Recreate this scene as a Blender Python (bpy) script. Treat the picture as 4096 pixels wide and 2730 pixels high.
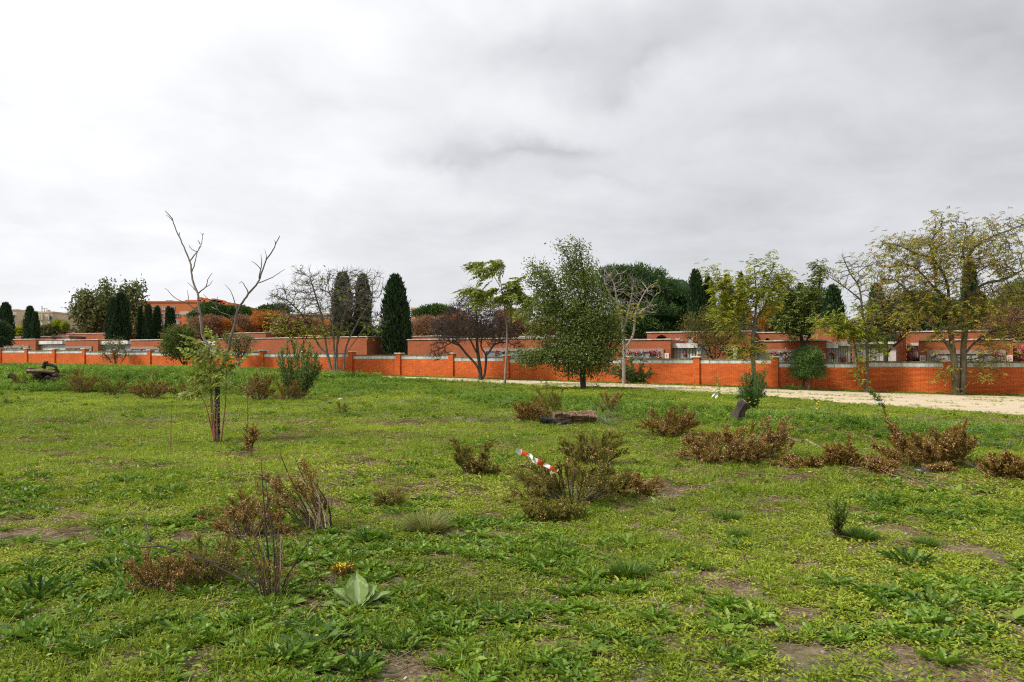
import bpy, math, random
import numpy as np
from mathutils import Vector, Euler, Matrix

for o in list(bpy.data.objects):
    bpy.data.objects.remove(o, do_unlink=True)
SC = bpy.context.scene
COL = SC.collection
rng = np.random.default_rng(11)
R = math.radians

# ---------------------------------------------------------------- camera, sky, sun, exposure
FPX = 3186.0                       # focal length in photograph pixels (28 mm on 36 mm, 4096 wide)
CAMZ = 1.65
TILT = math.atan(80.0 / FPX)
cam_d = bpy.data.cameras.new('camera')
cam_d.lens = 28.0; cam_d.sensor_width = 36.0
cam_d.clip_start = 0.1; cam_d.clip_end = 5000
cam = bpy.data.objects.new('camera', cam_d); COL.objects.link(cam)
cam.location = (0, 0, CAMZ); cam.rotation_euler = (math.pi/2 + TILT, 0, 0)
SC.camera = cam

SUN_DIR = Vector((-0.80, -0.42, 0.95)).normalized()      # towards the sun
SUN_EL = math.asin(SUN_DIR.z); SUN_AZ = math.atan2(SUN_DIR.x, SUN_DIR.y)

def nn(nt, typ, **kw):
    n = nt.nodes.new(typ)
    for k, v in kw.items(): setattr(n, k, v)
    return n

def math_node(nt, op, a, b=None, clamp=False):
    n = nt.nodes.new('ShaderNodeMath'); n.operation = op; n.use_clamp = clamp
    for i, v in enumerate((a, b)):
        if v is None: continue
        if isinstance(v, (int, float)): n.inputs[i].default_value = v
        else: nt.links.new(v, n.inputs[i])
    return n.outputs[0]

def ramp(nt, fac, stops, interp='LINEAR'):
    n = nt.nodes.new('ShaderNodeValToRGB'); n.color_ramp.interpolation = interp
    cr = n.color_ramp
    while len(cr.elements) > 1: cr.elements.remove(cr.elements[-1])
    cr.elements[0].position = stops[0][0]; cr.elements[0].color = tuple(stops[0][1]) + (1,)
    for p, c in stops[1:]:
        e = cr.elements.new(p); e.color = tuple(c) + (1,)
    if fac is not None: nt.links.new(fac, n.inputs[0])
    return n.outputs[0]

def mixc(nt, fac, a, b, blend='MIX'):
    n = nt.nodes.new('ShaderNodeMix'); n.data_type = 'RGBA'; n.blend_type = blend
    for s, v in ((n.inputs[0], fac), (n.inputs[6], a), (n.inputs[7], b)):
        if isinstance(v, (int, float)): s.default_value = v
        elif isinstance(v, tuple): s.default_value = v + (1,) if len(v) == 3 else v
        else: nt.links.new(v, s)
    return n.outputs[2]

def noise(nt, vec, scale, detail=4, rough=0.5, dist=0.0):
    n = nt.nodes.new('ShaderNodeTexNoise')
    n.inputs['Scale'].default_value = scale; n.inputs['Detail'].default_value = detail
    n.inputs['Roughness'].default_value = rough; n.inputs['Distortion'].default_value = dist
    if vec is not None: nt.links.new(vec, n.inputs['Vector'])
    return n.outputs[0]

def build_world():
    w = bpy.data.worlds.new('World'); SC.world = w; w.use_nodes = True
    nt = w.node_tree; nt.nodes.clear()
    out = nn(nt, 'ShaderNodeOutputWorld'); bg = nn(nt, 'ShaderNodeBackground')
    sky = nn(nt, 'ShaderNodeTexSky', sky_type='NISHITA', sun_disc=False)
    sky.sun_elevation = SUN_EL; sky.sun_rotation = SUN_AZ
    clear = mixc(nt, 1.0, sky.outputs[0], (0.09, 0.09, 0.09), 'MULTIPLY')
    tc = nn(nt, 'ShaderNodeTexCoord'); D = tc.outputs['Generated']
    sep = nn(nt, 'ShaderNodeSeparateXYZ'); nt.links.new(D, sep.inputs[0])
    dz = math_node(nt, 'MAXIMUM', sep.outputs[2], 0.0)
    den = math_node(nt, 'ADD', dz, 0.22)
    cx = math_node(nt, 'DIVIDE', sep.outputs[0], den); cy = math_node(nt, 'DIVIDE', sep.outputs[1], den)
    cmb = nn(nt, 'ShaderNodeCombineXYZ'); nt.links.new(cx, cmb.inputs[0]); nt.links.new(cy, cmb.inputs[1])
    n1 = noise(nt, cmb.outputs[0], 0.9, 9, 0.52, 0.5)
    n2 = noise(nt, cmb.outputs[0], 2.6, 9, 0.60, 0.3)
    n3 = noise(nt, D, 3.1, 7, 0.5, 0.6)
    # cloud base brightness
    dot = nn(nt, 'ShaderNodeVectorMath', operation='DOT_PRODUCT'); nt.links.new(D, dot.inputs[0])
    gl = Vector((-0.62, 0.62, 0.46)).normalized(); dot.inputs[1].default_value = gl
    g = math_node(nt, 'MAXIMUM', dot.outputs['Value'], 0.0)
    g = math_node(nt, 'POWER', g, 2.4)
    b = math_node(nt, 'MULTIPLY', g, 0.33)
    b = math_node(nt, 'ADD', b, 0.605)
    t1 = math_node(nt, 'MULTIPLY', math_node(nt, 'SUBTRACT', n1, 0.5), 0.34)
    t2 = math_node(nt, 'MULTIPLY', math_node(nt, 'SUBTRACT', n2, 0.5), 0.26)
    t3 = math_node(nt, 'MULTIPLY', math_node(nt, 'SUBTRACT', n3, 0.5), 0.16)
    b = math_node(nt, 'ADD', b, t1); b = math_node(nt, 'ADD', b, t2); b = math_node(nt, 'ADD', b, t3)
    # horizon is a little dimmer
    hz = math_node(nt, 'SUBTRACT', 1.0, math_node(nt, 'DIVIDE', dz, 0.30), True)
    b = math_node(nt, 'SUBTRACT', b, math_node(nt, 'MULTIPLY', hz, 0.085))
    # darker cloud bellies (direction, half widths, depth)
    warp = nn(nt, 'ShaderNodeTexNoise'); warp.inputs['Scale'].default_value = 5.0; warp.inputs['Detail'].default_value = 7
    nt.links.new(D, warp.inputs['Vector'])
    wv = nn(nt, 'ShaderNodeVectorMath', operation='SUBTRACT'); nt.links.new(warp.outputs[1], wv.inputs[0]); wv.inputs[1].default_value = (.5, .5, .5)
    ws = nn(nt, 'ShaderNodeVectorMath', operation='SCALE'); nt.links.new(wv.outputs[0], ws.inputs[0]); ws.inputs['Scale'].default_value = 0.22
    wd = nn(nt, 'ShaderNodeVectorMath', operation='ADD'); nt.links.new(D, wd.inputs[0]); nt.links.new(ws.outputs[0], wd.inputs[1])
    for (px, py, a, c, amt) in ((2300, 190, 0.20, 0.040, 0.13), (2600, 290, 0.10, 0.022, 0.09), (2050, 590, 0.12, 0.020, 0.13), (2400, 690, 0.12, 0.018, 0.07), (1750, 620, .05, .012, .08), (2250, 560, .06, .012, .07),
                                (1300, 420, 0.22, 0.035, 0.05), (3900, 90, 0.20, 0.04, 0.08), (3300, 560, 0.16, 0.03, 0.05), (2000, 900, .5, .03, .04)):
        d0 = Vector(((px-2048)/FPX, 1.0, (1445-py)/FPX)).normalized()
        s = nn(nt, 'ShaderNodeVectorMath', operation='SUBTRACT'); nt.links.new(wd.outputs[0], s.inputs[0]); s.inputs[1].default_value = d0
        m = nn(nt, 'ShaderNodeVectorMath', operation='MULTIPLY'); nt.links.new(s.outputs[0], m.inputs[0]); m.inputs[1].default_value = (1/a, 1.0, 1/c)
        l = nn(nt, 'ShaderNodeVectorMath', operation='LENGTH'); nt.links.new(m.outputs[0], l.inputs[0])
        f = math_node(nt, 'SUBTRACT', 1.0, math_node(nt, 'MULTIPLY', l.outputs['Value'], 0.55), True)
        f = math_node(nt, 'MULTIPLY', math_node(nt, 'MULTIPLY', f, f), amt*1.5)
        b = math_node(nt, 'SUBTRACT', b, f)
    b = math_node(nt, 'MAXIMUM', b, 0.30)
    b = math_node(nt, 'MINIMUM', b, 0.97)
    cc = ramp(nt, b, [(0.0, (0.0, 0.0, 0.0)), (0.6, (0.585, 0.590, 0.612)), (0.8, (0.785, 0.787, 0.808)), (1.0, (1.0, 1.0, 1.0))])
    col = mixc(nt, 0.93, clear, cc)
    nt.links.new(col, bg.inputs[0]); bg.inputs[1].default_value = 0.485
    nt.links.new(bg.outputs[0], out.inputs[0])
build_world()

sd = bpy.data.lights.new('sun', 'SUN'); sd.energy = 1.5; sd.angle = R(11); sd.color = (1.0, 0.95, 0.87)
sun = bpy.data.objects.new('sun', sd); COL.objects.link(sun)
sun.rotation_euler = SUN_DIR.to_track_quat('Z', 'Y').to_euler()
SC.view_settings.view_transform = 'Standard'; SC.view_settings.look = 'None'
SC.view_settings.gamma = 1.0; SC.view_settings.use_curve_mapping = False
SC.view_settings.exposure = 1.35
SC.render.engine = 'CYCLES'
SC.cycles.max_bounces = 6; SC.cycles.diffuse_bounces = 3; SC.cycles.transmission_bounces = 3
SC.cycles.filter_width = 1.15
SC.cycles.use_denoising = False
SC.cycles.denoiser = 'OPENIMAGEDENOISE'

# ---------------------------------------------------------------- pixel <-> place helpers
def ray(px, py):
    u = (px - 2048.0)/FPX; v = (1365.0 - py)/FPX
    c, s = math.cos(TILT), math.sin(TILT)
    return np.array([u, c - v*s, s + v*c])
def at(px, py, Y):
    d = ray(px, py); t = Y/d[1]
    return np.array([d[0]*t, Y, CAMZ + d[2]*t])

# frame of the long cemetery wall: s along it (to the right), e behind it, z up
WA = np.array([-50.3, 78.3]); WT = np.array([0.898, -0.44]); WT = WT/np.linalg.norm(WT); WN = np.array([-WT[1], WT[0]])  # WN points away from the camera
WANG = math.atan2(WT[1], WT[0])
def W(s, e, z=0.0):
    return np.array([WA[0] + WT[0]*s + WN[0]*e, WA[1] + WT[1]*s + WN[1]*e, z])
def wsol(px, e):
    """s and depth where the sight line through column px meets the plane e behind the wall"""
    u = (px - 2048.0)/FPX/ math.cos(TILT)
    # WA + WT s + WN e = (u Y, Y)
    a = WA + WN*e
    s = (u*a[1] - a[0])/(WT[0] - u*WT[1]); Y = a[1] + WT[1]*s
    return s, Y
def zpix(px, py, Y): return at(px, py, Y)[2]

# ---------------------------------------------------------------- ground shape
_NT = np.random.default_rng(5).random((8, 256, 256))
def vn(x, y, scale, seed=0):
    x = np.asarray(x, float)/scale + 57.3; y = np.asarray(y, float)/scale + 91.7
    xi = np.floor(x).astype(int); yi = np.floor(y).astype(int); fx = x - xi; fy = y - yi
    fx = fx*fx*(3-2*fx); fy = fy*fy*(3-2*fy); T = _NT[seed % 8]
    a = T[xi & 255, yi & 255]; b = T[(xi+1) & 255, yi & 255]; c = T[xi & 255, (yi+1) & 255]; d = T[(xi+1) & 255, (yi+1) & 255]
    return (a*(1-fx)+b*fx)*(1-fy) + (c*(1-fx)+d*fx)*fy
def sd_(x, y):
    """s, d (distance in front of the wall)"""
    dx = np.asarray(x, float) - WA[0]; dy = np.asarray(y, float) - WA[1]
    return dx*WT[0] + dy*WT[1], -(dx*WN[0] + dy*WN[1])
def sst(a, b, v):
    t = np.clip((v-a)/(b-a), 0, 1); return t*t*(3-2*t)
# wall foot height along s, from the photograph
_ws = []; _wz = []
for px, py in ((-300, 1463), (0, 1466), (600, 1475), (1000, 1484), (1410, 1497), (1604, 1506), (1815, 1511), (2035, 1518), (2533, 1534), (2800, 1542), (3125, 1553), (3450, 1567), (3800, 1576), (4096, 1583), (4500, 1596)):
    s, Y = wsol(px, 0); _ws.append(s); _wz.append(zpix(px, py, Y))
def zwall(s): return np.interp(s, _ws, _wz)
RIDGE = [(-9, 39.5, .0), (-3, 36, .06), (0, 31, .12), (2.6, 25.5, .24), (4.5, 21.8, .30), (6.7, 18.4, .26), (9.5, 16.2, .18), (13, 15.0, .14), (20, 14, .05)]
def ridge_d(x, y):
    x = np.asarray(x, float); y = np.asarray(y, float)
    best = np.full(np.broadcast(x, y).shape, 1e9); hb = np.zeros_like(best)
    for (x0, y0, h0), (x1, y1, h1) in zip(RIDGE[:-1], RIDGE[1:]):
        L2 = (x1-x0)**2 + (y1-y0)**2
        t = np.clip(((x-x0)*(x1-x0) + (y-y0)*(y1-y0))/L2, 0, 1)
        d = np.hypot(x-(x0+t*(x1-x0)), y-(y0+t*(y1-y0)))
        m = d < best; best = np.where(m, d, best); hb = np.where(m, h0+(h1-h0)*t, hb)
    return best, hb
def G(x, y):
    x = np.asarray(x, float); y = np.asarray(y, float)
    s, d = sd_(x, y)
    zw = zwall(s)
    left = sst(62, 48, s)                                  # 1 along the high left bank
    near = 21*left + 30*(1-left); far = 15.5*left + 2*(1-left)
    t = np.clip((near-d)/(near-far), 0, 1); t = t*t*(3-2*t)
    bank = np.where(d < 0, zw, zw*t)
    rd, rh = ridge_d(x, y)
    r = rh*np.exp(-(rd/1.9)**2)
    bumps = (vn(x, y, 3.3, 1)-.5)*.07 + (vn(x, y, 1.1, 2)-.5)*.035 + (vn(x, y, .37, 3)-.5)*.014
    pathy = sst(-1, 1, edge(s) - d)
    return bank + r + bumps*(1-.8*pathy)
def edge(s):
    return np.interp(s, [20, 50, 59, 67, 73, 78.7, 83, 90, 110], [6, 6.5, 7.3, 8.2, 11, 15, 20, 27, 40])
def gz(x, y): return float(G(x, y))
def on_ground(px, py):
    d = ray(px, py); t = 2.5
    prev = None
    while t < 120:
        p = np.array([0, 0, CAMZ]) + d*t
        h = p[2] - gz(p[0], p[1])
        if h <= 0:
            if prev is not None:
                t0, h0 = prev; t = t0 + (t-t0)*h0/(h0-h)
                p = np.array([0, 0, CAMZ]) + d*t
            p[2] = gz(p[0], p[1]); return p
        prev = (t, h); t += max(.05, t*.01)
    p = np.array([0, 0, CAMZ]) + d*45; p[2] = gz(p[0], p[1]); return p

# ---------------------------------------------------------------- mesh helpers
def mk_mesh(name, V, Fs, tint=None, smooth=False, mat=None, col=None):
    """V (n,3); Fs list of int arrays (m,k); tint: per-face floats in the order of Fs"""
    V = np.asarray(V, np.float32).reshape(-1, 3)
    me = bpy.data.meshes.new(name)
    Fs = [np.asarray(f, np.int32) for f in Fs if len(f)]
    nl = sum(f.size for f in Fs); nf = sum(len(f) for f in Fs)
    me.vertices.add(len(V)); me.vertices.foreach_set('co', V.ravel())
    me.loops.add(nl); me.polygons.add(nf)
    me.loops.foreach_set('vertex_index', np.concatenate([f.ravel() for f in Fs]) if Fs else np.zeros(0, np.int32))
    tot = np.concatenate([np.full(len(f), f.shape[1]) for f in Fs]) if Fs else np.zeros(0, int)
    st = np.concatenate([[0], np.cumsum(tot)[:-1]])
    me.polygons.foreach_set('loop_start', st.astype(np.int32)); me.polygons.foreach_set('loop_total', tot.astype(np.int32))
    me.polygons.foreach_set('use_smooth', np.full(nf, bool(smooth)))
    me.update(calc_edges=True)
    if tint is not None:
        a = me.attributes.new('tint', 'FLOAT', 'FACE'); a.data.foreach_set('value', np.asarray(tint, np.float32))
    if mat: me.materials.append(mat)
    return me

class Geo:
    def __init__(s): s.V = []; s.F = {}; s.T = {}; s.n = 0
    def add(s, V, F, tint=None):
        V = np.asarray(V, float).reshape(-1, 3); F = np.asarray(F, int)
        if not len(F): return
        k = F.shape[1]
        s.V.append(V); s.F.setdefault(k, []).append(F + s.n)
        if tint is None: tint = np.full(len(F), .5)
        elif np.isscalar(tint): tint = np.full(len(F), float(tint))
        s.T.setdefault(k, []).append(tint); s.n += len(V)
    def box(s, fn, a0, a1, b0, b1, z0, z1, tint=None):
        """box in a frame function fn(a, b, z)"""
        V = [fn(a, b, z) for a in (a0, a1) for b in (b0, b1) for z in (z0, z1)]
        F = [(0, 1, 3, 2), (4, 6, 7, 5), (0, 4, 5, 1), (2, 3, 7, 6), (0, 2, 6, 4), (1, 5, 7, 3)]
        s.add(V, F, tint)
    def poly(s, pts, tint=None): s.add(pts, [tuple(range(len(pts)))], tint)
    def mesh(s, name, mat, org=(0, 0, 0), smooth=False):
        V = np.concatenate(s.V) - np.asarray(org) if s.V else np.zeros((0, 3))
        ks = sorted(s.F); Fs = [np.concatenate(s.F[k]) for k in ks]
        T = np.concatenate([np.concatenate(s.T[k]) for k in ks]) if ks else None
        return mk_mesh(name, V, Fs, T, smooth, mat)

def thing(name, label, cat, loc=(0, 0, 0), group=None, rz=0.0):
    o = bpy.data.objects.new(name, None); COL.objects.link(o)
    o.location = tuple(float(v) for v in loc); o.rotation_euler = (0, 0, rz); o.empty_display_size = .2
    o['label'] = label; o['category'] = cat
    if group: o['group'] = group
    return o
def part(name, geo, mat, parent=None, smooth=False, kind=None, label=None, org=None):
    if org is None: org = tuple(parent.location) if parent and parent.parent is None else (0, 0, 0)
    if parent is not None and parent.parent is not None:
        org = tuple(parent.parent.location)
    me = geo.mesh(name, mat, org, smooth)
    o = bpy.data.objects.new(name, me); COL.objects.link(o)
    if parent is not None: o.parent = parent
    if kind: o['kind'] = kind
    if label: o['label'] = label
    return o
def solo(name, geo, mat, label, cat, loc, group=None, smooth=False):
    me = geo.mesh(name, mat, loc, smooth)
    o = bpy.data.objects.new(name, me); COL.objects.link(o); o.location = tuple(float(v) for v in loc)
    o['label'] = label; o['category'] = cat
    if group: o['group'] = group
    return o
def struct(name, geo, mat, smooth=False, kind='structure'):
    me = geo.mesh(name, mat, (0, 0, 0), smooth)
    o = bpy.data.objects.new(name, me); COL.objects.link(o); o['kind'] = kind
    return o

def unit(v):
    v = np.asarray(v, float); n = np.linalg.norm(v, axis=-1, keepdims=True); return v/np.maximum(n, 1e-9)
LEAF4 = (np.array([(0, 0, 0), (.5, .45, .10), (0, 1, 0), (-.5, .45, .10)]), np.array([(0, 1, 2, 3)]))
LEAF6 = (np.array([(0, 0, 0), (.42, .28, .12), (.40, .68, .10), (0, 1, -.08), (-.40, .68, .10), (-.42, .28, .12), (0, .5, 0.0)]),
         np.array([(0, 1, 2, 6), (6, 2, 3, 3), (0, 6, 4, 5), (6, 3, 3, 4)]))
BLADE = (np.array([(-.5, 0, 0), (.5, 0, 0), (.42, .5, .08), (-.42, .5, .08), (0, 1, -.12)]), np.array([(0, 1, 2, 3)]), np.array([(3, 2, 4)]))
LEAF5 = (np.array([(0, 0, 0), (.45, .35, .10), (.3, .8, .03), (0, 1, -.05), (-.3, .8, .03), (-.45, .35, .10)]), np.array([(0, 1, 2, 3), (0, 3, 4, 5)]))
BUD = (np.array([(0, 0, 0), (.5, .5, 0), (0, .5, .5), (-.5, .5, 0), (0, .5, -.5), (0, 1, 0)]),
       np.array([(0, 1, 2), (0, 2, 3), (0, 3, 4), (0, 4, 1), (5, 2, 1), (5, 3, 2), (5, 4, 3), (5, 1, 4)]))
def place(geo, tmpl, pos, dirs, nrm, ln, wd, tint):
    """vectorised leaves"""
    n = len(pos)
    if n == 0: return
    y = unit(dirs); x = unit(np.cross(y, nrm)); z = np.cross(x, y)
    T = tmpl[0]; ln = np.broadcast_to(ln, n)[:, None]; wd = np.broadcast_to(wd, n)[:, None]
    V = (pos[:, None, :] + x[:, None, :]*(T[None, :, 0:1]*wd[:, :, None]) + y[:, None, :]*(T[None, :, 1:2]*ln[:, :, None])
         + z[:, None, :]*(T[None, :, 2:3]*ln[:, :, None]))
    k = len(T); off = (np.arange(n)*k)[:, None, None]
    tint = np.broadcast_to(tint, n)
    first = True
    Vf = V.reshape(-1, 3)
    for F in tmpl[1:]:
        FF = (F[None] + off).reshape(-1, F.shape[1])
        if first: geo.add(Vf, FF, np.repeat(tint, len(F))); base = geo.n - len(Vf); first = False
        else:
            geo.F.setdefault(F.shape[1], []).append(FF + base); geo.T.setdefault(F.shape[1], []).append(np.repeat(tint, len(F)))
def rdir(n, r=None):
    r = r or rng
    v = r.normal(size=(n, 3)); return unit(v)

def rings(P, Dv, rad, K, ph=0.0):
    """K-gons around points"""
    D = unit(Dv); ref = np.where(np.abs(D[:, 2:3]) < .9, np.array([[0, 0, 1.]]), np.array([[1., 0, 0]]))
    X = unit(np.cross(D, ref)); Y = np.cross(D, X)
    a = np.arange(K)*2*math.pi/K + ph
    return P[:, None] + rad[:, None, None]*(X[:, None]*np.cos(a)[None, :, None] + Y[:, None]*np.sin(a)[None, :, None])
def edges_tubes(geo, A, B, DA, DB, ra, rb, K, tint=.5):
    n = len(A)
    if n == 0: return
    # use one frame for both ends so that the tube does not twist
    D = unit(DB); ref = np.where(np.abs(D[:, 2:3]) < .9, np.array([[0, 0, 1.]]), np.array([[1., 0, 0]]))
    def ring(P, Dv, rad):
        Dn = unit(Dv); X = unit(np.cross(Dn, ref)); Y = np.cross(Dn, X); a = np.arange(K)*2*math.pi/K
        return P[:, None] + rad[:, None, None]*(X[:, None]*np.cos(a)[None, :, None] + Y[:, None]*np.sin(a)[None, :, None])
    V = np.concatenate([ring(A, DA, ra), ring(B, DB, rb)], axis=1).reshape(-1, 3)
    i = np.arange(K); F = np.stack([i, (i+1) % K, (i+1) % K + K, i + K], 1)
    FF = (F[None] + (np.arange(n)*2*K)[:, None, None]).reshape(-1, 4)
    geo.add(V, FF, np.repeat(np.broadcast_to(tint, n), K))
def tube(geo, pts, rad, K=6, tint=.5, cap=True):
    pts = np.asarray(pts, float); n = len(pts); rad = np.broadcast_to(rad, n).astype(float)
    D = np.gradient(pts, axis=0); D = unit(D)
    ref = np.array([0, 0, 1.]) if abs(D[:, 2]).mean() < .8 else np.array([1., 0, 0])
    X = unit(np.cross(D, ref)); Y = np.cross(D, X); a = np.arange(K)*2*math.pi/K
    V = (pts[:, None] + rad[:, None, None]*(X[:, None]*np.cos(a)[None, :, None] + Y[:, None]*np.sin(a)[None, :, None])).reshape(-1, 3)
    F = [(j*K+i, j*K+(i+1) % K, (j+1)*K+(i+1) % K, (j+1)*K+i) for j in range(n-1) for i in range(K)]
    V = np.concatenate([V, pts[:1], pts[-1:]]); b = n*K
    geo.add(V, F, tint)
    if cap:
        T3 = [(b, (i+1) % K, i) for i in range(K)] + [(b+1, (n-1)*K+i, (n-1)*K+(i+1) % K) for i in range(K)]
        geo.F.setdefault(3, []).append(np.array(T3) + geo.n - len(V)); geo.T.setdefault(3, []).append(np.full(len(T3), float(tint)))
def smooth_poly(pts, step):
    """Catmull-Rom resampling"""
    pts = np.asarray(pts, float)
    if len(pts) < 3:
        n = max(2, int(np.linalg.norm(pts[-1]-pts[0])/step)+1)
        t = np.linspace(0, 1, n)[:, None]; return pts[0]*(1-t) + pts[-1]*t
    P = np.concatenate([2*pts[:1]-pts[1:2], pts, 2*pts[-1:]-pts[-2:-1]]); out = []
    for i in range(1, len(P)-2):
        n = max(1, int(round(np.linalg.norm(P[i+1]-P[i])/step)))
        for t in np.arange(n)/n:
            a, b, c, d = P[i-1], P[i], P[i+1], P[i+2]
            out.append(.5*((2*b) + (c-a)*t + (2*a-5*b+4*c-d)*t*t + (3*b-a-3*c+d)*t**3))
    out.append(P[-2]); return np.array(out)

# ---------------------------------------------------------------- materials
def new_mat(name):
    m = bpy.data.materials.new(name); m.use_nodes = True; nt = m.node_tree; nt.nodes.clear()
    out = nn(nt, 'ShaderNodeOutputMaterial'); b = nn(nt, 'ShaderNodeBsdfPrincipled')
    nt.links.new(b.outputs[0], out.inputs[0]); return m, nt, b, out
def posn(nt): return nn(nt, 'ShaderNodeNewGeometry').outputs['Position']
def objc(nt): return nn(nt, 'ShaderNodeTexCoord').outputs['Object']
def bump(nt, b, h, strength=.4, dist=.02):
    n = nn(nt, 'ShaderNodeBump'); n.inputs['Strength'].default_value = strength; n.inputs['Distance'].default_value = dist
    nt.links.new(h, n.inputs['Height']); nt.links.new(n.outputs[0], b.inputs['Normal'])

def leaf_mat(name, cols, transl=.3, rough=.5, inst=False, patch=None, spec=.3):
    m, nt, b, out = new_mat(name)
    at_ = nn(nt, 'ShaderNodeAttribute', attribute_name='tint'); t = at_.outputs['Fac']
    if inst:
        ai = nn(nt, 'ShaderNodeAttribute', attribute_name='itint', attribute_type='INSTANCER')
        t = math_node(nt, 'ADD', math_node(nt, 'MULTIPLY', t, .45), math_node(nt, 'MULTIPLY', ai.outputs['Fac'], .55))
    c = ramp(nt, t, [(i/(len(cols)-1), k) for i, k in enumerate(cols)])
    if patch:
        n = noise(nt, posn(nt), patch[0], 3); f = ramp(nt, n, [(.40, (0, 0, 0)), (.62, (1, 1, 1))])
        c = mixc(nt, math_node(nt, 'MULTIPLY', f, patch[2]), c, patch[1])
    nt.links.new(c, b.inputs['Base Color']); b.inputs['Roughness'].default_value = rough
    b.inputs['Specular IOR Level'].default_value = spec
    if transl > 0:
        tr = nn(nt, 'ShaderNodeBsdfTranslucent'); mx = nn(nt, 'ShaderNodeMixShader')
        tc = mixc(nt, 1.0, c, (1.25, 1.3, .8), 'MULTIPLY')
        nt.links.new(tc, tr.inputs[0]); mx.inputs[0].default_value = transl
        nt.links.new(b.outputs[0], mx.inputs[1]); nt.links.new(tr.outputs[0], mx.inputs[2]); nt.links.new(mx.outputs[0], out.inputs[0])
    return m
def bark_mat(name, c1, c2, scale=9, rough=.9, spots=None):
    m, nt, b, out = new_mat(name)
    mp = nn(nt, 'ShaderNodeMapping'); mp.inputs['Scale'].default_value = (1, 1, .3)
    nt.links.new(posn(nt), mp.inputs[0])
    n = noise(nt, mp.outputs[0], scale, 6, .65)
    c = ramp(nt, n, [(.3, c1), (.68, c2)])
    if spots:
        n2 = noise(nt, posn(nt), spots[0], 5, .6); f = ramp(nt, n2, [(.55, (0, 0, 0)), (.62, (1, 1, 1))])
        c = mixc(nt, f, c, spots[1])
    nt.links.new(c, b.inputs['Base Color']); b.inputs['Roughness'].default_value = rough
    bump(nt, b, n, .7, .02); return m
def plain(name, c1, c2=None, scale=6, rough=.8, bstr=.3, bdist=.01, detail=6):
    m, nt, b, out = new_mat(name); n = noise(nt, posn(nt), scale, detail, .6)
    nt.links.new(ramp(nt, n, [(.32, c1), (.68, c2 or c1)]), b.inputs['Base Color']); b.inputs['Roughness'].default_value = rough
    if bstr: bump(nt, b, n, bstr, bdist)
    return m
def tinted(name, cols, rough=.85, scale=12, amt=.35, dark=(.1, .1, .1), streak=False):
    """piece-by-piece colour plus grime"""
    m, nt, b, out = new_mat(name)
    a = nn(nt, 'ShaderNodeAttribute', attribute_name='tint')
    c = ramp(nt, a.outputs['Fac'], [(i/(len(cols)-1), k) for i, k in enumerate(cols)])
    v = posn(nt)
    if streak:
        mp = nn(nt, 'ShaderNodeMapping'); mp.inputs['Scale'].default_value = (1, 1, .12); nt.links.new(v, mp.inputs[0]); v = mp.outputs[0]
    n = noise(nt, v, scale, 7, .65)
    f = math_node(nt, 'MULTIPLY', ramp(nt, n, [(.42, (0, 0, 0)), (.72, (1, 1, 1))]), amt)
    nt.links.new(mixc(nt, f, c, dark), b.inputs['Base Color']); b.inputs['Roughness'].default_value = rough
    bump(nt, b, n, .3, .01); return m

def brick_mat(name, ca, cb, mortar, scale=1.0, wear=None):
    m, nt, b, out = new_mat(name)
    vr = nn(nt, 'ShaderNodeVectorRotate', rotation_type='Z_AXIS'); vr.inputs['Angle'].default_value = -WANG
    nt.links.new(posn(nt), vr.inputs['Vector'])
    sp = nn(nt, 'ShaderNodeSeparateXYZ'); nt.links.new(vr.outputs[0], sp.inputs[0])
    cm = nn(nt, 'ShaderNodeCombineXYZ'); nt.links.new(math_node(nt, 'ADD', sp.outputs[0], sp.outputs[1]), cm.inputs[0]); nt.links.new(sp.outputs[2], cm.inputs[1])
    br = nn(nt, 'ShaderNodeTexBrick'); nt.links.new(cm.outputs[0], br.inputs['Vector'])
    br.inputs['Color1'].default_value = ca + (1,); br.inputs['Color2'].default_value = cb + (1,); br.inputs['Mortar'].default_value = mortar + (1,)
    br.inputs['Scale'].default_value = 1.0; br.inputs['Mortar Size'].default_value = .011*scale; br.inputs['Brick Width'].default_value = .25*scale
    br.inputs['Row Height'].default_value = .07*scale; br.inputs['Mortar Smooth'].default_value = .2
    n = noise(nt, posn(nt), .9, 7, .6)
    c = mixc(nt, math_node(nt, 'MULTIPLY', ramp(nt, n, [(.35, (0, 0, 0)), (.75, (1, 1, 1))]), .55), br.outputs[0], wear or (.16, .06, .035))
    n2 = noise(nt, posn(nt), 7, 5, .6)
    c = mixc(nt, math_node(nt, 'MULTIPLY', n2, .3), c, cb)
    nt.links.new(c, b.inputs['Base Color']); b.inputs['Roughness'].default_value = .9
    h = math_node(nt, 'SUBTRACT', 1.0, br.outputs['Fac']); bump(nt, b, h, .6, .01)
    return m

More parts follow.
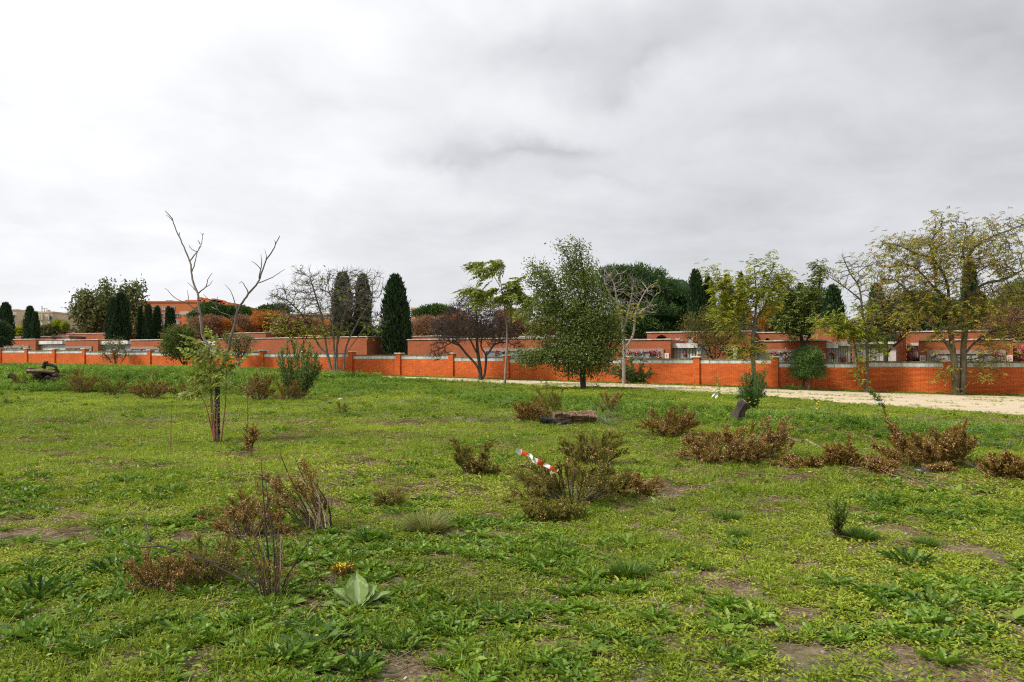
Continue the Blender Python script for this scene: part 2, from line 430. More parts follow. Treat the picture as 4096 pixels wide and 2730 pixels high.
def painted_mat(name, cols, dark):
    m, nt, b, out = new_mat(name)
    a = nn(nt, 'ShaderNodeAttribute', attribute_name='tint')
    c = ramp(nt, a.outputs['Fac'], [(i/(len(cols)-1), k) for i, k in enumerate(cols)])
    n = noise(nt, posn(nt), .55, 7, .6); f = math_node(nt, 'MULTIPLY', ramp(nt, n, [(.42, (0, 0, 0)), (.70, (1, 1, 1))]), .5)
    c = mixc(nt, f, c, dark)
    mp = nn(nt, 'ShaderNodeMapping'); mp.inputs['Scale'].default_value = (1.6, 1.6, .25); nt.links.new(posn(nt), mp.inputs[0])
    n2 = noise(nt, mp.outputs[0], 2.2, 6, .65); f2 = math_node(nt, 'MULTIPLY', ramp(nt, n2, [(.52, (0, 0, 0)), (.75, (1, 1, 1))]), .45)
    c = mixc(nt, f2, c, (dark[0]*.7, dark[1]*.75, dark[2]))
    nt.links.new(c, b.inputs['Base Color']); b.inputs['Roughness'].default_value = .75
    n3 = noise(nt, posn(nt), 45, 4, .6); bump(nt, b, n3, .3, .006)
    return m
# ---------------------------------------------------------------- ground, path
def soil_mat():
    m, nt, b, out = new_mat('soil_ground')
    p = posn(nt); n1 = noise(nt, p, 1.3, 7, .6); n2 = noise(nt, p, 26, 8, .7); n3 = noise(nt, p, 110, 3, .6)
    c = ramp(nt, n2, [(.28, (.07, .045, .026)), (.46, (.20, .135, .080)), (.60, (.34, .245, .155)), (.75, (.50, .40, .28))])
    g = ramp(nt, n2, [(.3, (.045, .075, .016)), (.7, (.13, .18, .04))])
    c = mixc(nt, ramp(nt, n1, [(.46, (0, 0, 0)), (.60, (.8, .8, .8))]), c, g)
    sp = nn(nt, 'ShaderNodeSeparateXYZ'); nt.links.new(p, sp.inputs[0])
    far = math_node(nt, 'DIVIDE', math_node(nt, 'SUBTRACT', sp.outputs[1], 14.0), 16.0, True)
    c = mixc(nt, math_node(nt, 'MULTIPLY', far, .72), c, g)
    peb = ramp(nt, n3, [(.66, (0, 0, 0)), (.72, (1, 1, 1))])
    c = mixc(nt, math_node(nt, 'MULTIPLY', peb, .75), c, (.62, .54, .44))
    c = mixc(nt, math_node(nt, 'MULTIPLY', ramp(nt, n3, [(.34, (1, 1, 1)), (.42, (0, 0, 0))]), .6), c, (.05, .032, .018))
    nt.links.new(c, b.inputs['Base Color']); b.inputs['Roughness'].default_value = .95
    bump(nt, b, math_node(nt, 'ADD', n2, math_node(nt, 'MULTIPLY', n3, .4)), .9, .03)
    return m
def build_ground():
    ys = np.concatenate([np.arange(-12, 2, 1.5), np.arange(2, 14, .14), np.arange(14, 30, .3), np.arange(30, 90, .7), np.array([92, 96, 102, 112, 130, 160, 210, 300, 450, 700, 1100, 1700])])
    xs = np.concatenate([-np.geomspace(1600, 62, 14), np.arange(-60, -16, .9), np.arange(-16, 16, .18), np.arange(16, 50, .8), np.geomspace(52, 1600, 14)])
    X, Y = np.meshgrid(xs, ys); Z = G(X, Y)
    V = np.stack([X, Y, Z], -1).reshape(-1, 3); nx = len(xs); ny = len(ys)
    i, j = np.meshgrid(np.arange(nx-1), np.arange(ny-1)); a = (j*nx+i).ravel()
    g = Geo(); g.add(V, np.stack([a, a+1, a+nx+1, a+nx], 1))
    struct('ground', g, soil_mat(), True)
def path_mat():
    m, nt, b, out = new_mat('sandy_path')
    vr = nn(nt, 'ShaderNodeVectorRotate', rotation_type='Z_AXIS'); vr.inputs['Angle'].default_value = -WANG + R(6)
    nt.links.new(posn(nt), vr.inputs['Vector'])
    mp = nn(nt, 'ShaderNodeMapping'); mp.inputs['Scale'].default_value = (.12, 1, 1); nt.links.new(vr.outputs[0], mp.inputs[0])
    n1 = noise(nt, mp.outputs[0], 2.4, 8, .65); n2 = noise(nt, posn(nt), 30, 6, .7); n3 = noise(nt, mp.outputs[0], .7, 3, .5)
    c = ramp(nt, n1, [(.30, (.40, .29, .16)), (.45, (.60, .475, .31)), (.62, (.74, .62, .44))])
    c = mixc(nt, math_node(nt, 'MULTIPLY', n3, .5), c, (.66, .54, .37))
    c = mixc(nt, math_node(nt, 'MULTIPLY', ramp(nt, n2, [(.55, (0, 0, 0)), (.75, (1, 1, 1))]), .3), c, (.34, .25, .15))
    nt.links.new(c, b.inputs['Base Color']); b.inputs['Roughness'].default_value = .95
    bump(nt, b, math_node(nt, 'ADD', math_node(nt, 'MULTIPLY', n1, 1.5), n2), .8, .05); return m
def build_path():
    g = Geo(); ss = np.arange(38, 112, .35); nd = 60
    V = []
    for s in ss:
        lo = .9 + .5*float(vn(s, 0, 2.0, 4)) ; hi = float(edge(s)) + (float(vn(s, 3, 2.2, 5))-.5)*1.6 + (float(vn(s, 9, .6, 6))-.5)*.7
        for t in np.linspace(0, 1, nd):
            d = lo + (hi-lo)*t; p = W(s, -d); V.append((p[0], p[1], gz(p[0], p[1]) + .012*min(1, 12*min(t, 1-t)) - .004))
    n = len(ss); i, j = np.meshgrid(np.arange(nd-1), np.arange(n-1)); a = (j*nd+i).ravel()
    g.add(V, np.stack([a, a+nd, a+nd+1, a+1], 1)); struct('path', g, path_mat(), True)
build_ground(); build_path()

# ---------------------------------------------------------------- cemetery wall
M_PAINT = painted_mat('orange_painted_brick', [(.62, .118, .012), (.74, .150, .018), (.84, .185, .026)], (.47, .075, .012))
M_JOINT = painted_mat('orange_joint_shade', [(.20, .036, .008), (.26, .048, .010)], (.15, .03, .01))  # joint paint darkened: recess shade and dirt put into the colour
M_STONE = tinted('pale_coping_stone', [(.42, .42, .37), (.60, .62, .58), (.74, .77, .75)], .85, 5, .6, (.16, .16, .12), True)
M_SLAB = plain('mossy_coping_slab', (.05, .055, .02), (.25, .22, .12), 5, .95, .6, .02)
M_CAP = plain('white_cap_stone', (.50, .48, .42), (.80, .78, .72), 7, .8, .3, .01)
PX = [-160, -105, -50, 3, 108, 219, 338, 458, 600, 742, 890, 1050, 1222, 1405, 1595, 1806, 2027, 2262, 2514, 2786, 3099, 3442, 3790, 4180, 4610]
TOP = [1396, 1397, 1398, 1399, 1402, 1401, 1406, 1406, 1409, 1409, 1408, 1413, 1413, 1420, 1420, 1428, 1433, 1434, 1435, 1435, 1450, 1446, 1446, 1446]
def fW(a, b, z): return W(a, b, z)
def build_wall():
    s0, Y0 = wsol(1800, 0)
    root = thing('boundary_wall', 'long low orange painted brick wall with pale coping stones and square pillars behind the sandy path', 'wall', W(s0, 0, zwall(s0)))
    mj, bricks, slabs = Geo(), Geo(), Geo(); CW, CH, J = .25, .0665, .014
    ends = []
    shared = None
    for i in range(len(PX)-1):
        sa, _ = wsol(PX[i], 0); sb, _ = wsol(PX[i+1], 0); sm = .5*(sa+sb)
        pxm = .5*(PX[i]+PX[i+1]); _, Ym = wsol(pxm, 0); zt = zpix(pxm, TOP[i], Ym); zb = min(zwall(sa), zwall(sb)) - .25
        ends.append((sa, zt)); a0, a1 = sa+.20, sb-.20
        zs = zt-.085; zc = zs-.215
        mj.box(fW, a0-.02, a1+.02, 0.0, .24, zb, zc)
        # mossy slab on top
        x = a0
        while x < a1-.1:
            L = min(rng.uniform(.9, 1.25), a1-x); g = Geo(); dz = rng.uniform(-.012, .012)
            g.box(fW, x+.004, x+L-.004, -.05 + rng.uniform(-.01, .01), .29, zs+.002, zt+dz); part('coping_slab', g, M_SLAB, root); x += L
        nb = max(4, int(round((a1-a0)/.62))); cuts = [a0 + (a1-a0)*k/nb + (rng.uniform(-.06, .06) if 0 < k < nb else 0) for k in range(nb+1)]
        tone = rng.uniform(.25, .9)
        for k in range(nb):
            g = Geo(); pr = rng.uniform(-.008, .01)
            g.box(fW, cuts[k]+.008, cuts[k+1]-.008, -.018-pr, .255, zc+.004, zs-.002, np.clip(tone+rng.uniform(-.25, .2), 0, 1))
            part('coping_stone', g, M_STONE, root)
        # bricks
        near = (PX[i] == 3442)
        ncourse = int((zc-zb)/CH)
        for r in range(ncourse):
            z1 = zc - r*CH - J; z0 = z1 - (CH-J)
            if z1 < min(zwall(sa), zwall(sb)) - .06: break
            x = a0 - (CW*.5 if r % 2 else 0)
            while x < a1:
                u0, u1 = max(x, a0), min(x+CW-J, a1)
                if u1-u0 > .03:
                    if near and u1-u0 > .2:
                        if shared is None:
                            g = Geo(); g.box(lambda a, b, z: W(a, b, z)-W(0, 0, 0), -.5*(CW-J), .5*(CW-J), -.009, .02, 0, CH-J, .5)
                            shared = g.mesh('brick', M_PAINT)
                            variants = [shared]
                            for tt in (.15, .85):
                                m2 = shared.copy(); at_ = m2.attributes['tint']; at_.data.foreach_set('value', np.full(len(m2.polygons), tt, np.float32)); variants.append(m2)
                        if near_count[0] < 296:
                            o = bpy.data.objects.new('brick', variants[int(rng.integers(3))]); COL.objects.link(o); o.parent = root
                            p = W(.5*(u0+u1), rng.uniform(-.003, .003), z0); o.location = Vector(p) - root.location; near_count[0] += 1
                            x += CW; continue
                    e = rng.uniform(-.003, .003)
                    V = [W(u, b, z) for u in (u0, u1) for b in (-.009+e, .02) for z in (z0, z1)]
                    bricks.add(V, [(0, 4, 5, 1), (1, 5, 7, 3), (0, 2, 6, 4), (0, 1, 3, 2), (4, 6, 7, 5)], rng.uniform(0, 1))
                x += CW
    part('mortar_bed', mj, M_JOINT, root)
    part('brickwork', bricks, M_PAINT, root, kind='stuff')
    # pillars with brick courses and caps
    for i in range(len(PX)-1):
        sa, zt = ends[i]; ztl = max(zt, ends[i-1][1] if i else zt)
        top = ztl + (.14 if i < 21 else .06); zb = zwall(sa)-.25; hw = .195
        g = Geo(); zc = top-.075; n = int((zc-zb)/CH)
        for r in range(n):
            z1 = zc-r*CH; z0 = z1-(CH-J)
            if z1 < zwall(sa)-.05: break
            cuts = (-hw, -.07, hw) if r % 2 else (-hw, .07, hw)
            for c0, c1 in zip(cuts[:-1], cuts[1:]):
                g.box(fW, sa+c0+.004, sa+c1-.004, -.14+rng.uniform(-.003, .003), .33, z0, z1, rng.uniform(0, 1))
        pil = part('pillar', g, M_PAINT, root)
        g2 = Geo(); g2.box(fW, sa-hw+.012, sa+hw-.012, -.128, .32, zb, zc-.01); part('pillar_core', g2, M_JOINT, pil)
        g3 = Geo(); g3.box(fW, sa-.27, sa+.27, -.21, .40, zc+.003, top); part('cap', g3, M_CAP, pil)
    return root
near_count = [0]
WALL = build_wall()

# ---------------------------------------------------------------- niche blocks of the cemetery
M_BRICK = brick_mat('red_facing_brick', (.52, .155, .058), (.42, .115, .042), (.20, .08, .045))
M_BRICKN = brick_mat('orange_facing_brick', (.60, .165, .050), (.46, .115, .036), (.18, .07, .04))
M_EDGE = plain('white_parapet_stone', (.30, .27, .22), (.72, .68, .60), 3.0, .85, .2)
M_FRAME = plain('pinkish_granite_frame', (.26, .19, .15), (.38, .29, .24), 14, .6, .1)
M_WSLAB = tinted('stained_white_concrete', [(.55, .54, .50), (.78, .77, .73)], .85, 3.5, .75, (.22, .21, .18), True)
M_MARB = tinted('niche_marble', [(.16, .17, .19), (.30, .31, .33), (.52, .52, .51), (.72, .70, .68)], .25, 6, .3, (.12, .12, .13))
M_DARK = plain('opening_shade', (.012, .010, .009), (.02, .018, .016), 4, .9, 0)  # near-black sheets paint the shade inside arches and doorways
M_FL = leaf_mat('flower_petals', [(.75, .75, .70), (.70, .08, .14), (.75, .20, .35), (.80, .55, .06), (.70, .70, .62), (.60, .04, .05)], .15)
M_FG = leaf_mat('flower_leaves', [(.03, .08, .02), (.07, .14, .03)], .15)
M_SIGNW = plain('white_tile_sign', (.68, .62, .55), (.76, .70, .63), 8, .5, 0)
M_SIGNR = plain('red_sign_paint', (.42, .08, .05), None, 8, .6, 0)
M_ROOFR = plain('red_metal_roof', (.32, .055, .05), (.42, .09, .08), 3, .5, .1)

def span(px0, px1, e):
    a, Ya = wsol(px0, e); b, Yb = wsol(px1, e); return a, b, Ya, Yb
def brick_block(px0, px1, ytop, e, depth=3.2, label='', cat='niche block', mat=None, arches=(), vents=(), ybot=None, lip=True, y1=None, name='niche_block'):
    a, b, Ya, Yb = span(px0, px1, e); pm = .5*(px0+px1); Ym = .5*(Ya+Yb)
    zt = zpix(pm, ytop, Ym); zb = zwall(a)-1.2
    base = W(.5*(a+b), e, zb); root = thing(name, label, cat, base)
    g = Geo()
    # front wall with round-headed openings: columns of boxes and arch fans
    x = a
    arch_geo = Geo(); ring = Geo()
    for (cxp, hw, ya) in sorted(arches):
        c, _ = wsol(cxp, e); Yc = wsol(cxp, e)[1]; r = hw*Yc/FPX; zc = zpix(cxp, ya, Yc)     # crown of the arch
        zs = zc - r
        g.box(fW, x, c-r, e, e+.35, zb, zt)
        N = 12
        for k in range(N):
            t0, t1 = math.pi*k/N, math.pi*(k+1)/N
            x0, x1_ = c-r*math.cos(t0), c-r*math.cos(t1); z0, z1 = zs+r*math.sin(t0), zs+r*math.sin(t1)
            V = [W(x0, e, z0), W(x1_, e, z1), W(x1_, e, zt), W(x0, e, zt), W(x0, e+.35, z0), W(x1_, e+.35, z1)]
            g.add(V, [(0, 1, 2, 3), (0, 4, 5, 1)])
            ro = r*1.18; 
            V = []
            for q in (t0+.02, t1-.02):
                for rr in (r, ro):
                    for ee in (e-.03, e+.02): V.append(W(c-rr*math.cos(q), ee, zs+rr*math.sin(q)))
            ring.add(V, [(0, 2, 6, 4), (0, 4, 5, 1), (2, 3, 7, 6), (0, 1, 3, 2), (4, 6, 7, 5)])
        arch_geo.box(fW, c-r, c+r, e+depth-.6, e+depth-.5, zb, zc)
        g.box(fW, c-r, c+r, e+.05, e+.30, zb, zs-r*.8)
        x = c+r
    g.box(fW, x, b, e, e+.35, zb, zt)
    g.box(fW, a, a+.3, e+.352, e+depth, zb, zt); g.box(fW, b-.3, b, e+.352, e+depth, zb, zt)
    g.box(fW, a+.302, b-.302, e+depth-.3, e+depth, zb, zt); g.box(fW, a+.302, b-.302, e+.352, e+depth-.302, zt-.3, zt-.05)
    part('brick_wall', g, mat or M_BRICKN, root)
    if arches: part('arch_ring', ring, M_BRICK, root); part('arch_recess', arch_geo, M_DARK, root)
    if lip:
        x = a-.06
        while x < b+.05:
            L = min(rng.uniform(1.4, 2.4), b+.06-x); g = Geo(); g.box(fW, x, x+L-.01, e-.07, e+.42, zt+.002, zt+.075+rng.uniform(-.01, .02)); part('parapet_stone', g, M_EDGE, root); x += L
        g = Geo(); g.box(fW, b-.36, b+.06, e+.424, e+depth+.06, zt+.002, zt+.07); part('parapet_stone', g, M_EDGE, root)
    for (vx, vy) in vents:
        s, Yv = wsol(vx, e); z = zpix(vx, vy, Yv); g = Geo()
        for k in range(5): g.box(fW, s-.17, s+.17, e-.03, e-.002, z-.18+k*.075, z-.18+k*.075+.05)
        part('vent', g, M_EDGE, root)
    return root, a, b, zt, zb

def bouquet(px, py, Y_e, e, label, size=.22, tint=(.3, .6), group='flower bouquets on the niche fronts'):
    s, Yv = wsol(px, e); p = W(s, e, zpix(px, py, Yv)); root = thing('bouquet', label, 'flowers', p, group)
    p = p - np.append(WN*.10, 0); n = 42; g = Geo(); size = size*.8
    c = p + rng.normal(size=(n, 3))*size*.38*np.array([1, .6, .9]); tt = rng.uniform(tint[0], tint[1], n)
    place(g, LEAF5, c, rdir(n)+np.array([0, -.5, .3]), rdir(n), size*.42, size*.34, tt); part('petals', g, M_FL, root, kind='stuff')
    g = Geo(); n = 36
    c = p + rng.normal(size=(n, 3))*size*.35 - np.array([0, 0, size*.3]); place(g, LEAF5, c, rdir(n)+np.array([0, 0, -.4]), rdir(n), size*.6, size*.18, rng.random(n)); part('leaves', g, M_FG, root, kind='stuff')

def niche_front(root, px0, px1, y0, y1, e, rows=2, label=None, tone=(0, .5), ncol=None, frame=True, proud=.12):
    """granite frame with marble doors under y0 down to y1 (may reach behind the boundary wall)"""
    a, b, Ya, Yb = span(px0, px1, e); Ym = .5*(Ya+Yb); pm = .5*(px0+px1); z1 = zpix(pm, y0, Ym); z0 = zpix(pm, y1, Ym); fw = .22
    if frame:
        g = Geo()
        g.box(fW, a, b, e-proud, e-.004, z1-fw, z1); g.box(fW, a, a+fw, e-proud, e-.004, z0, z1-fw-.003); g.box(fW, b-fw, b, e-proud, e-.004, z0, z1-fw-.003)
        fr = part('granite_frame', g, M_FRAME, root); a += fw+.01; b -= fw+.01; z1 -= fw+.012
    n = ncol or max(2, int((b-a)/.72)); hgt = (z1-z0)/rows
    for r in range(rows):
        for k in range(n):
            g = Geo(); w_ = (b-a)/n
            g.box(fW, a+k*w_+.012, a+(k+1)*w_-.012, e-.035-rng.uniform(0, .012), e-.003, z1-(r+1)*hgt+.012, z1-r*hgt-.012, rng.uniform(*tone))
            part('niche_stone', g, M_MARB, root)
def slab_block(px0, px1, ytop, ylip, e, label, ncol=8, tone=(.6, 1), depth=2.6, ybot=None, rows=1):
    a, b, Ya, Yb = span(px0, px1, e); pm = .5*(px0+px1); Ym = .5*(Ya+Yb); zt = zpix(pm, ytop, Ym); zl = zpix(pm, ylip, Ym); zb = zwall(a)-1.0
    root = thing('niche_block', label, 'niche block', W(.5*(a+b), e, zb))
    x = a; n = 0
    while x < b-.05:
        L = min(rng.uniform(2.2, 3.2), b-x); L = b-x if b-x-L < .6 else L
        g = Geo(); g.box(fW, x+.006, x+L-.006, e-.35, e+depth, zl, zt+rng.uniform(-.02, .02), rng.uniform(.3, 1)); part('roof_slab', g, M_WSLAB, root); x += L
    g = Geo(); g.box(fW, a+.02, b-.02, e+.05, e+depth-.1, zb, zl-.005, .2); part('body', g, M_WSLAB, root)
    w_ = (b-a)/ncol; hgt = (zl-zb-.6)/rows
    for r in range(rows):
        for k in range(ncol):
            g = Geo(); g.box(fW, a+k*w_+.03, a+(k+1)*w_-.03, e-.02-rng.uniform(0, .02), e+.045, zl-.04-(r+1)*hgt+.03, zl-.04-r*hgt, rng.uniform(*tone)); part('niche_stone', g, M_MARB, root)
    return root
def letter_sign(px, py, e, letter, label, h=.36):
    s, Y = wsol(px, e); z = zpix(px, py, Y); root = thing('letter_sign', label, 'sign', W(s, e, z), 'small white letter signs on the niche blocks')
    g = Geo(); g.box(fW, s-h*.42, s+h*.42, e-.05, e-.01, z-h/2, z+h/2); part('sign_plate', g, M_SIGNW, root)
    g = Geo(); t = .035; q = h*.26
    segs = {'H': [(-q, -q, q, 0), (q, -q, q, 0)], 'G': [], 'I': []}
    def bar(x0, x1, z0, z1): g.box(fW, s+x0, s+x1, e-.06, e-.0505, z+z0, z+z1)
    if letter == 'H': bar(-q, -q+t, -q, q); bar(q-t, q, -q, q); bar(-q+t+.001, q-t-.001, -t/2, t/2)
    if letter == 'G': bar(-q, -q+t, -q, q); bar(-q+t+.001, q, q-t, q); bar(-q+t+.001, q, -q, -q+t); bar(q-t, q, -q+t+.001, 0); bar(0, q-t-.001, -t, 0)
    if letter == 'I': bar(-t/2, t/2, -q, q)
    part('letter', g, M_SIGNR, root)

E1 = 5.0
def niche_rows():
    # row nearest the wall, left to right
    slab_block(-60, 22, 1364, 1376, E1+.4, 'white slab niche block cut by the left edge of the photo behind the wall', 4)
    r, *_ = brick_block(23, 142, 1360, E1, label='brick niche block left of the white roofed one with four pale doors', ); niche_front(r, 24, 118, 1384, 1420, E1, 1)
    bouquet(91, 1391, 0, E1, 'yellow and white bouquet on the leftmost granite framed niche front', .3, (.45, .75))
    r = slab_block(143, 262, 1365, 1378, E1+.6, 'white roofed niche block with four large pale square doors', 5, (.75, .95))
    r, *_ = brick_block(263, 392, 1362, E1, label='brick niche block whose granite frame shows behind the third wall pillar'); niche_front(r, 264, 370, 1386, 1420, E1, 1)
    bouquet(305, 1399, 0, E1, 'small pale pink bouquet low on a niche front behind the left wall', .22, (.1, .4))
    slab_block(393, 523, 1365, 1379, E1+.6, 'white roofed niche block with grey doors behind the thin bare bush', 6, (.15, .45))
    r, *_ = brick_block(523, 665, 1362, E1, label='brick niche block with white sign between two white roofed blocks on the left'); niche_front(r, 524, 640, 1388, 1430, E1, 1)
    bouquet(568, 1402, 0, E1, 'cream and red bouquet on the niche front behind the left wall', .24, (.1, .5))
    slab_block(668, 872, 1367, 1384, E1+.6, 'white roofed niche block seen through the dead tree', 8, (.3, .9))
    r, *_ = brick_block(866, 1467, 1354, E1, 6.5, 'long plain brick block with shaded end wall beside the tall cypress')
    r, *_ = brick_block(1631, 2185, 1358, E1, 4, 'long brick niche block behind the dark bare tree'); niche_front(r, 1936, 2180, 1394, 1460, E1, 2)
    bouquet(1990, 1411, 0, E1, 'white and pink bouquet on the niche front right of the dark bare tree', .34, (.0, .4)); bouquet(2012, 1408, 0, E1, 'white bouquet next to the pink one near the thin pale trunk', .28, (.0, .1))
    bouquet(2034, 1406, 0, E1, 'orange and yellow bouquet beside the thin pale trunk', .24, (.5, .7))
    slab_block(2188, 2385, 1374, 1390, E1+.6, 'white roofed niche block hidden behind the dense green elm', 9, (.4, 1))
    r, *_ = brick_block(2388, 2682, 1362, E1, 4, 'brick niche block with granite frame and colourful bouquets'); niche_front(r, 2500, 2656, 1396, 1460, E1, 2)
    s, Y = wsol(2555, E1)
    for (x, y, sz, ti, lb) in ((2520, 1412, .26, (.15, .5), 'pink bouquet at the left end of the framed niche row'), (2541, 1413, .24, (0, .45), 'small white and pink bouquet, second in the framed niche row'),
                               (2558, 1410, .30, (0, .68), 'yellow and white bouquet, third in the framed niche row'), (2575, 1408, .26, (0, .1), 'small white bouquet with dark leaves, fourth in the framed niche row'),
                               (2598, 1412, .26, (.1, .4), 'dull red bouquet, fifth in the framed niche row'), (2616, 1409, .40, (.25, .5), 'large bright pink bouquet on the framed niche row'),
                               (2637, 1410, .26, (0, .1), 'white bouquet at the right end of the framed niche row'), (2639, 1428, .34, (.1, .7), 'mixed bright bouquet low at the right end of the framed niche row')):
        bouquet(x, y, 0, E1, lb, sz, ti)
    letter_sign(2667, 1424, E1, 'I', 'white letter sign on the brick end of the niche block left of the lamp')
    slab_block(2684, 2795, 1375, 1393, E1+.8, 'white concrete roofed niche block with narrow pale panels left of the lantern', 9, (.55, 1))
    bouquet(2742, 1416, 0, E1+.8, 'dark pink bouquet on the narrow pale niche panels', .3, (.15, .4))
    r, *_ = brick_block(2880, 3000, 1400, E1+1.2, 2.5, 'low brick wall with dark doorways behind the thin bush'); 
    for (x0, x1) in ((2912, 2934), (2950, 2968)):
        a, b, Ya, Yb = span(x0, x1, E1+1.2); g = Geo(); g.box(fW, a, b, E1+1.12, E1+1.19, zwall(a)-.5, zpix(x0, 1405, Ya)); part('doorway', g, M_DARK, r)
    a, b, Ya, Yb = span(2935, 2948, E1+1.2); g = Geo(); g.box(fW, a, b, E1+1.08, E1+1.19, zwall(a)-.5, zpix(2940, 1392, Ya), .7); part('white_post', g, M_WSLAB, r)
    r, *_ = brick_block(3002, 3306, 1366, E1, 4, 'brick niche block behind the young pines, marked with a letter H'); niche_front(r, 3014, 3278, 1398, 1470, E1, 2)
    for (x, y, sz, ti, lb) in ((3102, 1414, .26, (.1, .3), 'brownish red bouquet above the pillar left of the young pines'), (3120, 1414, .22, (0, .05), 'pale blue white bouquet above the pillar left of the young pines'),
                               (3146, 1412, .36, (0, .1), 'large white bouquet left of the young pines'), (3144, 1432, .30, (.25, .45), 'pink bouquet just above the stepped coping'), (3264, 1410, .26, (0, .1), 'white bouquet right of the young pines')):
        bouquet(x, y, 0, E1, lb, sz, ti)
    letter_sign(3291, 1426, E1, 'H', 'white sign with a red letter H near the end of the brick block')
    slab_block(3307, 3352, 1373, 1394, E1+.3, 'white slatted niche block with lower roof right of the letter H', 5, (.6, 1))
    slab_block(3353, 3400, 1366, 1385, E1+1.0, 'white slatted niche block with higher roof right of the letter H', 5, (.6, 1))
    bouquet(3332, 1418, 0, E1+.3, 'brown and green bouquet on the white slatted niches', .34, (.1, .7)); bouquet(3372, 1436, 0, E1+1, 'green potted bouquet low on the white slatted niches', .34, (.1, .2))
    r = slab_block(3414, 3586, 1368, 1378, E1+2.2, 'white marble niche block with large square doors behind the forked dark tree', 5, (.82, 1), 2.6, rows=3)
    r, *_ = brick_block(3586, 3624, 1340, E1, 3.5, 'tall brick pier left of the opening with flowers', name='brick_pier', cat='pier', lip=False)
    r, *_ = brick_block(3676, 4052, 1362, E1, 4, 'brick niche block behind the large yellowing tree, marked with letters G'); niche_front(r, 3706, 4022, 1402, 1470, E1, 2, tone=(.1, .5))
    letter_sign(3690, 1435, E1, 'G', 'white sign with a red letter G left of the large yellowing tree'); letter_sign(4037, 1434, E1, 'G', 'white sign with a red letter G right of the large yellowing tree')
    r = slab_block(3626, 3674, 1372, 1384, E1+2.4, 'pale niche block set back in the opening between brick piers', 2, (.5, 1))
    for (x, y, sz, ti, lb) in ((3632, 1405, .4, (.15, .6), 'dark red bouquet at the left side of the opening between piers'), (3634, 1436, .4, (.2, .5), 'pink bouquet at the foot of the opening between piers'), (3662, 1434, .4, (.1, .2), 'orange green bouquet at the right foot of the opening'),
                               (3733, 1420, .26, (0, .05), 'white bouquet left of the big trunks'), (3765, 1438, .26, (.9, 1), 'red bouquet left of the big trunks'), (3924, 1418, .26, (.3, .5), 'pink bouquet right of the big trunks'),
                               (3978, 1418, .3, (.2, .4), 'dark pink bouquet near the right letter G'), (4007, 1418, .28, (0, 1), 'orange and white bouquet nearest the right letter G'),
                               (4078, 1400, .45, (.15, .45), 'pink bouquet high in the dark opening at the right edge'), (4082, 1430, .45, (0, .4), 'white and pink bouquet low in the dark opening at the right edge')):
        bouquet(x, y, 0, E1+(1.6 if x > 4060 or 3620 < x < 3680 else 0), lb, sz, ti)
    r, *_ = brick_block(4054, 4300, 1366, E1+2.0, 3, 'dark recessed brick block cut by the right edge of the photo', mat=M_BRICK)
    # second row, with arches
    E2 = 14.0
    brick_block(30, 276, 1349, E2-2, label='low brick block left of the red pyramid roof', mat=M_BRICK)
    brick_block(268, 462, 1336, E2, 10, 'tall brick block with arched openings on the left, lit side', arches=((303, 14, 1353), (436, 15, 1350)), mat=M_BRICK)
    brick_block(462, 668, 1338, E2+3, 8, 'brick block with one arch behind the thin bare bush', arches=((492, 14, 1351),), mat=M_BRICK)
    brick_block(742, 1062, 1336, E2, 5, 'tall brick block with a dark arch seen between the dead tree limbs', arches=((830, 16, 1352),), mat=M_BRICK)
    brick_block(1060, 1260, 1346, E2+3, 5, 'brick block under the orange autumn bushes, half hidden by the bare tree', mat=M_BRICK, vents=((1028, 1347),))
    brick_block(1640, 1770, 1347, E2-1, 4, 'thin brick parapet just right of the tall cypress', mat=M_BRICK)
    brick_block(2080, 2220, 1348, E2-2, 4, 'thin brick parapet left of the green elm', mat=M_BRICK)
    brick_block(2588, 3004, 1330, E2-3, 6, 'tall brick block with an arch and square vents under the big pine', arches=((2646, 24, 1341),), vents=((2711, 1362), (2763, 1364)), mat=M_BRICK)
    brick_block(3004, 3156, 1333, E2-1, 4, 'brick block end with a small arch behind the yellow green tree', arches=((3070, 8, 1353),), mat=M_BRICK)
    brick_block(3140, 3225, 1347, E2+1, 3, 'small low brick block with white front behind the right hand trees', mat=M_BRICK)
    brick_block(3590, 4300, 1326, E2-2, 5, 'long upper brick block behind the large yellowing tree', mat=M_BRICK)
    brick_block(3240, 3420, 1310, E2+4, 3, 'upper brick wall half hidden behind leafy branches', mat=M_BRICK, lip=False)
    # red pyramid roof
    a, b, Ya, Yb = span(205, 275, 16.0); z0 = zpix(240, 1349, Ya); z1 = zpix(240, 1329, Ya); root = thing('pavilion', 'small pavilion with red ribbed metal pyramid roof left of the arched block', 'pavilion', W((a+b)/2, 16, z0-2.4))
    g = Geo(); d = (b-a)/2; c = (a+b)/2; ap = W(c, 16+d, z1)
    cs = [W(a, 16, z0), W(b, 16, z0), W(b, 16+2*d, z0), W(a, 16+2*d, z0)]
    for i in range(4): g.add([cs[i], cs[(i+1) % 4], ap], [(0, 1, 2)])
    rf = part('roof', g, M_ROOFR, root)
    for i in range(4):
        for t in np.linspace(.08, .92, 9):
            p = cs[i]*(1-t)+cs[(i+1) % 4]*t; q = ap*(1-min(t, 1-t)*0) ; k = 1-abs(2*t-1)
            mid = (cs[i]+cs[(i+1) % 4])/2; q = p + (ap-mid)*k
            gg = Geo(); tube(gg, [p+np.array([0, 0, .03]), q+np.array([0, 0, .03])], .04, 4); part('roof_rib', gg, M_ROOFR, rf)
    g = Geo(); g.box(fW, a+.2, b-.2, 16.2, 16+2*d-.2, z0-2.4, z0-.01); part('wall', g, M_BRICK, root)
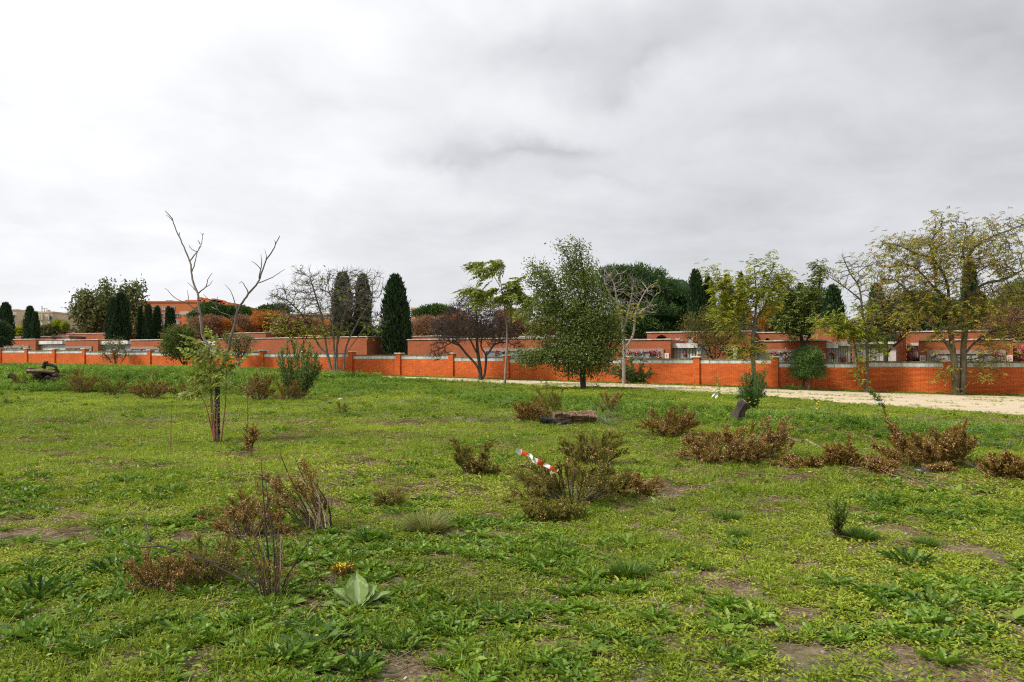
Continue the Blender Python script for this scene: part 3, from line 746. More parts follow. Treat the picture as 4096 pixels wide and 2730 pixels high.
    # cistern-white bits behind the left blocks
    a, b, Ya, Yb = span(226, 279, 9.0); g = Geo(); g.box(fW, a, b, 9, 10, zpix(250, 1372, Ya)-.6, zpix(250, 1357, Ya)); solo('white_screen', g, M_WSLAB, 'plain white slab below the red pyramid roof', 'slab', W(a, 9, zpix(250, 1372, Ya)-.6))
    # lantern standing behind the pillar
    s, Y = wsol(2797, .08); zb = zpix(2797, 1421, Y); root = thing('lantern', 'black lantern with cream glass on top of the wall pillar', 'lamp', W(s, .1, zb))
    M_BLK = plain('black_iron', (.02, .02, .022), (.04, .04, .045), 9, .5, 0); M_GL = plain('cream_glass', (.60, .50, .28), (.70, .60, .36), 6, .3, 0)
    def frus(g, r0, r1, z0, z1, K=6):
        a = np.arange(K)*2*math.pi/K; c = W(s, .1, 0)
        V = [(c[0]+r*math.cos(t), c[1]+r*math.sin(t), z) for r, z in ((r0, z0), (r1, z1)) for t in a]
        g.add(V, [(i, (i+1) % K, (i+1) % K+K, i+K) for i in range(K)]); g.add(V[:K], [tuple(range(K))]); g.add(V[K:], [tuple(range(K))])
    g = Geo(); frus(g, .14, .19, zb+.04, zb+.26); part('glass', g, M_GL, root)
    g = Geo(); frus(g, .26, .10, zb+.262, zb+.38); frus(g, .10, .03, zb+.382, zb+.44); part('hood', g, M_BLK, root)
    g = Geo(); frus(g, .15, .12, zb, zb+.038)
    c = W(s, .1, 0)
    for t in np.arange(6)*math.pi/3: tube(g, [(c[0]+.145*math.cos(t), c[1]+.145*math.sin(t), zb+.03), (c[0]+.195*math.cos(t), c[1]+.195*math.sin(t), zb+.27)], .012, 4)
    part('frame', g, M_BLK, root)
niche_rows()

# ---------------------------------------------------------------- apartment blocks far behind
M_ORW = plain('orange_brick_facade', (.50, .155, .05), (.56, .18, .06), .8, .9, .1)
M_TAN = plain('tan_facade', (.50, .41, .30), (.60, .50, .38), .5, .9, .1)
M_CREAM = plain('cream_facade', (.62, .55, .42), (.70, .62, .48), .5, .9, .1)
M_PEACH = plain('peach_facade', (.60, .36, .18), (.68, .42, .22), .5, .9, .1)
M_GLASS, nt, b_, _o = new_mat('window_glass'); b_.inputs['Base Color'].default_value = (.06, .075, .09, 1); b_.inputs['Roughness'].default_value = .12
M_GLASSL = plain('pale_blind', (.55, .57, .58), (.68, .69, .70), 2, .5, 0)
M_GREY = plain('grey_roof_plant', (.22, .24, .26), (.34, .36, .38), 2, .7, 0)
M_TILE = plain('brown_roof', (.13, .06, .045), (.20, .10, .07), 2, .9, .2)
def facade(label, Y, x0, x1, ytop, mat, wins=(), depth=14, name='apartment_block', skew=0.0, extra=None):
    p0 = at(x0, ytop, Y); p1 = at(x1, ytop, Y); zt = p0[2]; zb = .5
    root = thing(name, label, 'building', ((p0[0]+p1[0])/2, Y, zb))
    def F(x, d, z): return np.array([x, Y + d + skew*(x-p0[0]), z])
    g = Geo(); g.box(F, p0[0], p1[0], 0, depth, zb, zt); part('facade', g, mat, root)
    g = Geo(); g.box(F, p0[0]-.1, p1[0]+.1, -.12, depth+.1, zt+.01, zt+.28); part('cornice', g, mat, root)
    for (wx0, wx1, wy0, wy1, kind) in wins:
        a = at(wx0, wy1, Y); b = at(wx1, wy0, Y)
        g = Geo(); t = .12
        g.box(F, a[0]-t, b[0]+t, -.10, -.01, a[2]-t, a[2]); g.box(F, a[0]-t, b[0]+t, -.10, -.01, b[2], b[2]+t); g.box(F, a[0]-t, a[0], -.10, -.01, a[2], b[2]); g.box(F, b[0], b[0]+t, -.10, -.01, a[2], b[2])
        m_ = (a[0]+b[0])/2; g.box(F, m_-.05, m_+.05, -.09, -.01, a[2], b[2])
        w_ = part('window', g, M_GREY if kind != 2 else M_CREAM, root)
        g = Geo(); g.box(F, a[0], b[0], -.05, -.005, a[2], b[2]); part('pane', g, M_GLASSL if kind == 1 else M_GLASS, w_)
    return root, F
def far_blocks():
    r, F = facade('long orange brick apartment block with small windows behind the left cypresses', 150, 352, 742, 1211, M_ORW,
        [(648, 659, 1230, 1240, 1), (688, 697, 1229, 1239, 1), (604, 617, 1257, 1268, 0), (641, 645, 1257, 1268, 0), (649, 658, 1257, 1268, 0), (702, 719, 1257, 1268, 0), (735, 758-18, 1248, 1259, 0), (649, 658, 1285, 1296, 0), (708, 719, 1285, 1296, 1), (600, 612, 1286, 1297, 0), (400, 412, 1235, 1246, 0), (370, 390, 1280, 1292, 0), (612, 622, 1229, 1238, 0)])
    p = at(735, 1211, 150); 
    for (a, b, t) in ((622, 658, 1203), (692, 728, 1203), (560, 600, 1205)):
        g = Geo(); q0, q1 = at(a, t, 150), at(b, t, 150); n = 9
        for k in range(n):
            x = q0[0] + (q1[0]-q0[0])*k/n; g.add([F(x, .8, q0[2]-.4), F(x+.35, .8, q0[2]-.4), F(x+.15, 1.5, q0[2]), F(x-.2, 1.5, q0[2])], [(0, 1, 2, 3)])
            g.box(F, x-.02, x+.1, 1.4, 1.5, q0[2]-.6, q0[2]-.03)
        g.box(F, q0[0], q1[0], .6, 1.8, q0[2]-.62, q0[2]-.5); part('solar_rack', g, M_GREY, r)
    g = Geo(); q0, q1 = at(657, 1201, 150), at(679, 1211, 150); g.box(F, q0[0], q1[0], .6, 3, q1[2]+.3, q0[2]); part('roof_unit', g, M_GREY, r)
    for (x, t) in ((431, 1193), (612, 1204)):
        q0, q1 = at(x-7, t, 150), at(x+7, 1211, 150); g = Geo(); g.box(F, q0[0], q1[0], 2, 3, q1[2]+.3, q0[2]); part('chimney', g, M_ORW, r)
    r, F = facade('orange apartment wing standing in front of the long block, with tan panel and wide windows', 146, 742, 800, 1211, M_ORW, [(762, 784, 1247, 1259, 0), (760, 784, 1276, 1288, 1), (703+42, 719+32, 1257, 1268, 0)])
    g = Geo(); a = at(745, 1259, 146), at(761, 1247, 146); g.box(F, a[0][0]-1.2, a[1][0]-.2, -.06, -.006, a[0][2], a[1][2]); part('tan_panel', g, M_TAN, r)
    r, F = facade('upper set-back orange apartment block with roof terrace right of the long block', 165, 728, 935, 1222, M_ORW, [(858, 868, 1232, 1240, 0), (880, 892, 1232, 1240, 0), (900, 915, 1233, 1242, 0)])
    for (x0, x1, t) in ((732, 850, 1199), (850, 905, 1210), (780, 796, 1188), (806, 812, 1192), (838, 850, 1193), (884, 892, 1205), (916, 926, 1211), (905, 928, 1215)):
        q0, q1 = at(x0, t, 165), at(x1, 1222, 165); g = Geo(); g.box(F, q0[0], q1[0], 1.0, 8, q1[2]+.3, q0[2]); part('roof_storey', g, M_ORW, r)
    facade('brown roofed building right of the orange apartment blocks', 190, 905, 985, 1236, M_TILE, (), 10, 'far_house')
    wins = [(42, 62, 1261, 1272, 0), (55, 62, 1278, 1288, 0)]
    r, F = facade('tan stepped apartment tower between the two leftmost cypresses', 170, -40, 66, 1243, M_TAN, wins)
    g = Geo(); 
    facade('low tan wing with dark square windows behind the leftmost cypresses', 172, 60, 275, 1284, M_TAN, [(71, 77, 1294, 1305, 0), (150, 154, 1296, 1306, 0), (167, 172, 1297, 1305, 0), (184, 193, 1296, 1305, 0), (237, 243, 1301, 1311, 0), (93, 98, 1294, 1304, 0)])
    r, F = facade('tan tower with pale buttresses and blue window right of the double cypress', 169, 140, 210, 1252, M_TAN, [(190, 208, 1268, 1280, 0), (201, 206, 1286, 1296, 0), (196, 206, 1298, 1301, 0)])
    for x in (153, 157, 164, 190):
        g = Geo(); q0, q1 = at(x, 1256, 168.4), at(x+2.5, 1280, 168.4); g.box(F, q0[0], q1[0], -.5, -.02, q1[2], q0[2]); part('buttress', g, M_CREAM, r)
    q0 = at(168, 1224, 172); g = Geo(); tube(g, [(q0[0], 172, at(168, 1251, 172)[2]), (q0[0], 172, q0[2])], .10, 4); q = at(178, 1234, 172); tube(g, [(q[0], 172, at(168, 1251, 172)[2]), (q[0], 172, q[2])], .08, 4); tube(g, [(q[0]-.6, 172, q[2]), (q[0]+.8, 172, q[2]-.1)], .06, 4); part('aerial', g, M_GREY, r)
    q0, q1 = at(173, 1248, 169), at(180, 1252, 169); g = Geo(); g.box(F, q0[0], q1[0], 1, 2, q1[2]+.3, q0[2]+.5); part('chimney', g, M_TAN, r)
    r, F = facade('small tan roof house with dark chimneys between two cypresses', 180, 70, 96, 1268, M_TAN, ())
    for x in (76, 85): q0, q1 = at(x, 1258, 180), at(x+5, 1268, 180); g = Geo(); g.box(F, q0[0], q1[0], 1, 2, q1[2]+.3, q0[2]); part('chimney', g, M_GREY, r)
    r, F = facade('cream and peach balcony block behind the red pyramid roof', 185, 262, 370, 1308, M_PEACH, [(287, 302, 1317, 1326, 1), (307, 322, 1317, 1325, 1), (330, 350, 1317, 1325, 1), (262, 270, 1318, 1326, 0)])
    r, F = facade('cream upper storey of the balcony block with dark bay windows', 190, 225, 372, 1286, M_CREAM, [(273, 282, 1294, 1304, 0), (302, 314, 1294, 1303, 0), (284, 292, 1294, 1304, 0), (340, 352, 1294, 1304, 0)])
    for (x0, x1, t) in ((247, 272, 1281), (335, 347, 1278), (296, 320, 1283)):
        q0, q1 = at(x0, t, 190), at(x1, 1286, 190); g = Geo(); g.box(F, q0[0], q1[0], 1, 6, q1[2]+.3, q0[2]); part('roof_unit', g, M_CREAM, r)
    # yellow house behind the bare tree
    r, F = facade('yellow house with pitched roofs seen through the large bare tree', 120, 1228, 1345, 1262, M_PEACH, [(1296, 1302, 1256, 1262, 0), (1264, 1284, 1262, 1266, 0)], 8, 'far_house')
    pts = [at(1318, 1262, 120), at(1350, 1262, 120), at(1328, 1214, 120)]; g = Geo(); g.add([p+np.array([0, -.02, 0]) for p in pts]+[p+np.array([0, 8, 0]) for p in pts], [(0, 1, 2), (3, 5, 4)]); g.add([p+np.array([0, -.02, 0]) for p in pts]+[p+np.array([0, 8, 0]) for p in pts], [(0, 2, 5, 3), (1, 4, 5, 2)]); part('gable', g, M_PEACH, r)
    facade('yellow tower house right of the tallest cypress', 130, 1645, 1664, 1238, M_PEACH, [(1650, 1655, 1246, 1252, 0)], 4, 'far_house')
    facade('grey roofed house far behind the orange autumn trees', 160, 1165, 1228, 1262, M_GREY, (), 8, 'far_house')
far_blocks()
# ---------------------------------------------------------------- vegetation materials
BARK_D = bark_mat('dark_bark', (.018, .014, .011), (.075, .060, .048), 9)
BARK_G = bark_mat('grey_bark', (.055, .048, .038), (.19, .165, .130), 9)
BARK_P = bark_mat('pale_bark', (.14, .115, .095), (.36, .31, .27), 7)
BARK_M = bark_mat('mossy_bark', (.045, .034, .020), (.13, .105, .055), 7, .95, (2.5, (.10, .105, .030)))
BARK_R = bark_mat('reddish_stem', (.13, .050, .025), (.30, .13, .07), 12)
BARK_C = bark_mat('charred_wood', (.006, .005, .005), (.030, .024, .020), 14)
L_CYP = leaf_mat('cypress_foliage', [(.010, .030, .014), (.028, .064, .022), (.065, .115, .034)], .12, .6)
L_PINE = leaf_mat('pine_foliage', [(.014, .038, .010), (.048, .105, .018), (.12, .21, .035)], .15, .55)
L_ELM = leaf_mat('elm_leaves', [(.045, .065, .012), (.10, .14, .026), (.19, .24, .055), (.30, .34, .12)], .35, .45)
L_AIL = leaf_mat('ailanthus_leaflets', [(.10, .14, .016), (.21, .25, .04), (.34, .37, .09), (.46, .48, .17)], .38, .4)
L_AUT = leaf_mat('yellowing_leaves', [(.11, .145, .016), (.24, .27, .028), (.38, .37, .05), (.40, .31, .07), (.36, .20, .10)], .38, .5)
L_AUT2 = leaf_mat('yellow_green_leaves', [(.12, .17, .014), (.23, .28, .026), (.36, .38, .045), (.44, .38, .06)], .38, .5)
L_ORA = leaf_mat('orange_autumn_leaves', [(.16, .075, .025), (.34, .12, .022), (.56, .20, .022), (.62, .30, .04)], .25, .6)
L_BRN = leaf_mat('brown_autumn_twigs', [(.11, .055, .038), (.20, .10, .062), (.30, .155, .085), (.24, .17, .06)], .15, .8)
L_OLV = leaf_mat('olive_leaves', [(.06, .075, .022), (.14, .16, .055), (.24, .26, .11)], .25, .5)
L_WIL = leaf_mat('willow_leaves', [(.06, .10, .022), (.15, .21, .05), (.30, .36, .15)], .3, .45)
L_REED = leaf_mat('reed_leaves', [(.07, .12, .04), (.16, .22, .08), (.32, .34, .16)], .25, .5)
L_HEATH = leaf_mat('heath_leaves', [(.09, .058, .014), (.21, .135, .024), (.36, .215, .038), (.26, .24, .04)], .3, .6)
L_HEATG = leaf_mat('heath_green_leaves', [(.08, .085, .018), (.17, .17, .03), (.30, .27, .05), (.42, .28, .05)], .35, .6)
L_SEED = leaf_mat('tan_seed_heads', [(.20, .09, .035), (.36, .19, .08), (.55, .36, .19), (.72, .56, .36)], .25, .8)
BARK_H = bark_mat('brown_twig_bark', (.05, .034, .022), (.19, .13, .085), 16)
L_DRY = leaf_mat('dry_stalks', [(.14, .09, .05), (.30, .22, .12), (.48, .40, .25)], .1, .8)
L_FLY = leaf_mat('yellow_flowers', [(.75, .50, .02), (.80, .62, .03), (.70, .35, .02)], .2, .6)
GREEN1 = [(.045, .095, .010), (.095, .175, .016), (.165, .26, .024), (.26, .36, .045)]

# ---------------------------------------------------------------- tree builders
def ell_pts(ells, Y, n, dep=.9, r=rng, zmin=None):
    """random points in ellipses given in photograph pixels (cx, cy, rx, ry[, weight[, depth_shift_m]]) at depth Y"""
    w = np.array([e[2]*e[3]*(e[4] if len(e) > 4 else 1) for e in ells], float); w /= w.sum(); k = r.choice(len(ells), n, p=w); out = np.zeros((n, 3))
    for i, e in enumerate(ells):
        m = k == i; q = m.sum()
        if not q: continue
        v = unit(r.normal(size=(q, 3)))*(r.random(q)[:, None]**(1/3.)); c = at(e[0], e[1], Y); rx = e[2]*Y/FPX; rz = e[3]*Y/FPX
        ry = rx*dep; sh = e[5] if len(e) > 5 else 0
        out[m] = c + v*np.array([rx, ry, rz]) + np.array([0, sh, 0])
    return out
def colonize(seeds, att, step, di, dk, iters=90, trop=(0, 0, .12), r=rng, jit=.18):
    """seeds: list of polylines (first point of a polyline after the first attaches to the nearest earlier node)"""
    P = []; par = []
    for k, pl in enumerate(seeds):
        if k == 0: last = -1
        else:
            A = np.array(P); last = int(np.argmin(((A-pl[0])**2).sum(1)))
            if np.linalg.norm(A[last]-pl[0]) < step*1.3: pl = pl[1:]
            else:
                if getattr(colonize, 'free', False): last = -1
        for p in pl: P.append(np.array(p)); par.append(last); last = len(P)-1
    P = np.array(P); par = list(par); trop = np.array(trop); seen = set()
    nid = np.zeros(len(att), int); nd = np.full(len(att), 1e9)
    def upd(i0, Pn):
        if not len(Pn) or not len(att): return
        d = np.sqrt(((att[:, None]-Pn[None])**2).sum(2)); j = d.argmin(1); dm = d[np.arange(len(att)), j]; b = dm < nd
        nd[b] = dm[b]; nid[b] = j[b]+i0
    upd(0, P)
    for _ in range(iters):
        keep = nd > dk; att = att[keep]; nid = nid[keep]; nd = nd[keep]
        if not len(att): break
        act = nd < di
        if not act.any():
            di *= 1.5
            if di > 60: break
            continue
        ids = nid[act]; dr = unit(att[act]-P[ids]); u, inv = np.unique(ids, return_inverse=True); S = np.zeros((len(u), 3)); np.add.at(S, inv, dr)
        d = unit(unit(S) + trop + r.normal(size=S.shape)*jit); N = P[u]+d*step; ok = []
        for q in range(len(u)):
            key = (u[q], tuple(np.round(d[q]*3).astype(int)))
            if key in seen: continue
            seen.add(key); ok.append(q)
        if not ok:
            att = att[~act]; nid = nid[~act]; nd = nd[~act]; continue
        Pn = N[ok]; i0 = len(P); P = np.concatenate([P, Pn]); par += [int(u[q]) for q in ok]; upd(i0, Pn)
    return P, np.array(par)
def tree_mesh(P, par, rbase, rmin, pw=.5, geo=None, tint=.5):
    n = len(P); tips = np.zeros(n); nch = np.zeros(n, int)
    for i in range(n-1, -1, -1):
        if tips[i] == 0: tips[i] = 1
        if par[i] >= 0: tips[par[i]] += tips[i]; nch[par[i]] += 1
    tot = tips[par < 0].max(); rad = rmin + (rbase-rmin)*(tips/tot)**pw
    D = np.zeros((n, 3)); m = par >= 0; D[m] = P[m]-P[par[m]]
    # main child of every node
    main = {}
    for i in range(n):
        p = par[i]
        if p >= 0 and (p not in main or tips[i] > tips[main[p]]): main[p] = i
    for i in np.where(~m)[0]: D[i] = (P[main[i]]-P[i]) if i in main else np.array([0, 0, 1.])
    geo = geo or Geo(); E = np.where(m)[0]; ism = np.array([main[par[i]] == i for i in E])
    pa = par[E]; A = P[pa]; B = P[E]; DB = D[E]; DA = np.where(ism[:, None], D[pa], D[E]); rb = rad[E]; ra = np.where(ism, rad[pa], rad[E]*1.25)
    big = ra > .035
    for sel, K in ((big, 7), (~big & (ra > .012), 4), (~big & (ra <= .012), 3)):
        edges_tubes(geo, A[sel], B[sel], DA[sel], DB[sel], ra[sel], rb[sel], K, tint)
    return geo, rad, tips, D
def px_line(pts, Y, dy=None, step=.35):
    out = []
    for i, p in enumerate(pts):
        y = Y + (p[2] if len(p) > 2 else (dy or 0)*i/max(1, len(pts)-1)); out.append(at(p[0], p[1], y))
    return smooth_poly(out, step)

def make_tree(name, label, cat, Y, limbs, ells, natt, rbase, rmin=.008, step=.3, di=6, dk=.5, bark=BARK_G, leaf=None, nleaf=0, ll=.12, lw=.06, wind=(0, 0, 0), tuft=None, trop=(0, 0, .1),
              group=None, dep=.9, seed=1, tint=(0, 1), tmpl=LEAF4, spread=.25, maxtips=8, leafz=None, jit=.18, pw=.5, base=None, twigs=0, twl=.5, twr=.009):
    r = np.random.default_rng(seed); lines = []
    for k, l in enumerate(limbs):
        lines.append(px_line(l, Y, (r.uniform(-1, 1)*.9 if k else 0), step))
    b = np.array(base if base is not None else lines[0][0]); b[2] = min(b[2], gz(b[0], b[1]))
    lines[0][0][2] = b[2]-.05
    att = ell_pts(ells, Y, natt, dep, r)
    P, par = colonize(lines, att, step, di, dk, trop=trop, r=r, jit=jit)
    root = thing(name, label, cat, b, group)
    g, rad, tips, D = tree_mesh(P, par, rbase, rmin, pw)
    if twigs:
        c = np.where(tips <= 5)[0]; k = np.repeat(c, twigs); n = len(k); p0 = P[k] - D[k]*r.random((n, 1)); d = unit(unit(D[k])*.9 + r.normal(size=(n, 3))*.55 + np.array(trop)*2)
        L = twl*r.uniform(.5, 1.2, n)[:, None]; p1 = p0+d*L*.5; d2 = unit(d+r.normal(size=(n, 3))*.35+np.array(trop)); p2 = p1+d2*L*.5; rr = np.full(n, twr)
        edges_tubes(g, p0, p1, d, d, rr, rr*.8, 3); edges_tubes(g, p1, p2, d, d2, rr*.8, rr*.4, 3)
        P = np.concatenate([P, p1, p2]); D = np.concatenate([D, d*L*.5, d2*L*.5]); tips = np.concatenate([tips, np.ones(2*n)])
    part('trunk', g, bark, root, smooth=True)
    if leaf is not None and nleaf:
        cand = np.where(tips <= maxtips)[0]
        if leafz is not None: 
            pz = np.array([leafz(p) for p in P[cand]]); cand = r.choice(cand, size=min(len(cand), len(cand)), replace=True, p=pz/pz.sum())
        g = Geo(); k = r.choice(cand, nleaf); 
        if tuft is None:
            pos = P[k] + D[k]*r.random((nleaf, 1)) + r.normal(size=(nleaf, 3))*spread
            dr = unit(r.normal(size=(nleaf, 3))*.7 + unit(D[k])*.5 + np.array(wind))
            place(g, tmpl, pos, dr, rdir(nleaf, r)+np.array([0, 0, .8]), ll*r.uniform(.6, 1.25, nleaf), lw*r.uniform(.7, 1.2, nleaf), r.uniform(tint[0], tint[1], nleaf))
        else:       # tufts of leaflets: tuft leaflets around nleaf centres
            pos = P[k] + r.normal(size=(nleaf, 3))*spread; wd = np.array(wind); tn = r.uniform(tint[0], tint[1], nleaf)
            ax = unit(r.normal(size=(nleaf, 3))*np.array([.7, .7, .3]) + wd)
            for q in range(tuft):
                t = (q//2+1)/(tuft/2+.5); side = unit(np.cross(ax, np.array([0, 0, 1.])))*(1 if q % 2 else -1)
                L = tuft*ll*.32; pp = pos + ax*L*t - np.array([0, 0, 1])*L*.35*t*t; dr = side*.75 + ax*.55 + np.array([0, 0, -.35]) + r.normal(size=(nleaf, 3))*.22 + wd*.5
                place(g, tmpl, pp, dr, rdir(nleaf, r)*.6+np.array([0, 0, 1.]), ll*r.uniform(.8, 1.2, nleaf), lw, np.clip(tn + r.normal(size=nleaf)*.1, 0, 1))
        part('foliage', g, leaf, root)
    return root

def icosph(c, rx, ry, rz, sub=2):
    import bmesh
    bm = bmesh.new(); bmesh.ops.create_icosphere(bm, subdivisions=sub, radius=1)
    V = np.array([v.co[:] for v in bm.verts]); F = np.array([[v.index for v in f.verts] for f in bm.faces]); bm.free()
    n = 1 + .14*np.sin(V[:, 0]*7+c[0]) + .12*np.sin(V[:, 1]*6+V[:, 2]*8); return V*n[:, None]*np.array([rx, ry, rz]) + c, F
def cypress(label, px, ybot, ytop, hw, Y, seed=0, lean=0, n=5200, top=.18, group='dark cypresses behind the cemetery', core=True, cat='cypress'):
    """column of upright dark sprays"""
    r = np.random.default_rng(100+seed); zt = zpix(px+lean, ytop, Y); x, yy = at(px, ybot, Y)[:2]; zb = min(zpix(px, ybot, Y), 1.4)-.6; zb = max(zb, -.3); H = zt-zb; Rr = hw*Y/FPX; lx = lean*Y/FPX
    root = thing('cypress', label, cat, (x, Y, zb), group)
    g = Geo(); tube(g, [(x, Y, zb-.3), (x, Y, zb+H*.5), (x+lx*.8, Y, zb+H*.85)], [.22, .14, .04], 7); part('trunk', g, BARK_D, root)
    a = r.uniform(0, 2*math.pi, n); h = r.random(n)**.9
    ph = r.uniform(0, 6, 6)
    def prof(h, a):
        base = np.minimum(1, (h/.10+.55))*np.clip(1-((h-.30)/.70).clip(0)**2.6, 0, 1)**.55
        lump = 1 + .10*np.sin(a*3+h*9+ph[0]) + .13*np.sin(a*5-h*16+ph[1]) + .10*np.sin(a*9+h*31+ph[2]) + .07*np.sin(a*13-h*47+ph[3])
        return base*lump
    rr = prof(h, a)*Rr*np.where(r.random(n) < .06, r.uniform(1.0, 1.22, n), r.uniform(.74, 1.03, n))
    pos = np.stack([x+lx*h+rr*np.cos(a), Y+rr*np.sin(a), zb+h*H*.97], 1)
    out = np.stack([np.cos(a), np.sin(a), np.zeros(n)], 1)
    dr = out*.42 + np.array([0, 0, 1.]) + r.normal(size=(n, 3))*.22
    lump = np.sin(a*5-h*16+ph[1])*.5+.5
    g = Geo(); L = Rr*.30+.16
    place(g, LEAF5, pos, dr, out+rdir(n, r)*.6, L*r.uniform(.6, 1.3, n), L*.30, np.clip(r.uniform(.1, .9, n), 0, 1))
    if core:  # added solid core blocks light; its dark tint paints the crown's inner shade
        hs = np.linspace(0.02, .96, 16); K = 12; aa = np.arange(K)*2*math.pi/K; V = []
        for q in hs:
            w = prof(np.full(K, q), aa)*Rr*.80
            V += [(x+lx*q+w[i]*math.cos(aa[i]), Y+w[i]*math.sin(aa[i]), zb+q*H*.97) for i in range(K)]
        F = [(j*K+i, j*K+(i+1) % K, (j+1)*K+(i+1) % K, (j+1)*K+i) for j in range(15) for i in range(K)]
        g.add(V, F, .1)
    part('foliage', g, L_CYP, root); return root
def clump_tree(name, label, cat, Y, base_px, ells, leaf, nclump=90, cr=.6, per=90, ll=.35, lw=.10, group=None, seed=0, up=.5, trunk=True, tint=(0, 1), dep=.9, shell=.55, core=.72, bark=BARK_D, tr=.22, tmpl=LEAF4, flat=False):
    """crown of many needle or leaf clumps set in ellipses given in photograph pixels"""
    r = np.random.default_rng(300+seed); bx = at(base_px[0], base_px[1], Y); zg = gz(bx[0], bx[1]); b = np.array([bx[0], Y, zg-.1]); root = thing(name, label, cat, b, group)
    w = np.array([e[2]*e[3] for e in ells], float); w /= w.sum(); g = Geo(); C = []
    for e, wi in zip(ells, w):
        q = max(3, int(nclump*wi)); v = unit(r.normal(size=(q, 3))); v[:, 2] = np.where((v[:, 2] < -.35) & flat, -v[:, 2], v[:, 2]); rad = shell + (1-shell)*r.random(q)[:, None]**.6
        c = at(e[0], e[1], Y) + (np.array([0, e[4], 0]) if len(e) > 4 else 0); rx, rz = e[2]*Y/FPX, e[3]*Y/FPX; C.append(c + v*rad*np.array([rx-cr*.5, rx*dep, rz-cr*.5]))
        if core:  # added lumpy core, darkest tint painting the shade between clumps
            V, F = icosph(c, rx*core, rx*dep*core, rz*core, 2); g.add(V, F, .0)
    C = np.concatenate(C); n = len(C)*per; k = np.repeat(np.arange(len(C)), per); ct = r.uniform(tint[0], tint[1], len(C))
    v = rdir(n, r); v[:, 2] = np.where(v[:, 2] < -.5, -v[:, 2], v[:, 2]); pos = C[k] + v*(r.random((n, 1))**.4)*cr*np.array([1, 1, .8]); dr = v*.5 + np.array([0, 0, up*.6]) + r.normal(size=(n, 3))*.6
    place(g, tmpl, pos, dr, v + r.normal(size=(n, 3))*.35, ll*r.uniform(.7, 1.3, n), lw, np.clip(ct[k]*.6 + r.uniform(0, .4, n), 0, 1))
    if trunk:
        gt = Geo(); top = C.mean(0); tube(gt, [b, b*.6+top*.4+np.array([.1, 0, 0]), top], [tr, tr*.75, tr*.3], 8)
        for q in range(7):
            t = C[r.integers(len(C))]; s = b*.45+top*.55; pl = smooth_poly([s, (s+t)/2+np.array([0, 0, -.2]), t], .8); tube(gt, pl, np.linspace(tr*.4, .03, len(pl)), 5)
        part('trunk', gt, bark, root)
    part('foliage', g, leaf, root); return root

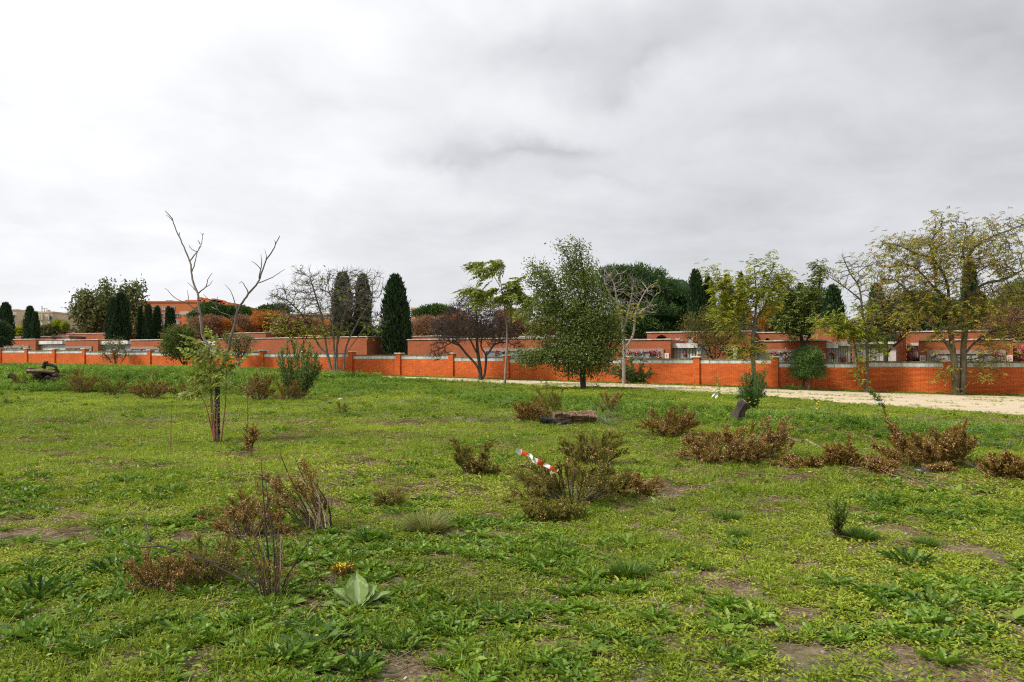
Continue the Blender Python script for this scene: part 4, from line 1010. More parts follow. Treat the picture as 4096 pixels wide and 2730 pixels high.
# ---------------------------------------------------------------- trees behind the cemetery
def far_trees():
    cy = [('dark narrow cypress cut by the left edge above the white slabs', 20, 1350, 1213, 28, 92, 0), ('broad double topped dark cypress between the two tan towers, fuller half', 118, 1350, 1225, 21, 92, 1), ('shorter right half of the double cypress between the tan towers', 140, 1350, 1248, 16, 91.5, 2),
          ('left half of the big double cypress in front of the olive green tree', 450, 1340, 1192, 24, 90, 3), ('taller right half of the big double cypress in front of the olive green tree', 482, 1340, 1174, 33, 91, 4),
          ('thin dark cypress close right of the big double cypress', 560, 1338, 1222, 11, 93, 5), ('pointed cypress before the orange block, second right of the big double one', 592, 1338, 1218, 20, 92, 6), ('brownish pointed cypress, third right of the big double one', 628, 1338, 1224, 18, 93, 7),
          ('narrow cypress just left of its twin before the orange block', 672, 1338, 1224, 12, 92, 8), ('narrow cypress just right of its twin before the orange block', 688, 1338, 1230, 13, 92.5, 9), ('squat dark cypress between the two limbs of the dead tree', 930, 1340, 1243, 37, 88, 10),
          ('tall round topped cypress behind the big bare tree, left of its neighbour', 1370, 1360, 1090, 38, 72, 11), ('tall cypress behind the right side of the big bare tree', 1450, 1360, 1096, 31, 73, 12),
          ('tallest isolated cypress rising from the gap between two brick blocks', 1580, 1420, 1104, 46, 66, 13), ('tall windblown cypress right of the great umbrella pine', 2805, 1330, 1078, 33, 76, 14), ('shorter cypress leaning on the windblown one beside the great pine', 2842, 1330, 1106, 26, 77, 15),
          ('dark cypress top behind the upper leaves of the yellow green tree, left', 2910, 1340, 1095, 24, 80, 16), ('dark cypress top behind the upper leaves of the yellow green tree, right', 2965, 1340, 1086, 17, 80, 17),
          ('dark cypress spire behind the leafy tree over the wall', 3125, 1350, 1160, 16, 79, 18), ('dark cypress between the leafy tree and the bare twigs on the right', 3335, 1350, 1142, 36, 78, 19), ('dark ragged cypress behind the bare twigs left of the big tree', 3510, 1350, 1135, 32, 78, 20),
          ('tall dark cypress behind the crown of the large yellowing tree', 3880, 1340, 1032, 30, 70, 21), ('dark cypress half hidden below the crown of the large yellowing tree', 3925, 1350, 1170, 28, 71, 22), ('broad dark cypress behind the left part of the large yellowing tree', 3640, 1350, 1170, 45, 82, 23), ('small pointed dark cypress behind the reddish shrub on the right', 3205, 1350, 1130, 24, 84, 24)]
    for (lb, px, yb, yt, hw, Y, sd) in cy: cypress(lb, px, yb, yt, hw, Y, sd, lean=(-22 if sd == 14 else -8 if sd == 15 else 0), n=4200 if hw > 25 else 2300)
    # side arm of the tallest cypress
    cypress('short low side shoot of greenery at the right of the tallest cypress', 1622, 1420, 1205, 20, 65.5, 41, n=2000)
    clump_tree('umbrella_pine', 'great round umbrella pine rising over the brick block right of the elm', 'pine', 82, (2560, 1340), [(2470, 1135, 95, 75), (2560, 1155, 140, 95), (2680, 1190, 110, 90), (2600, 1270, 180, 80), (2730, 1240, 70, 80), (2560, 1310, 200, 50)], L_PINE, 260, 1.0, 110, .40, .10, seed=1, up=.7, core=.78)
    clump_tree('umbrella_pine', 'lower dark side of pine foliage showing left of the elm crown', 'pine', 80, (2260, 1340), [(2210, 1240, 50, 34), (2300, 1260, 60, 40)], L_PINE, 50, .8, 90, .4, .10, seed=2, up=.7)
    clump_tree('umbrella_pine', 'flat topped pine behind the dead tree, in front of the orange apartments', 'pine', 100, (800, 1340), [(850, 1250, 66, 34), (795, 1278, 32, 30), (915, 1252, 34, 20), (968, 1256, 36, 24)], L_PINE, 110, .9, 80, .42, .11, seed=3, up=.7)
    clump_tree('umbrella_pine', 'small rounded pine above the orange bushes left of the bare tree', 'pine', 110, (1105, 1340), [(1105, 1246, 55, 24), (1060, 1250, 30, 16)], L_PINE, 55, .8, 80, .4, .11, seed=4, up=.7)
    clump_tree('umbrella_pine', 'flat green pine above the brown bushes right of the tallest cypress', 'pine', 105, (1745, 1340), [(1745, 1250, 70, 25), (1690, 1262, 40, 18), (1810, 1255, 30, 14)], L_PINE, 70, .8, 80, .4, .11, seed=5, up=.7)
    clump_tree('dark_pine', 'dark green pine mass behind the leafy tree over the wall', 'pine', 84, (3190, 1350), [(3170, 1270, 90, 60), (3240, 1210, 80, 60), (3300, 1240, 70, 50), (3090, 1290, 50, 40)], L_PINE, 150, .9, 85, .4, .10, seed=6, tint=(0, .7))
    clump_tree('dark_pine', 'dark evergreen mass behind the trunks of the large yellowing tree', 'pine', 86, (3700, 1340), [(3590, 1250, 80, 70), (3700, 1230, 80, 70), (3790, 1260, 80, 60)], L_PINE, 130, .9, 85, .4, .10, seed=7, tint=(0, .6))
    clump_tree('green_tree', 'pale green bushy tree at the right edge behind the large yellowing tree', 'tree', 84, (4080, 1340), [(4080, 1180, 60, 60), (4030, 1230, 45, 50), (4100, 1250, 60, 60)], L_OLV, 90, .8, 90, .35, .12, seed=8)
    clump_tree('poplar', 'two small pale green trees in the gap right of the large tree', 'tree', 88, (3985, 1340), [(3960, 1250, 18, 60), (3990, 1240, 15, 50)], L_OLV, 40, .6, 80, .3, .10, seed=9)
    clump_tree('bluish_conifer', 'blue grey conifer cut by the left edge above the wall', 'conifer', 79, (5, 1400), [(0, 1330, 34, 40), (10, 1370, 30, 20)], L_CYP, 50, .6, 90, .35, .09, seed=10, tint=(.5, 1))
    # autumn bushes
    au = [('brown leafless bush under the pine behind the dead tree', (815, 1300), [(800, 1305, 50, 40), (850, 1300, 45, 38)], L_BRN, (.2, .8)), ('orange bush just left of the squat cypress', (890, 1330), [(896, 1310, 22, 28)], L_ORA, (.3, .9)),
          ('bright orange bush right of the squat cypress', (1005, 1330), [(1005, 1305, 40, 32), (980, 1320, 30, 20)], L_ORA, (.5, 1)), ('broad rusty orange bush behind the left twigs of the bare tree', (1070, 1320), [(1060, 1275, 60, 35), (1110, 1290, 60, 40)], L_ORA, (.1, .8)),
          ('brown purple bush beside the bright orange one', (1120, 1330), [(1150, 1300, 60, 38), (970, 1285, 30, 22)], L_BRN, (.2, .9)), ('orange bush seen through the big bare tree', (1240, 1330), [(1230, 1300, 70, 32), (1300, 1310, 60, 30)], L_ORA, (.2, .8)),
          ('reddish brown bush right of the tallest cypress', (1690, 1335), [(1690, 1300, 50, 38), (1740, 1300, 50, 35)], L_BRN, (.3, .9)), ('rusty bush with orange tips behind the dark bare tree', (1770, 1335), [(1790, 1300, 50, 42), (1840, 1290, 50, 45)], L_ORA, (.0, .5)),
          ('wide brown rounded bush right of the dark bare tree', (2060, 1345), [(2060, 1290, 55, 50), (2020, 1270, 50, 35)], L_BRN, (.2, 1)), ('small reddish bush in the gap left of the elm', (2160, 1345), [(2150, 1310, 30, 28), (2190, 1300, 30, 30)], L_ORA, (.0, .4)),
          ('orange brown bush low behind the yellow green tree', (2960, 1340), [(2960, 1270, 45, 45)], L_ORA, (.1, .6)), ('reddish bush under the leafy branches over the wall', (3320, 1350), [(3290, 1320, 80, 34), (3370, 1320, 50, 30)], L_BRN, (.1, .8)),
          ('orange tipped tree in the gap between the two leafy trees', (3090, 1345), [(3090, 1245, 30, 25), (3070, 1280, 30, 30)], L_ORA, (.1, .7)), ('purple brown bush under the great umbrella pine', (2600, 1345), [(2560, 1300, 80, 40), (2500, 1290, 50, 35)], L_BRN, (0, .4)),
          ('reddish brown rounded tree at the right edge behind the wall', (4080, 1350), [(4060, 1260, 90, 45), (4090, 1300, 80, 50)], L_BRN, (.3, .9))]
    for i, (lb, b, el, lf, ti) in enumerate(au):
        el = el + [(e[0], e[1]+e[3]*.75, e[2]*1.0, e[3]) for e in el]
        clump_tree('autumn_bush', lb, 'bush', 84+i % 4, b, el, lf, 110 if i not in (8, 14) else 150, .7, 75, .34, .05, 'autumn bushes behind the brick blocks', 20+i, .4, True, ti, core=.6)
    # sparse olive tree at the left, with the sky showing through
    make_tree('olive_tree', 'loose olive green tree with airy top behind the big double cypress', 'tree', 100, [[(420, 1345), (415, 1290), (400, 1230)], [(415, 1290), (350, 1240), (330, 1210)], [(520, 1345), (525, 1270), (530, 1200)]],
              [(350, 1240, 55, 60), (330, 1190, 25, 30), (410, 1230, 60, 70), (420, 1150, 12, 22), (500, 1190, 30, 45), (545, 1180, 30, 45), (530, 1270, 50, 60), (370, 1300, 60, 40)], 700, .3, .03, .55, 8, .9, BARK_G, L_OLV, 9000, .42, .24, (-.3, 0, .1), seed=3, spread=.45, dep=.8, maxtips=12)
    for (x, lb, t, yt) in ((58, 'yellow young tree left of the double cypress', 'yellow', 1310), (86, 'second yellow young tree nearest the double cypress', 'yellow', 1308)):
        clump_tree('young_tree', lb, 'tree', 110, (x, 1345), [(x, yt+20, 14, 22)], L_AUT2, 20, .5, 60, .3, .12, None, 60+x, .3, True, (.5, 1))
    clump_tree('bush', 'rounded olive bush before the low tan wing', 'bush', 108, (200, 1345), [(190, 1325, 34, 22), (215, 1320, 22, 20)], L_OLV, 45, .6, 80, .35, .12, None, 71, .3)
    clump_tree('young_tree', 'pale green young tree left of the red pyramid roof', 'tree', 108, (226, 1345), [(224, 1305, 12, 26)], L_AUT2, 20, .5, 60, .3, .12, None, 72, .3, True, (.2, .7))
    clump_tree('young_tree', 'slim pale green tree right of the red pyramid roof', 'tree', 108, (260, 1340), [(258, 1308, 11, 26)], L_AUT2, 20, .5, 60, .3, .12, None, 73, .3, True, (.2, .6))
    # mast behind the big tree
    Y = 95; g = Geo(); p0, p1 = at(3672, 1360, Y), at(3672, 965, Y); root = thing('mast', 'dark lattice telephone mast behind the left side of the large tree', 'mast', (p0[0], Y, 1))
    z = 1.0; a = .45
    for dx, dy in ((-a, 0), (a, 0), (0, a)): tube(g, [(p0[0]+dx, Y+dy, 1), (p0[0]+dx*.5, Y+dy*.5, p1[2])], .05, 4)
    k = 0
    while z < p1[2]-1:
        f = 1-.5*(z/p1[2]); s = 1 if k % 2 else -1; tube(g, [(p0[0]-a*f*s, Y, z), (p0[0]+a*f*s, Y, z+.9)], .035, 3); z += .9; k += 1
    part('lattice', g, M_GREY, root, kind='stuff')
    for (dz, w) in ((0, .5), (2.2, .35)):
        g = Geo(); c = p1[2]-dz
        g.box(lambda a, b, z: np.array([p0[0]+a, Y+b, z]), -w, w, -.2, .2, c-.9, c); part('antenna_panel', g, M_GREY, root)
def far_woods():
    r = np.random.default_rng(77); g = Geo(); n = 26000; px = r.uniform(-900, 5000, n); Y = r.uniform(112, 135, n)
    top = np.interp(px, [-900, 0, 300, 700, 1100, 1600, 2200, 2600, 3200, 4096, 5000], [1335, 1340, 1338, 1320, 1310, 1308, 1312, 1300, 1290, 1290, 1290]) + (vn(px, 0, 60, 1)-.5)*34 + (vn(px, 3, 23, 2)-.5)*16
    py = top + (1400-top)*r.random(n)**1.4; u = (px-2048)/FPX; P = np.stack([u*Y, Y, CAMZ+(1445-py)/FPX*Y], 1)
    place(g, LEAF4, P, rdir(n, r)+np.array([0, 0, .4]), rdir(n, r)+np.array([0, -1, .5]), 1.0, .5, np.clip(vn(px, 0, 130, 4)*1.4-.2+r.normal(size=n)*.12, 0, 1))
    struct('far_woods', g, leaf_mat('far_woods_foliage', [(.03, .05, .018), (.05, .065, .025), (.10, .06, .04), (.16, .085, .04)], .1, .8), kind='stuff')
far_trees(); far_woods()

# ---------------------------------------------------------------- trees at the wall
def yoff(px, dd):
    s, Y = wsol(px, -dd); return Y
def near_trees():
    Y = yoff(1345, 2.2)
    make_tree('bare_tree', 'large spreading leafless tree with several leaning trunks before the wall', 'tree', Y,
        [[(1341, 1499), (1337, 1402), (1333, 1325), (1326, 1191), (1280, 1153)], [(1326, 1494), (1310, 1421), (1280, 1390), (1234, 1306), (1211, 1264), (1165, 1214)], [(1349, 1494), (1349, 1383), (1371, 1287), (1394, 1191), (1387, 1115)],
         [(1375, 1494), (1379, 1421), (1394, 1364), (1433, 1287), (1490, 1191)], [(1310, 1421), (1287, 1268), (1264, 1191), (1241, 1115)], [(1379, 1421), (1471, 1299), (1520, 1283)]],
        [(1350, 1180, 170, 110), (1170, 1200, 100, 70), (1210, 1110, 50, 50), (1120, 1190, 60, 30), (1460, 1150, 80, 80), (1480, 1280, 70, 50), (1300, 1280, 120, 80), (1510, 1100, 20, 25)], 2600, .17, .013, .24, 6, .30, BARK_G, L_AUT2, 330, .16, .11, seed=5, twigs=3, twl=.55, twr=.010, spread=.2, tint=(0, .8), maxtips=30, trop=(0, 0, .10), tuft=4, dep=.7, leafz=lambda p: 1.0 if p[2] < 4.2 else .04, pw=.55)
    Y = yoff(1200, 3)
    make_tree('bare_tree', 'smaller bare tree with a few yellow leaves left of the large leafless one', 'tree', Y, [[(1185, 1480), (1172, 1383), (1142, 1325), (1100, 1290)], [(1215, 1480), (1215, 1380), (1200, 1320)], [(1185, 1440), (1230, 1340), (1250, 1270)]],
        [(1150, 1300, 90, 60), (1210, 1300, 60, 60), (1080, 1270, 40, 30)], 600, .07, .009, .25, 5, .36, BARK_D, L_AUT2, 300, .15, .10, seed=6, twigs=3, spread=.2, tuft=4, tint=(.2, 1), dep=.7)
    Y = yoff(1930, 3.0)
    make_tree('bare_tree', 'dark dense leafless tree with black forked trunk right of the brick gap', 'tree', Y,
        [[(1924, 1516), (1907, 1464), (1866, 1418), (1824, 1369), (1790, 1380)], [(1927, 1510), (1911, 1406), (1907, 1323), (1907, 1219), (1895, 1160)], [(1938, 1514), (1944, 1427), (1924, 1385), (1935, 1320)], [(1944, 1427), (1982, 1377), (2025, 1370)], [(1840, 1385), (1780, 1360)], [(1911, 1420), (1880, 1360), (1850, 1310)]],
        [(1890, 1300, 170, 60), (1900, 1240, 110, 60), (1800, 1330, 80, 50), (1990, 1330, 90, 50), (1750, 1400, 40, 45), (1890, 1180, 50, 40), (2070, 1380, 40, 20)], 3400, .15, .012, .22, 6, .24, BARK_D, L_BRN, 2500, .10, .03, seed=7, twigs=4, twl=.5, twr=.010, spread=.15, tint=(0, .6), trop=(0, 0, .0), dep=.8, pw=.55)
    # slender ailanthus: leaves are fronds, each a part
    p = on_ground(2019, 1540); Y = p[1]
    root = thing('ailanthus_tree', 'slender young tree with feathery windblown leaves standing at the path edge', 'tree', p)
    g = Geo()
    limbs = [([(2019, 1540), (2022, 1480), (2027, 1406), (2028, 1340), (2025, 1290), (2019, 1240), (2014, 1207), (2005, 1145), (2000, 1116), (2006, 1070), (2008, 1045)], .075, .012), ([(2001, 1148), (1969, 1095), (1949, 1070), (1928, 1049)], .022, .010),
             ([(2014, 1215), (1982, 1194), (1949, 1174), (1899, 1157)], .025, .010), ([(2023, 1290), (2052, 1269), (2085, 1248), (2110, 1228), (2139, 1199)], .03, .010), ([(2021, 1232), (2044, 1207), (2065, 1182), (2073, 1128)], .03, .010), ([(2110, 1228), (2125, 1205), (2120, 1180)], .02, .01)]
    for l, r0, r1 in limbs:
        pl = px_line(l, Y, rng.uniform(-.3, .3), .3); tube(g, pl, np.linspace(r0, r1, len(pl)), 7)
    part('trunk', g, BARK_P, root, smooth=True)
    fr = frond_mesh('leaf', 11, L_AIL, .30, 1)
    tipsl = [(2010, 1052, 12), (1998, 1085, 4), (1955, 1080, 4), (1935, 1053, 8), (1900, 1158, 10), (1930, 1168, 8), (1965, 1178, 8), (1995, 1160, 6), (2075, 1125, 10), (2070, 1150, 8), (2060, 1175, 8), (2040, 1195, 8), (2120, 1190, 8), (2139, 1199, 8), (2115, 1222, 7), (2022, 1185, 8), (2090, 1170, 5), (2090, 1245, 5)]
    for (x, y, n) in tipsl:
        for k in range(n):
            q = at(x + rng.uniform(-8, 8), y + rng.uniform(-8, 8), Y + rng.uniform(-.5, .5)); a = rng.uniform(0, 2*math.pi)
            d = np.array([math.cos(a)*.6 - .55, math.sin(a)*.6, rng.uniform(-.25, .35)]); put_frond(fr, root, q, d + np.array([0, 0, -.15]), rng.uniform(.7, 1.2))
    # elm
    p = on_ground(2333, 1560); Y = p[1]
    make_tree('elm_tree', 'dense dark green elm with windswept top standing by the path edge', 'tree', Y,
        [[(2333, 1560), (2330, 1480), (2330, 1400), (2335, 1250), (2340, 1150), (2320, 1000)], [(2330, 1440), (2250, 1430), (2150, 1430), (2080, 1420)], [(2332, 1300), (2250, 1220), (2190, 1130), (2130, 1065)], [(2335, 1250), (2300, 1120), (2265, 1020), (2240, 995)], [(2340, 1200), (2370, 1100), (2365, 1060)], [(2330, 1380), (2420, 1380), (2470, 1400)], [(2340, 1170), (2310, 1060), (2300, 980)], [(2332, 1320), (2200, 1290), (2120, 1260)], [(2250, 1220), (2180, 1170), (2110, 1130)]],
        [(2330, 1465, 110, 48), (2310, 1410, 160, 80, 1.1), (2140, 1430, 90, 35), (2330, 1270, 130, 110, 1.1), (2260, 1290, 110, 60), (2310, 1130, 95, 90, .8), (2320, 1040, 40, 55, .7), (2255, 1020, 14, 22), (2170, 1110, 60, 40, .7), (2200, 1200, 80, 50), (2440, 1350, 70, 90), (2410, 1230, 60, 60), (2280, 1000, 20, 20), (2140, 1340, 40, 30)],
        2600, .15, .007, .24, 6, .34, BARK_D, L_ELM, 30000, .14, .065, (-.35, 0, .15), seed=8, spread=.19, maxtips=10, trop=(-.05, 0, .16), tmpl=LEAF5, dep=.8)
    Y = yoff(2500, 1.8)
    make_tree('bare_tree', 'pale leafless tree with bent upward twigs in front of the great pine', 'tree', Y,
        [[(2495, 1531), (2495, 1406), (2489, 1302), (2469, 1219), (2456, 1136), (2423, 1087)], [(2491, 1320), (2506, 1281), (2527, 1178), (2535, 1120)], [(2495, 1400), (2531, 1344), (2547, 1240), (2589, 1157), (2630, 1130)], [(2469, 1219), (2430, 1160), (2415, 1110)], [(2547, 1260), (2600, 1220)]],
        [(2470, 1130, 70, 65), (2530, 1160, 60, 60), (2590, 1180, 60, 50), (2500, 1240, 90, 50), (2430, 1080, 30, 25), (2600, 1250, 40, 30)], 1000, .11, .012, .26, 5, .38, BARK_P, L_AUT2, 90, .15, .10, seed=9, twigs=2, twl=.5, spread=.12, tuft=4, tint=(.6, 1), leafz=lambda p: 1.0 if p[2] < 5 else .03, maxtips=40, trop=(0, 0, .15), dep=.8)
    Y = yoff(3020, 3.5)
    make_tree('yellow_green_tree', 'open crowned yellow green tree growing behind the willow shrub, before the wall', 'tree', Y,
        [[(3019, 1560), (3017, 1517), (3013, 1440), (3013, 1344), (3021, 1268), (3025, 1172), (3017, 1076)], [(3013, 1440), (2983, 1406), (2975, 1390)], [(3013, 1330), (2983, 1268), (2964, 1210), (2925, 1165), (2880, 1130)], [(3018, 1290), (3052, 1237), (3078, 1184), (3110, 1100)], [(3013, 1350), (2950, 1320), (2900, 1280)], [(3020, 1230), (3060, 1140), (3095, 1070)]],
        [(2970, 1180, 110, 80), (3040, 1080, 60, 50), (3090, 1060, 40, 40), (2880, 1150, 50, 55), (2840, 1080, 25, 20), (2910, 1240, 70, 50), (2970, 1400, 50, 60, .6), (2960, 1330, 50, 40, .6), (3160, 1110, 30, 40), (3080, 1200, 60, 70), (2860, 1250, 30, 20), (3050, 1400, 30, 40, .5)],
        1000, .115, .008, .28, 6, .50, BARK_G, L_AUT2, 1650, .17, .075, (-.45, 0, .05), seed=10, spread=.18, twigs=1, tuft=7, tint=(0, 1), maxtips=4, dep=.8)
    Y = yoff(3210, -4.0)
    make_tree('leafy_tree', 'green leafy tree rising from behind the wall above the young pines', 'tree', Y,
        [[(3214, 1450), (3212, 1390), (3203, 1343), (3190, 1290), (3175, 1220), (3150, 1150)], [(3212, 1390), (3240, 1340), (3260, 1240), (3280, 1120), (3285, 1060)], [(3203, 1343), (3150, 1300), (3120, 1260)]],
        [(3160, 1200, 80, 70), (3190, 1290, 90, 50), (3130, 1120, 35, 35), (3270, 1100, 28, 60), (3240, 1180, 60, 60), (3130, 1280, 40, 40), (3230, 1250, 70, 60)], 900, .14, .009, .3, 6, .55, BARK_D, L_ELM, 1500, .19, .085, (-.4, 0, .05), seed=11, spread=.2, tuft=7, tint=(.2, 1), maxtips=4, dep=.8)
    Y = yoff(3450, 1.6)
    make_tree('sparse_tree', 'three stemmed thin tree, bare above and yellow leaved below, left of the largest tree', 'tree', Y,
        [[(3466, 1566), (3469, 1454), (3466, 1352), (3451, 1262), (3437, 1151), (3402, 1097), (3366, 1017)], [(3451, 1564), (3442, 1441), (3440, 1380)], [(3437, 1562), (3431, 1477), (3420, 1388), (3400, 1340), (3320, 1310)], [(3466, 1352), (3500, 1260), (3520, 1150)], [(3445, 1200), (3380, 1150), (3320, 1110)]],
        [(3440, 1110, 110, 80), (3400, 1060, 40, 50), (3340, 1110, 40, 35), (3480, 1200, 80, 60), (3330, 1300, 80, 35, 1.4), (3430, 1330, 80, 50), (3520, 1380, 40, 40, .5)], 1500, .085, .010, .26, 6, .38, BARK_G, L_AUT2, 760, .16, .075, (-.4, 0, 0), seed=12, twigs=2, twl=.5, spread=.15, tuft=7, tint=(0, .8), maxtips=5, dep=.8, leafz=lambda p: 1.0 if p[2] < 4.6 else .07)
    Y = yoff(3840, 2.2)
    make_tree('large_tree', 'largest tree with thick mossy forked trunks and spreading yellow and brown crown on the right', 'tree', Y,
        [[(3824, 1580), (3819, 1478), (3813, 1423), (3786, 1375), (3743, 1320), (3667, 1206), (3618, 1152), (3575, 1120), (3531, 1120)], [(3851, 1580), (3853, 1494), (3854, 1396), (3862, 1304), (3865, 1179), (3867, 1071), (3851, 1006), (3862, 935)],
         [(3815, 1430), (3802, 1315), (3797, 1223), (3743, 1158), (3683, 1093), (3634, 1060), (3558, 1071)], [(3797, 1223), (3786, 1125), (3732, 1038), (3667, 1017), (3613, 990), (3531, 968)], [(3865, 1200), (3911, 1152), (3954, 1131), (4014, 1120), (4090, 1082)],
         [(3867, 1071), (3884, 1006), (3938, 963), (4014, 930), (4090, 903)], [(3854, 1430), (3890, 1380), (3960, 1330), (4040, 1310)], [(3743, 1158), (3740, 1080), (3720, 980)], [(3865, 1179), (3900, 1100), (3960, 1060)], [(3813, 1423), (3850, 1470), (3880, 1560)][:1] + [(3870, 1440), (3960, 1420)]],
        [(3780, 1010, 200, 90), (3600, 1000, 110, 60), (3560, 1080, 90, 60), (3700, 1140, 150, 80), (3960, 1000, 130, 90), (4060, 1060, 90, 90), (3780, 890, 70, 40), (3920, 910, 60, 40), (4060, 900, 70, 40), (3850, 1250, 130, 70), (3650, 1250, 90, 60), (4000, 1200, 110, 80), (3780, 1350, 70, 50, .5), (3980, 1380, 80, 60, .6), (3760, 1500, 35, 45, .4), (3960, 1500, 60, 40, .5), (4110, 1330, 60, 60)],
        3800, .25, .008, .26, 6, .40, BARK_M, L_AUT, 3400, .16, .06, (-.35, 0, -.05), seed=13, twigs=2, twl=.5, spread=.22, tuft=6, tint=(0, 1), maxtips=4, dep=.85, pw=.62)
    Y = yoff(3543, -3.2)
    make_tree('forked_tree', 'low black forked tree growing behind the coping before white marble niches', 'tree', Y, [[(3543, 1450), (3543, 1425), (3535, 1400), (3490, 1350)], [(3543, 1425), (3570, 1390), (3620, 1350)], [(3540, 1410), (3545, 1330), (3540, 1250)]],
        [(3540, 1240, 90, 60), (3490, 1310, 60, 40), (3600, 1300, 70, 50), (3560, 1190, 60, 40)], 1100, .13, .011, .25, 5, .36, BARK_D, L_AUT, 700, .15, .07, seed=14, twigs=4, spread=.2, tuft=4, tint=(.2, 1), maxtips=5)
    Y = yoff(2860, -2.8)
    make_tree('thin_bush', 'tall thin twiggy bush with dull green leaves behind the wall lantern', 'bush', Y, [[(2850, 1440), (2830, 1380), (2790, 1320), (2760, 1290)], [(2860, 1440), (2860, 1350), (2850, 1270)], [(2870, 1440), (2900, 1370), (2960, 1310)], [(2845, 1440), (2810, 1390), (2750, 1350)]],
        [(2850, 1340, 90, 70), (2770, 1300, 50, 40), (2940, 1330, 60, 50), (2850, 1270, 60, 30), (2860, 1400, 70, 40)], 1000, .06, .009, .22, 5, .32, BARK_D, L_HEATG, 7000, .13, .045, seed=15, twigs=3, twl=.4, spread=.16, tint=(0, .6), maxtips=8)
    Y = yoff(3960, -4); make_tree('brown_tree', 'dark reddish twiggy tree at the right edge behind the wall', 'tree', Y+6, [[(4060, 1440), (4055, 1370), (4020, 1320)], [(4055, 1370), (4080, 1300)]], [(4050, 1300, 90, 70), (4000, 1320, 50, 40)], 800, .12, .012, .28, 6, .4, BARK_D, L_BRN, 5000, .16, .05, seed=16, twigs=3, spread=.2, tint=(.2, 1))
    # left bushes in front of the wall
    Y = yoff(460, 1.5); make_tree('sparse_bush', 'thin nearly bare bush against the wall at the left', 'bush', Y, [[(463, 1475), (455, 1420), (445, 1380)], [(466, 1475), (470, 1420), (478, 1370)], [(462, 1470), (430, 1430), (408, 1410)], [(468, 1470), (500, 1430), (506, 1410)]],
        [(458, 1390, 50, 35), (440, 1430, 40, 25), (490, 1420, 30, 30)], 420, .05, .008, .2, 5, .33, BARK_D, L_OLV, 1300, .13, .07, seed=17, twigs=3, twl=.35, spread=.13, tint=(.2, 1))
    Y = yoff(725, 1.8); make_tree('evergreen_bush', 'rounded dark green bush before the wall left of the dead tree', 'bush', Y, [[(735, 1470), (735, 1410), (730, 1350)], [(730, 1460), (700, 1390), (680, 1360)], [(738, 1460), (760, 1390), (770, 1340)]],
        [(715, 1350, 60, 45), (740, 1330, 40, 30), (670, 1390, 30, 30), (770, 1400, 30, 30), (720, 1400, 60, 40)], 700, .09, .008, .22, 5, .33, BARK_D, L_ELM, 8500, .15, .08, seed=18, spread=.18, tint=(0, .7), tmpl=LEAF5)
    Y = yoff(955, 1.6); make_tree('sparse_bush', 'thin bush with small leaves before the wall, right of the dead tree', 'bush', Y, [[(955, 1475), (955, 1410), (950, 1360)], [(955, 1460), (985, 1390), (1000, 1355)], [(953, 1450), (920, 1390), (900, 1350)]],
        [(955, 1370, 55, 35), (905, 1355, 20, 25), (990, 1370, 30, 30), (960, 1410, 50, 30)], 420, .05, .008, .2, 5, .33, BARK_D, L_OLV, 2600, .13, .07, seed=19, twigs=2, twl=.3, spread=.14)
    for i, (x, yb, yt, hw, lb) in enumerate(((3205, 1555, 1395, 46, 'left one of the two short bushy pines before the wall'), (3232, 1557, 1398, 52, 'right one of the two short bushy pines before the wall'))):
        Y = yoff(x, 1.6+.5*i); clump_tree('young_pine', lb, 'pine', Y, (x, yb), [(x+10, 1440, hw+6, 40), (x+(16 if i else -8), 1488, hw+16, 40), (x+5, 1418, 30, 24)], L_PINE, 60, .34, 120, .26, .028, 'young pines at the wall', 80+i, .8, True, (.1, 1), core=.42, tr=.09, shell=.35, tmpl=LEAF4)
frond_cache = {}
def frond_mesh(name, pairs, mat, L, seed, wf=.38):
    r = np.random.default_rng(seed); out = []
    for v in range(3):
        g = Geo(); ys = np.linspace(0, 1, 10); rach = np.stack([np.zeros(10), ys, -.28*ys**2], 1); tube(g, rach, np.linspace(.010, .004, 10), 3, .1)
        t = np.linspace(.12, .97, pairs)
        for s in (-1, 1):
            pos = np.stack([np.zeros(pairs), t, -.28*t**2], 1) ; dr = np.stack([np.full(pairs, s*1.0), np.full(pairs, .45), np.full(pairs, -.35)], 1) + r.normal(size=(pairs, 3))*.22
            place(g, LEAF6, pos, dr, np.tile([0, 0, 1.], (pairs, 1)) + r.normal(size=(pairs, 3))*.45, L*np.sin(np.pi*(t*.75+.18))*r.uniform(.85, 1.1, pairs), L*wf, r.random(pairs))
        place(g, LEAF6, np.array([[0, 1., -.28]]), np.array([[0, 1., -.5]]), np.array([[0, 0, 1.]]), L*.6, L*.26, .6)
        out.append(g.mesh(name, mat))
    return out
def put_frond(meshes, root, p, d, scale, roll=None):
    o = bpy.data.objects.new('leaf', meshes[int(rng.integers(len(meshes)))]); COL.objects.link(o); o.parent = root
    y = Vector(unit(d)); x = y.cross(Vector((0, 0, 1))).normalized(); z = x.cross(y)
    ro = rng.uniform(-.5, .5) if roll is None else roll; M = Matrix((x, y, z)).transposed(); M = M @ Matrix.Rotation(ro, 3, 'Y')
    o.rotation_euler = M.to_euler(); o.scale = (scale,)*3; o.location = Vector(p)-root.location
near_trees()
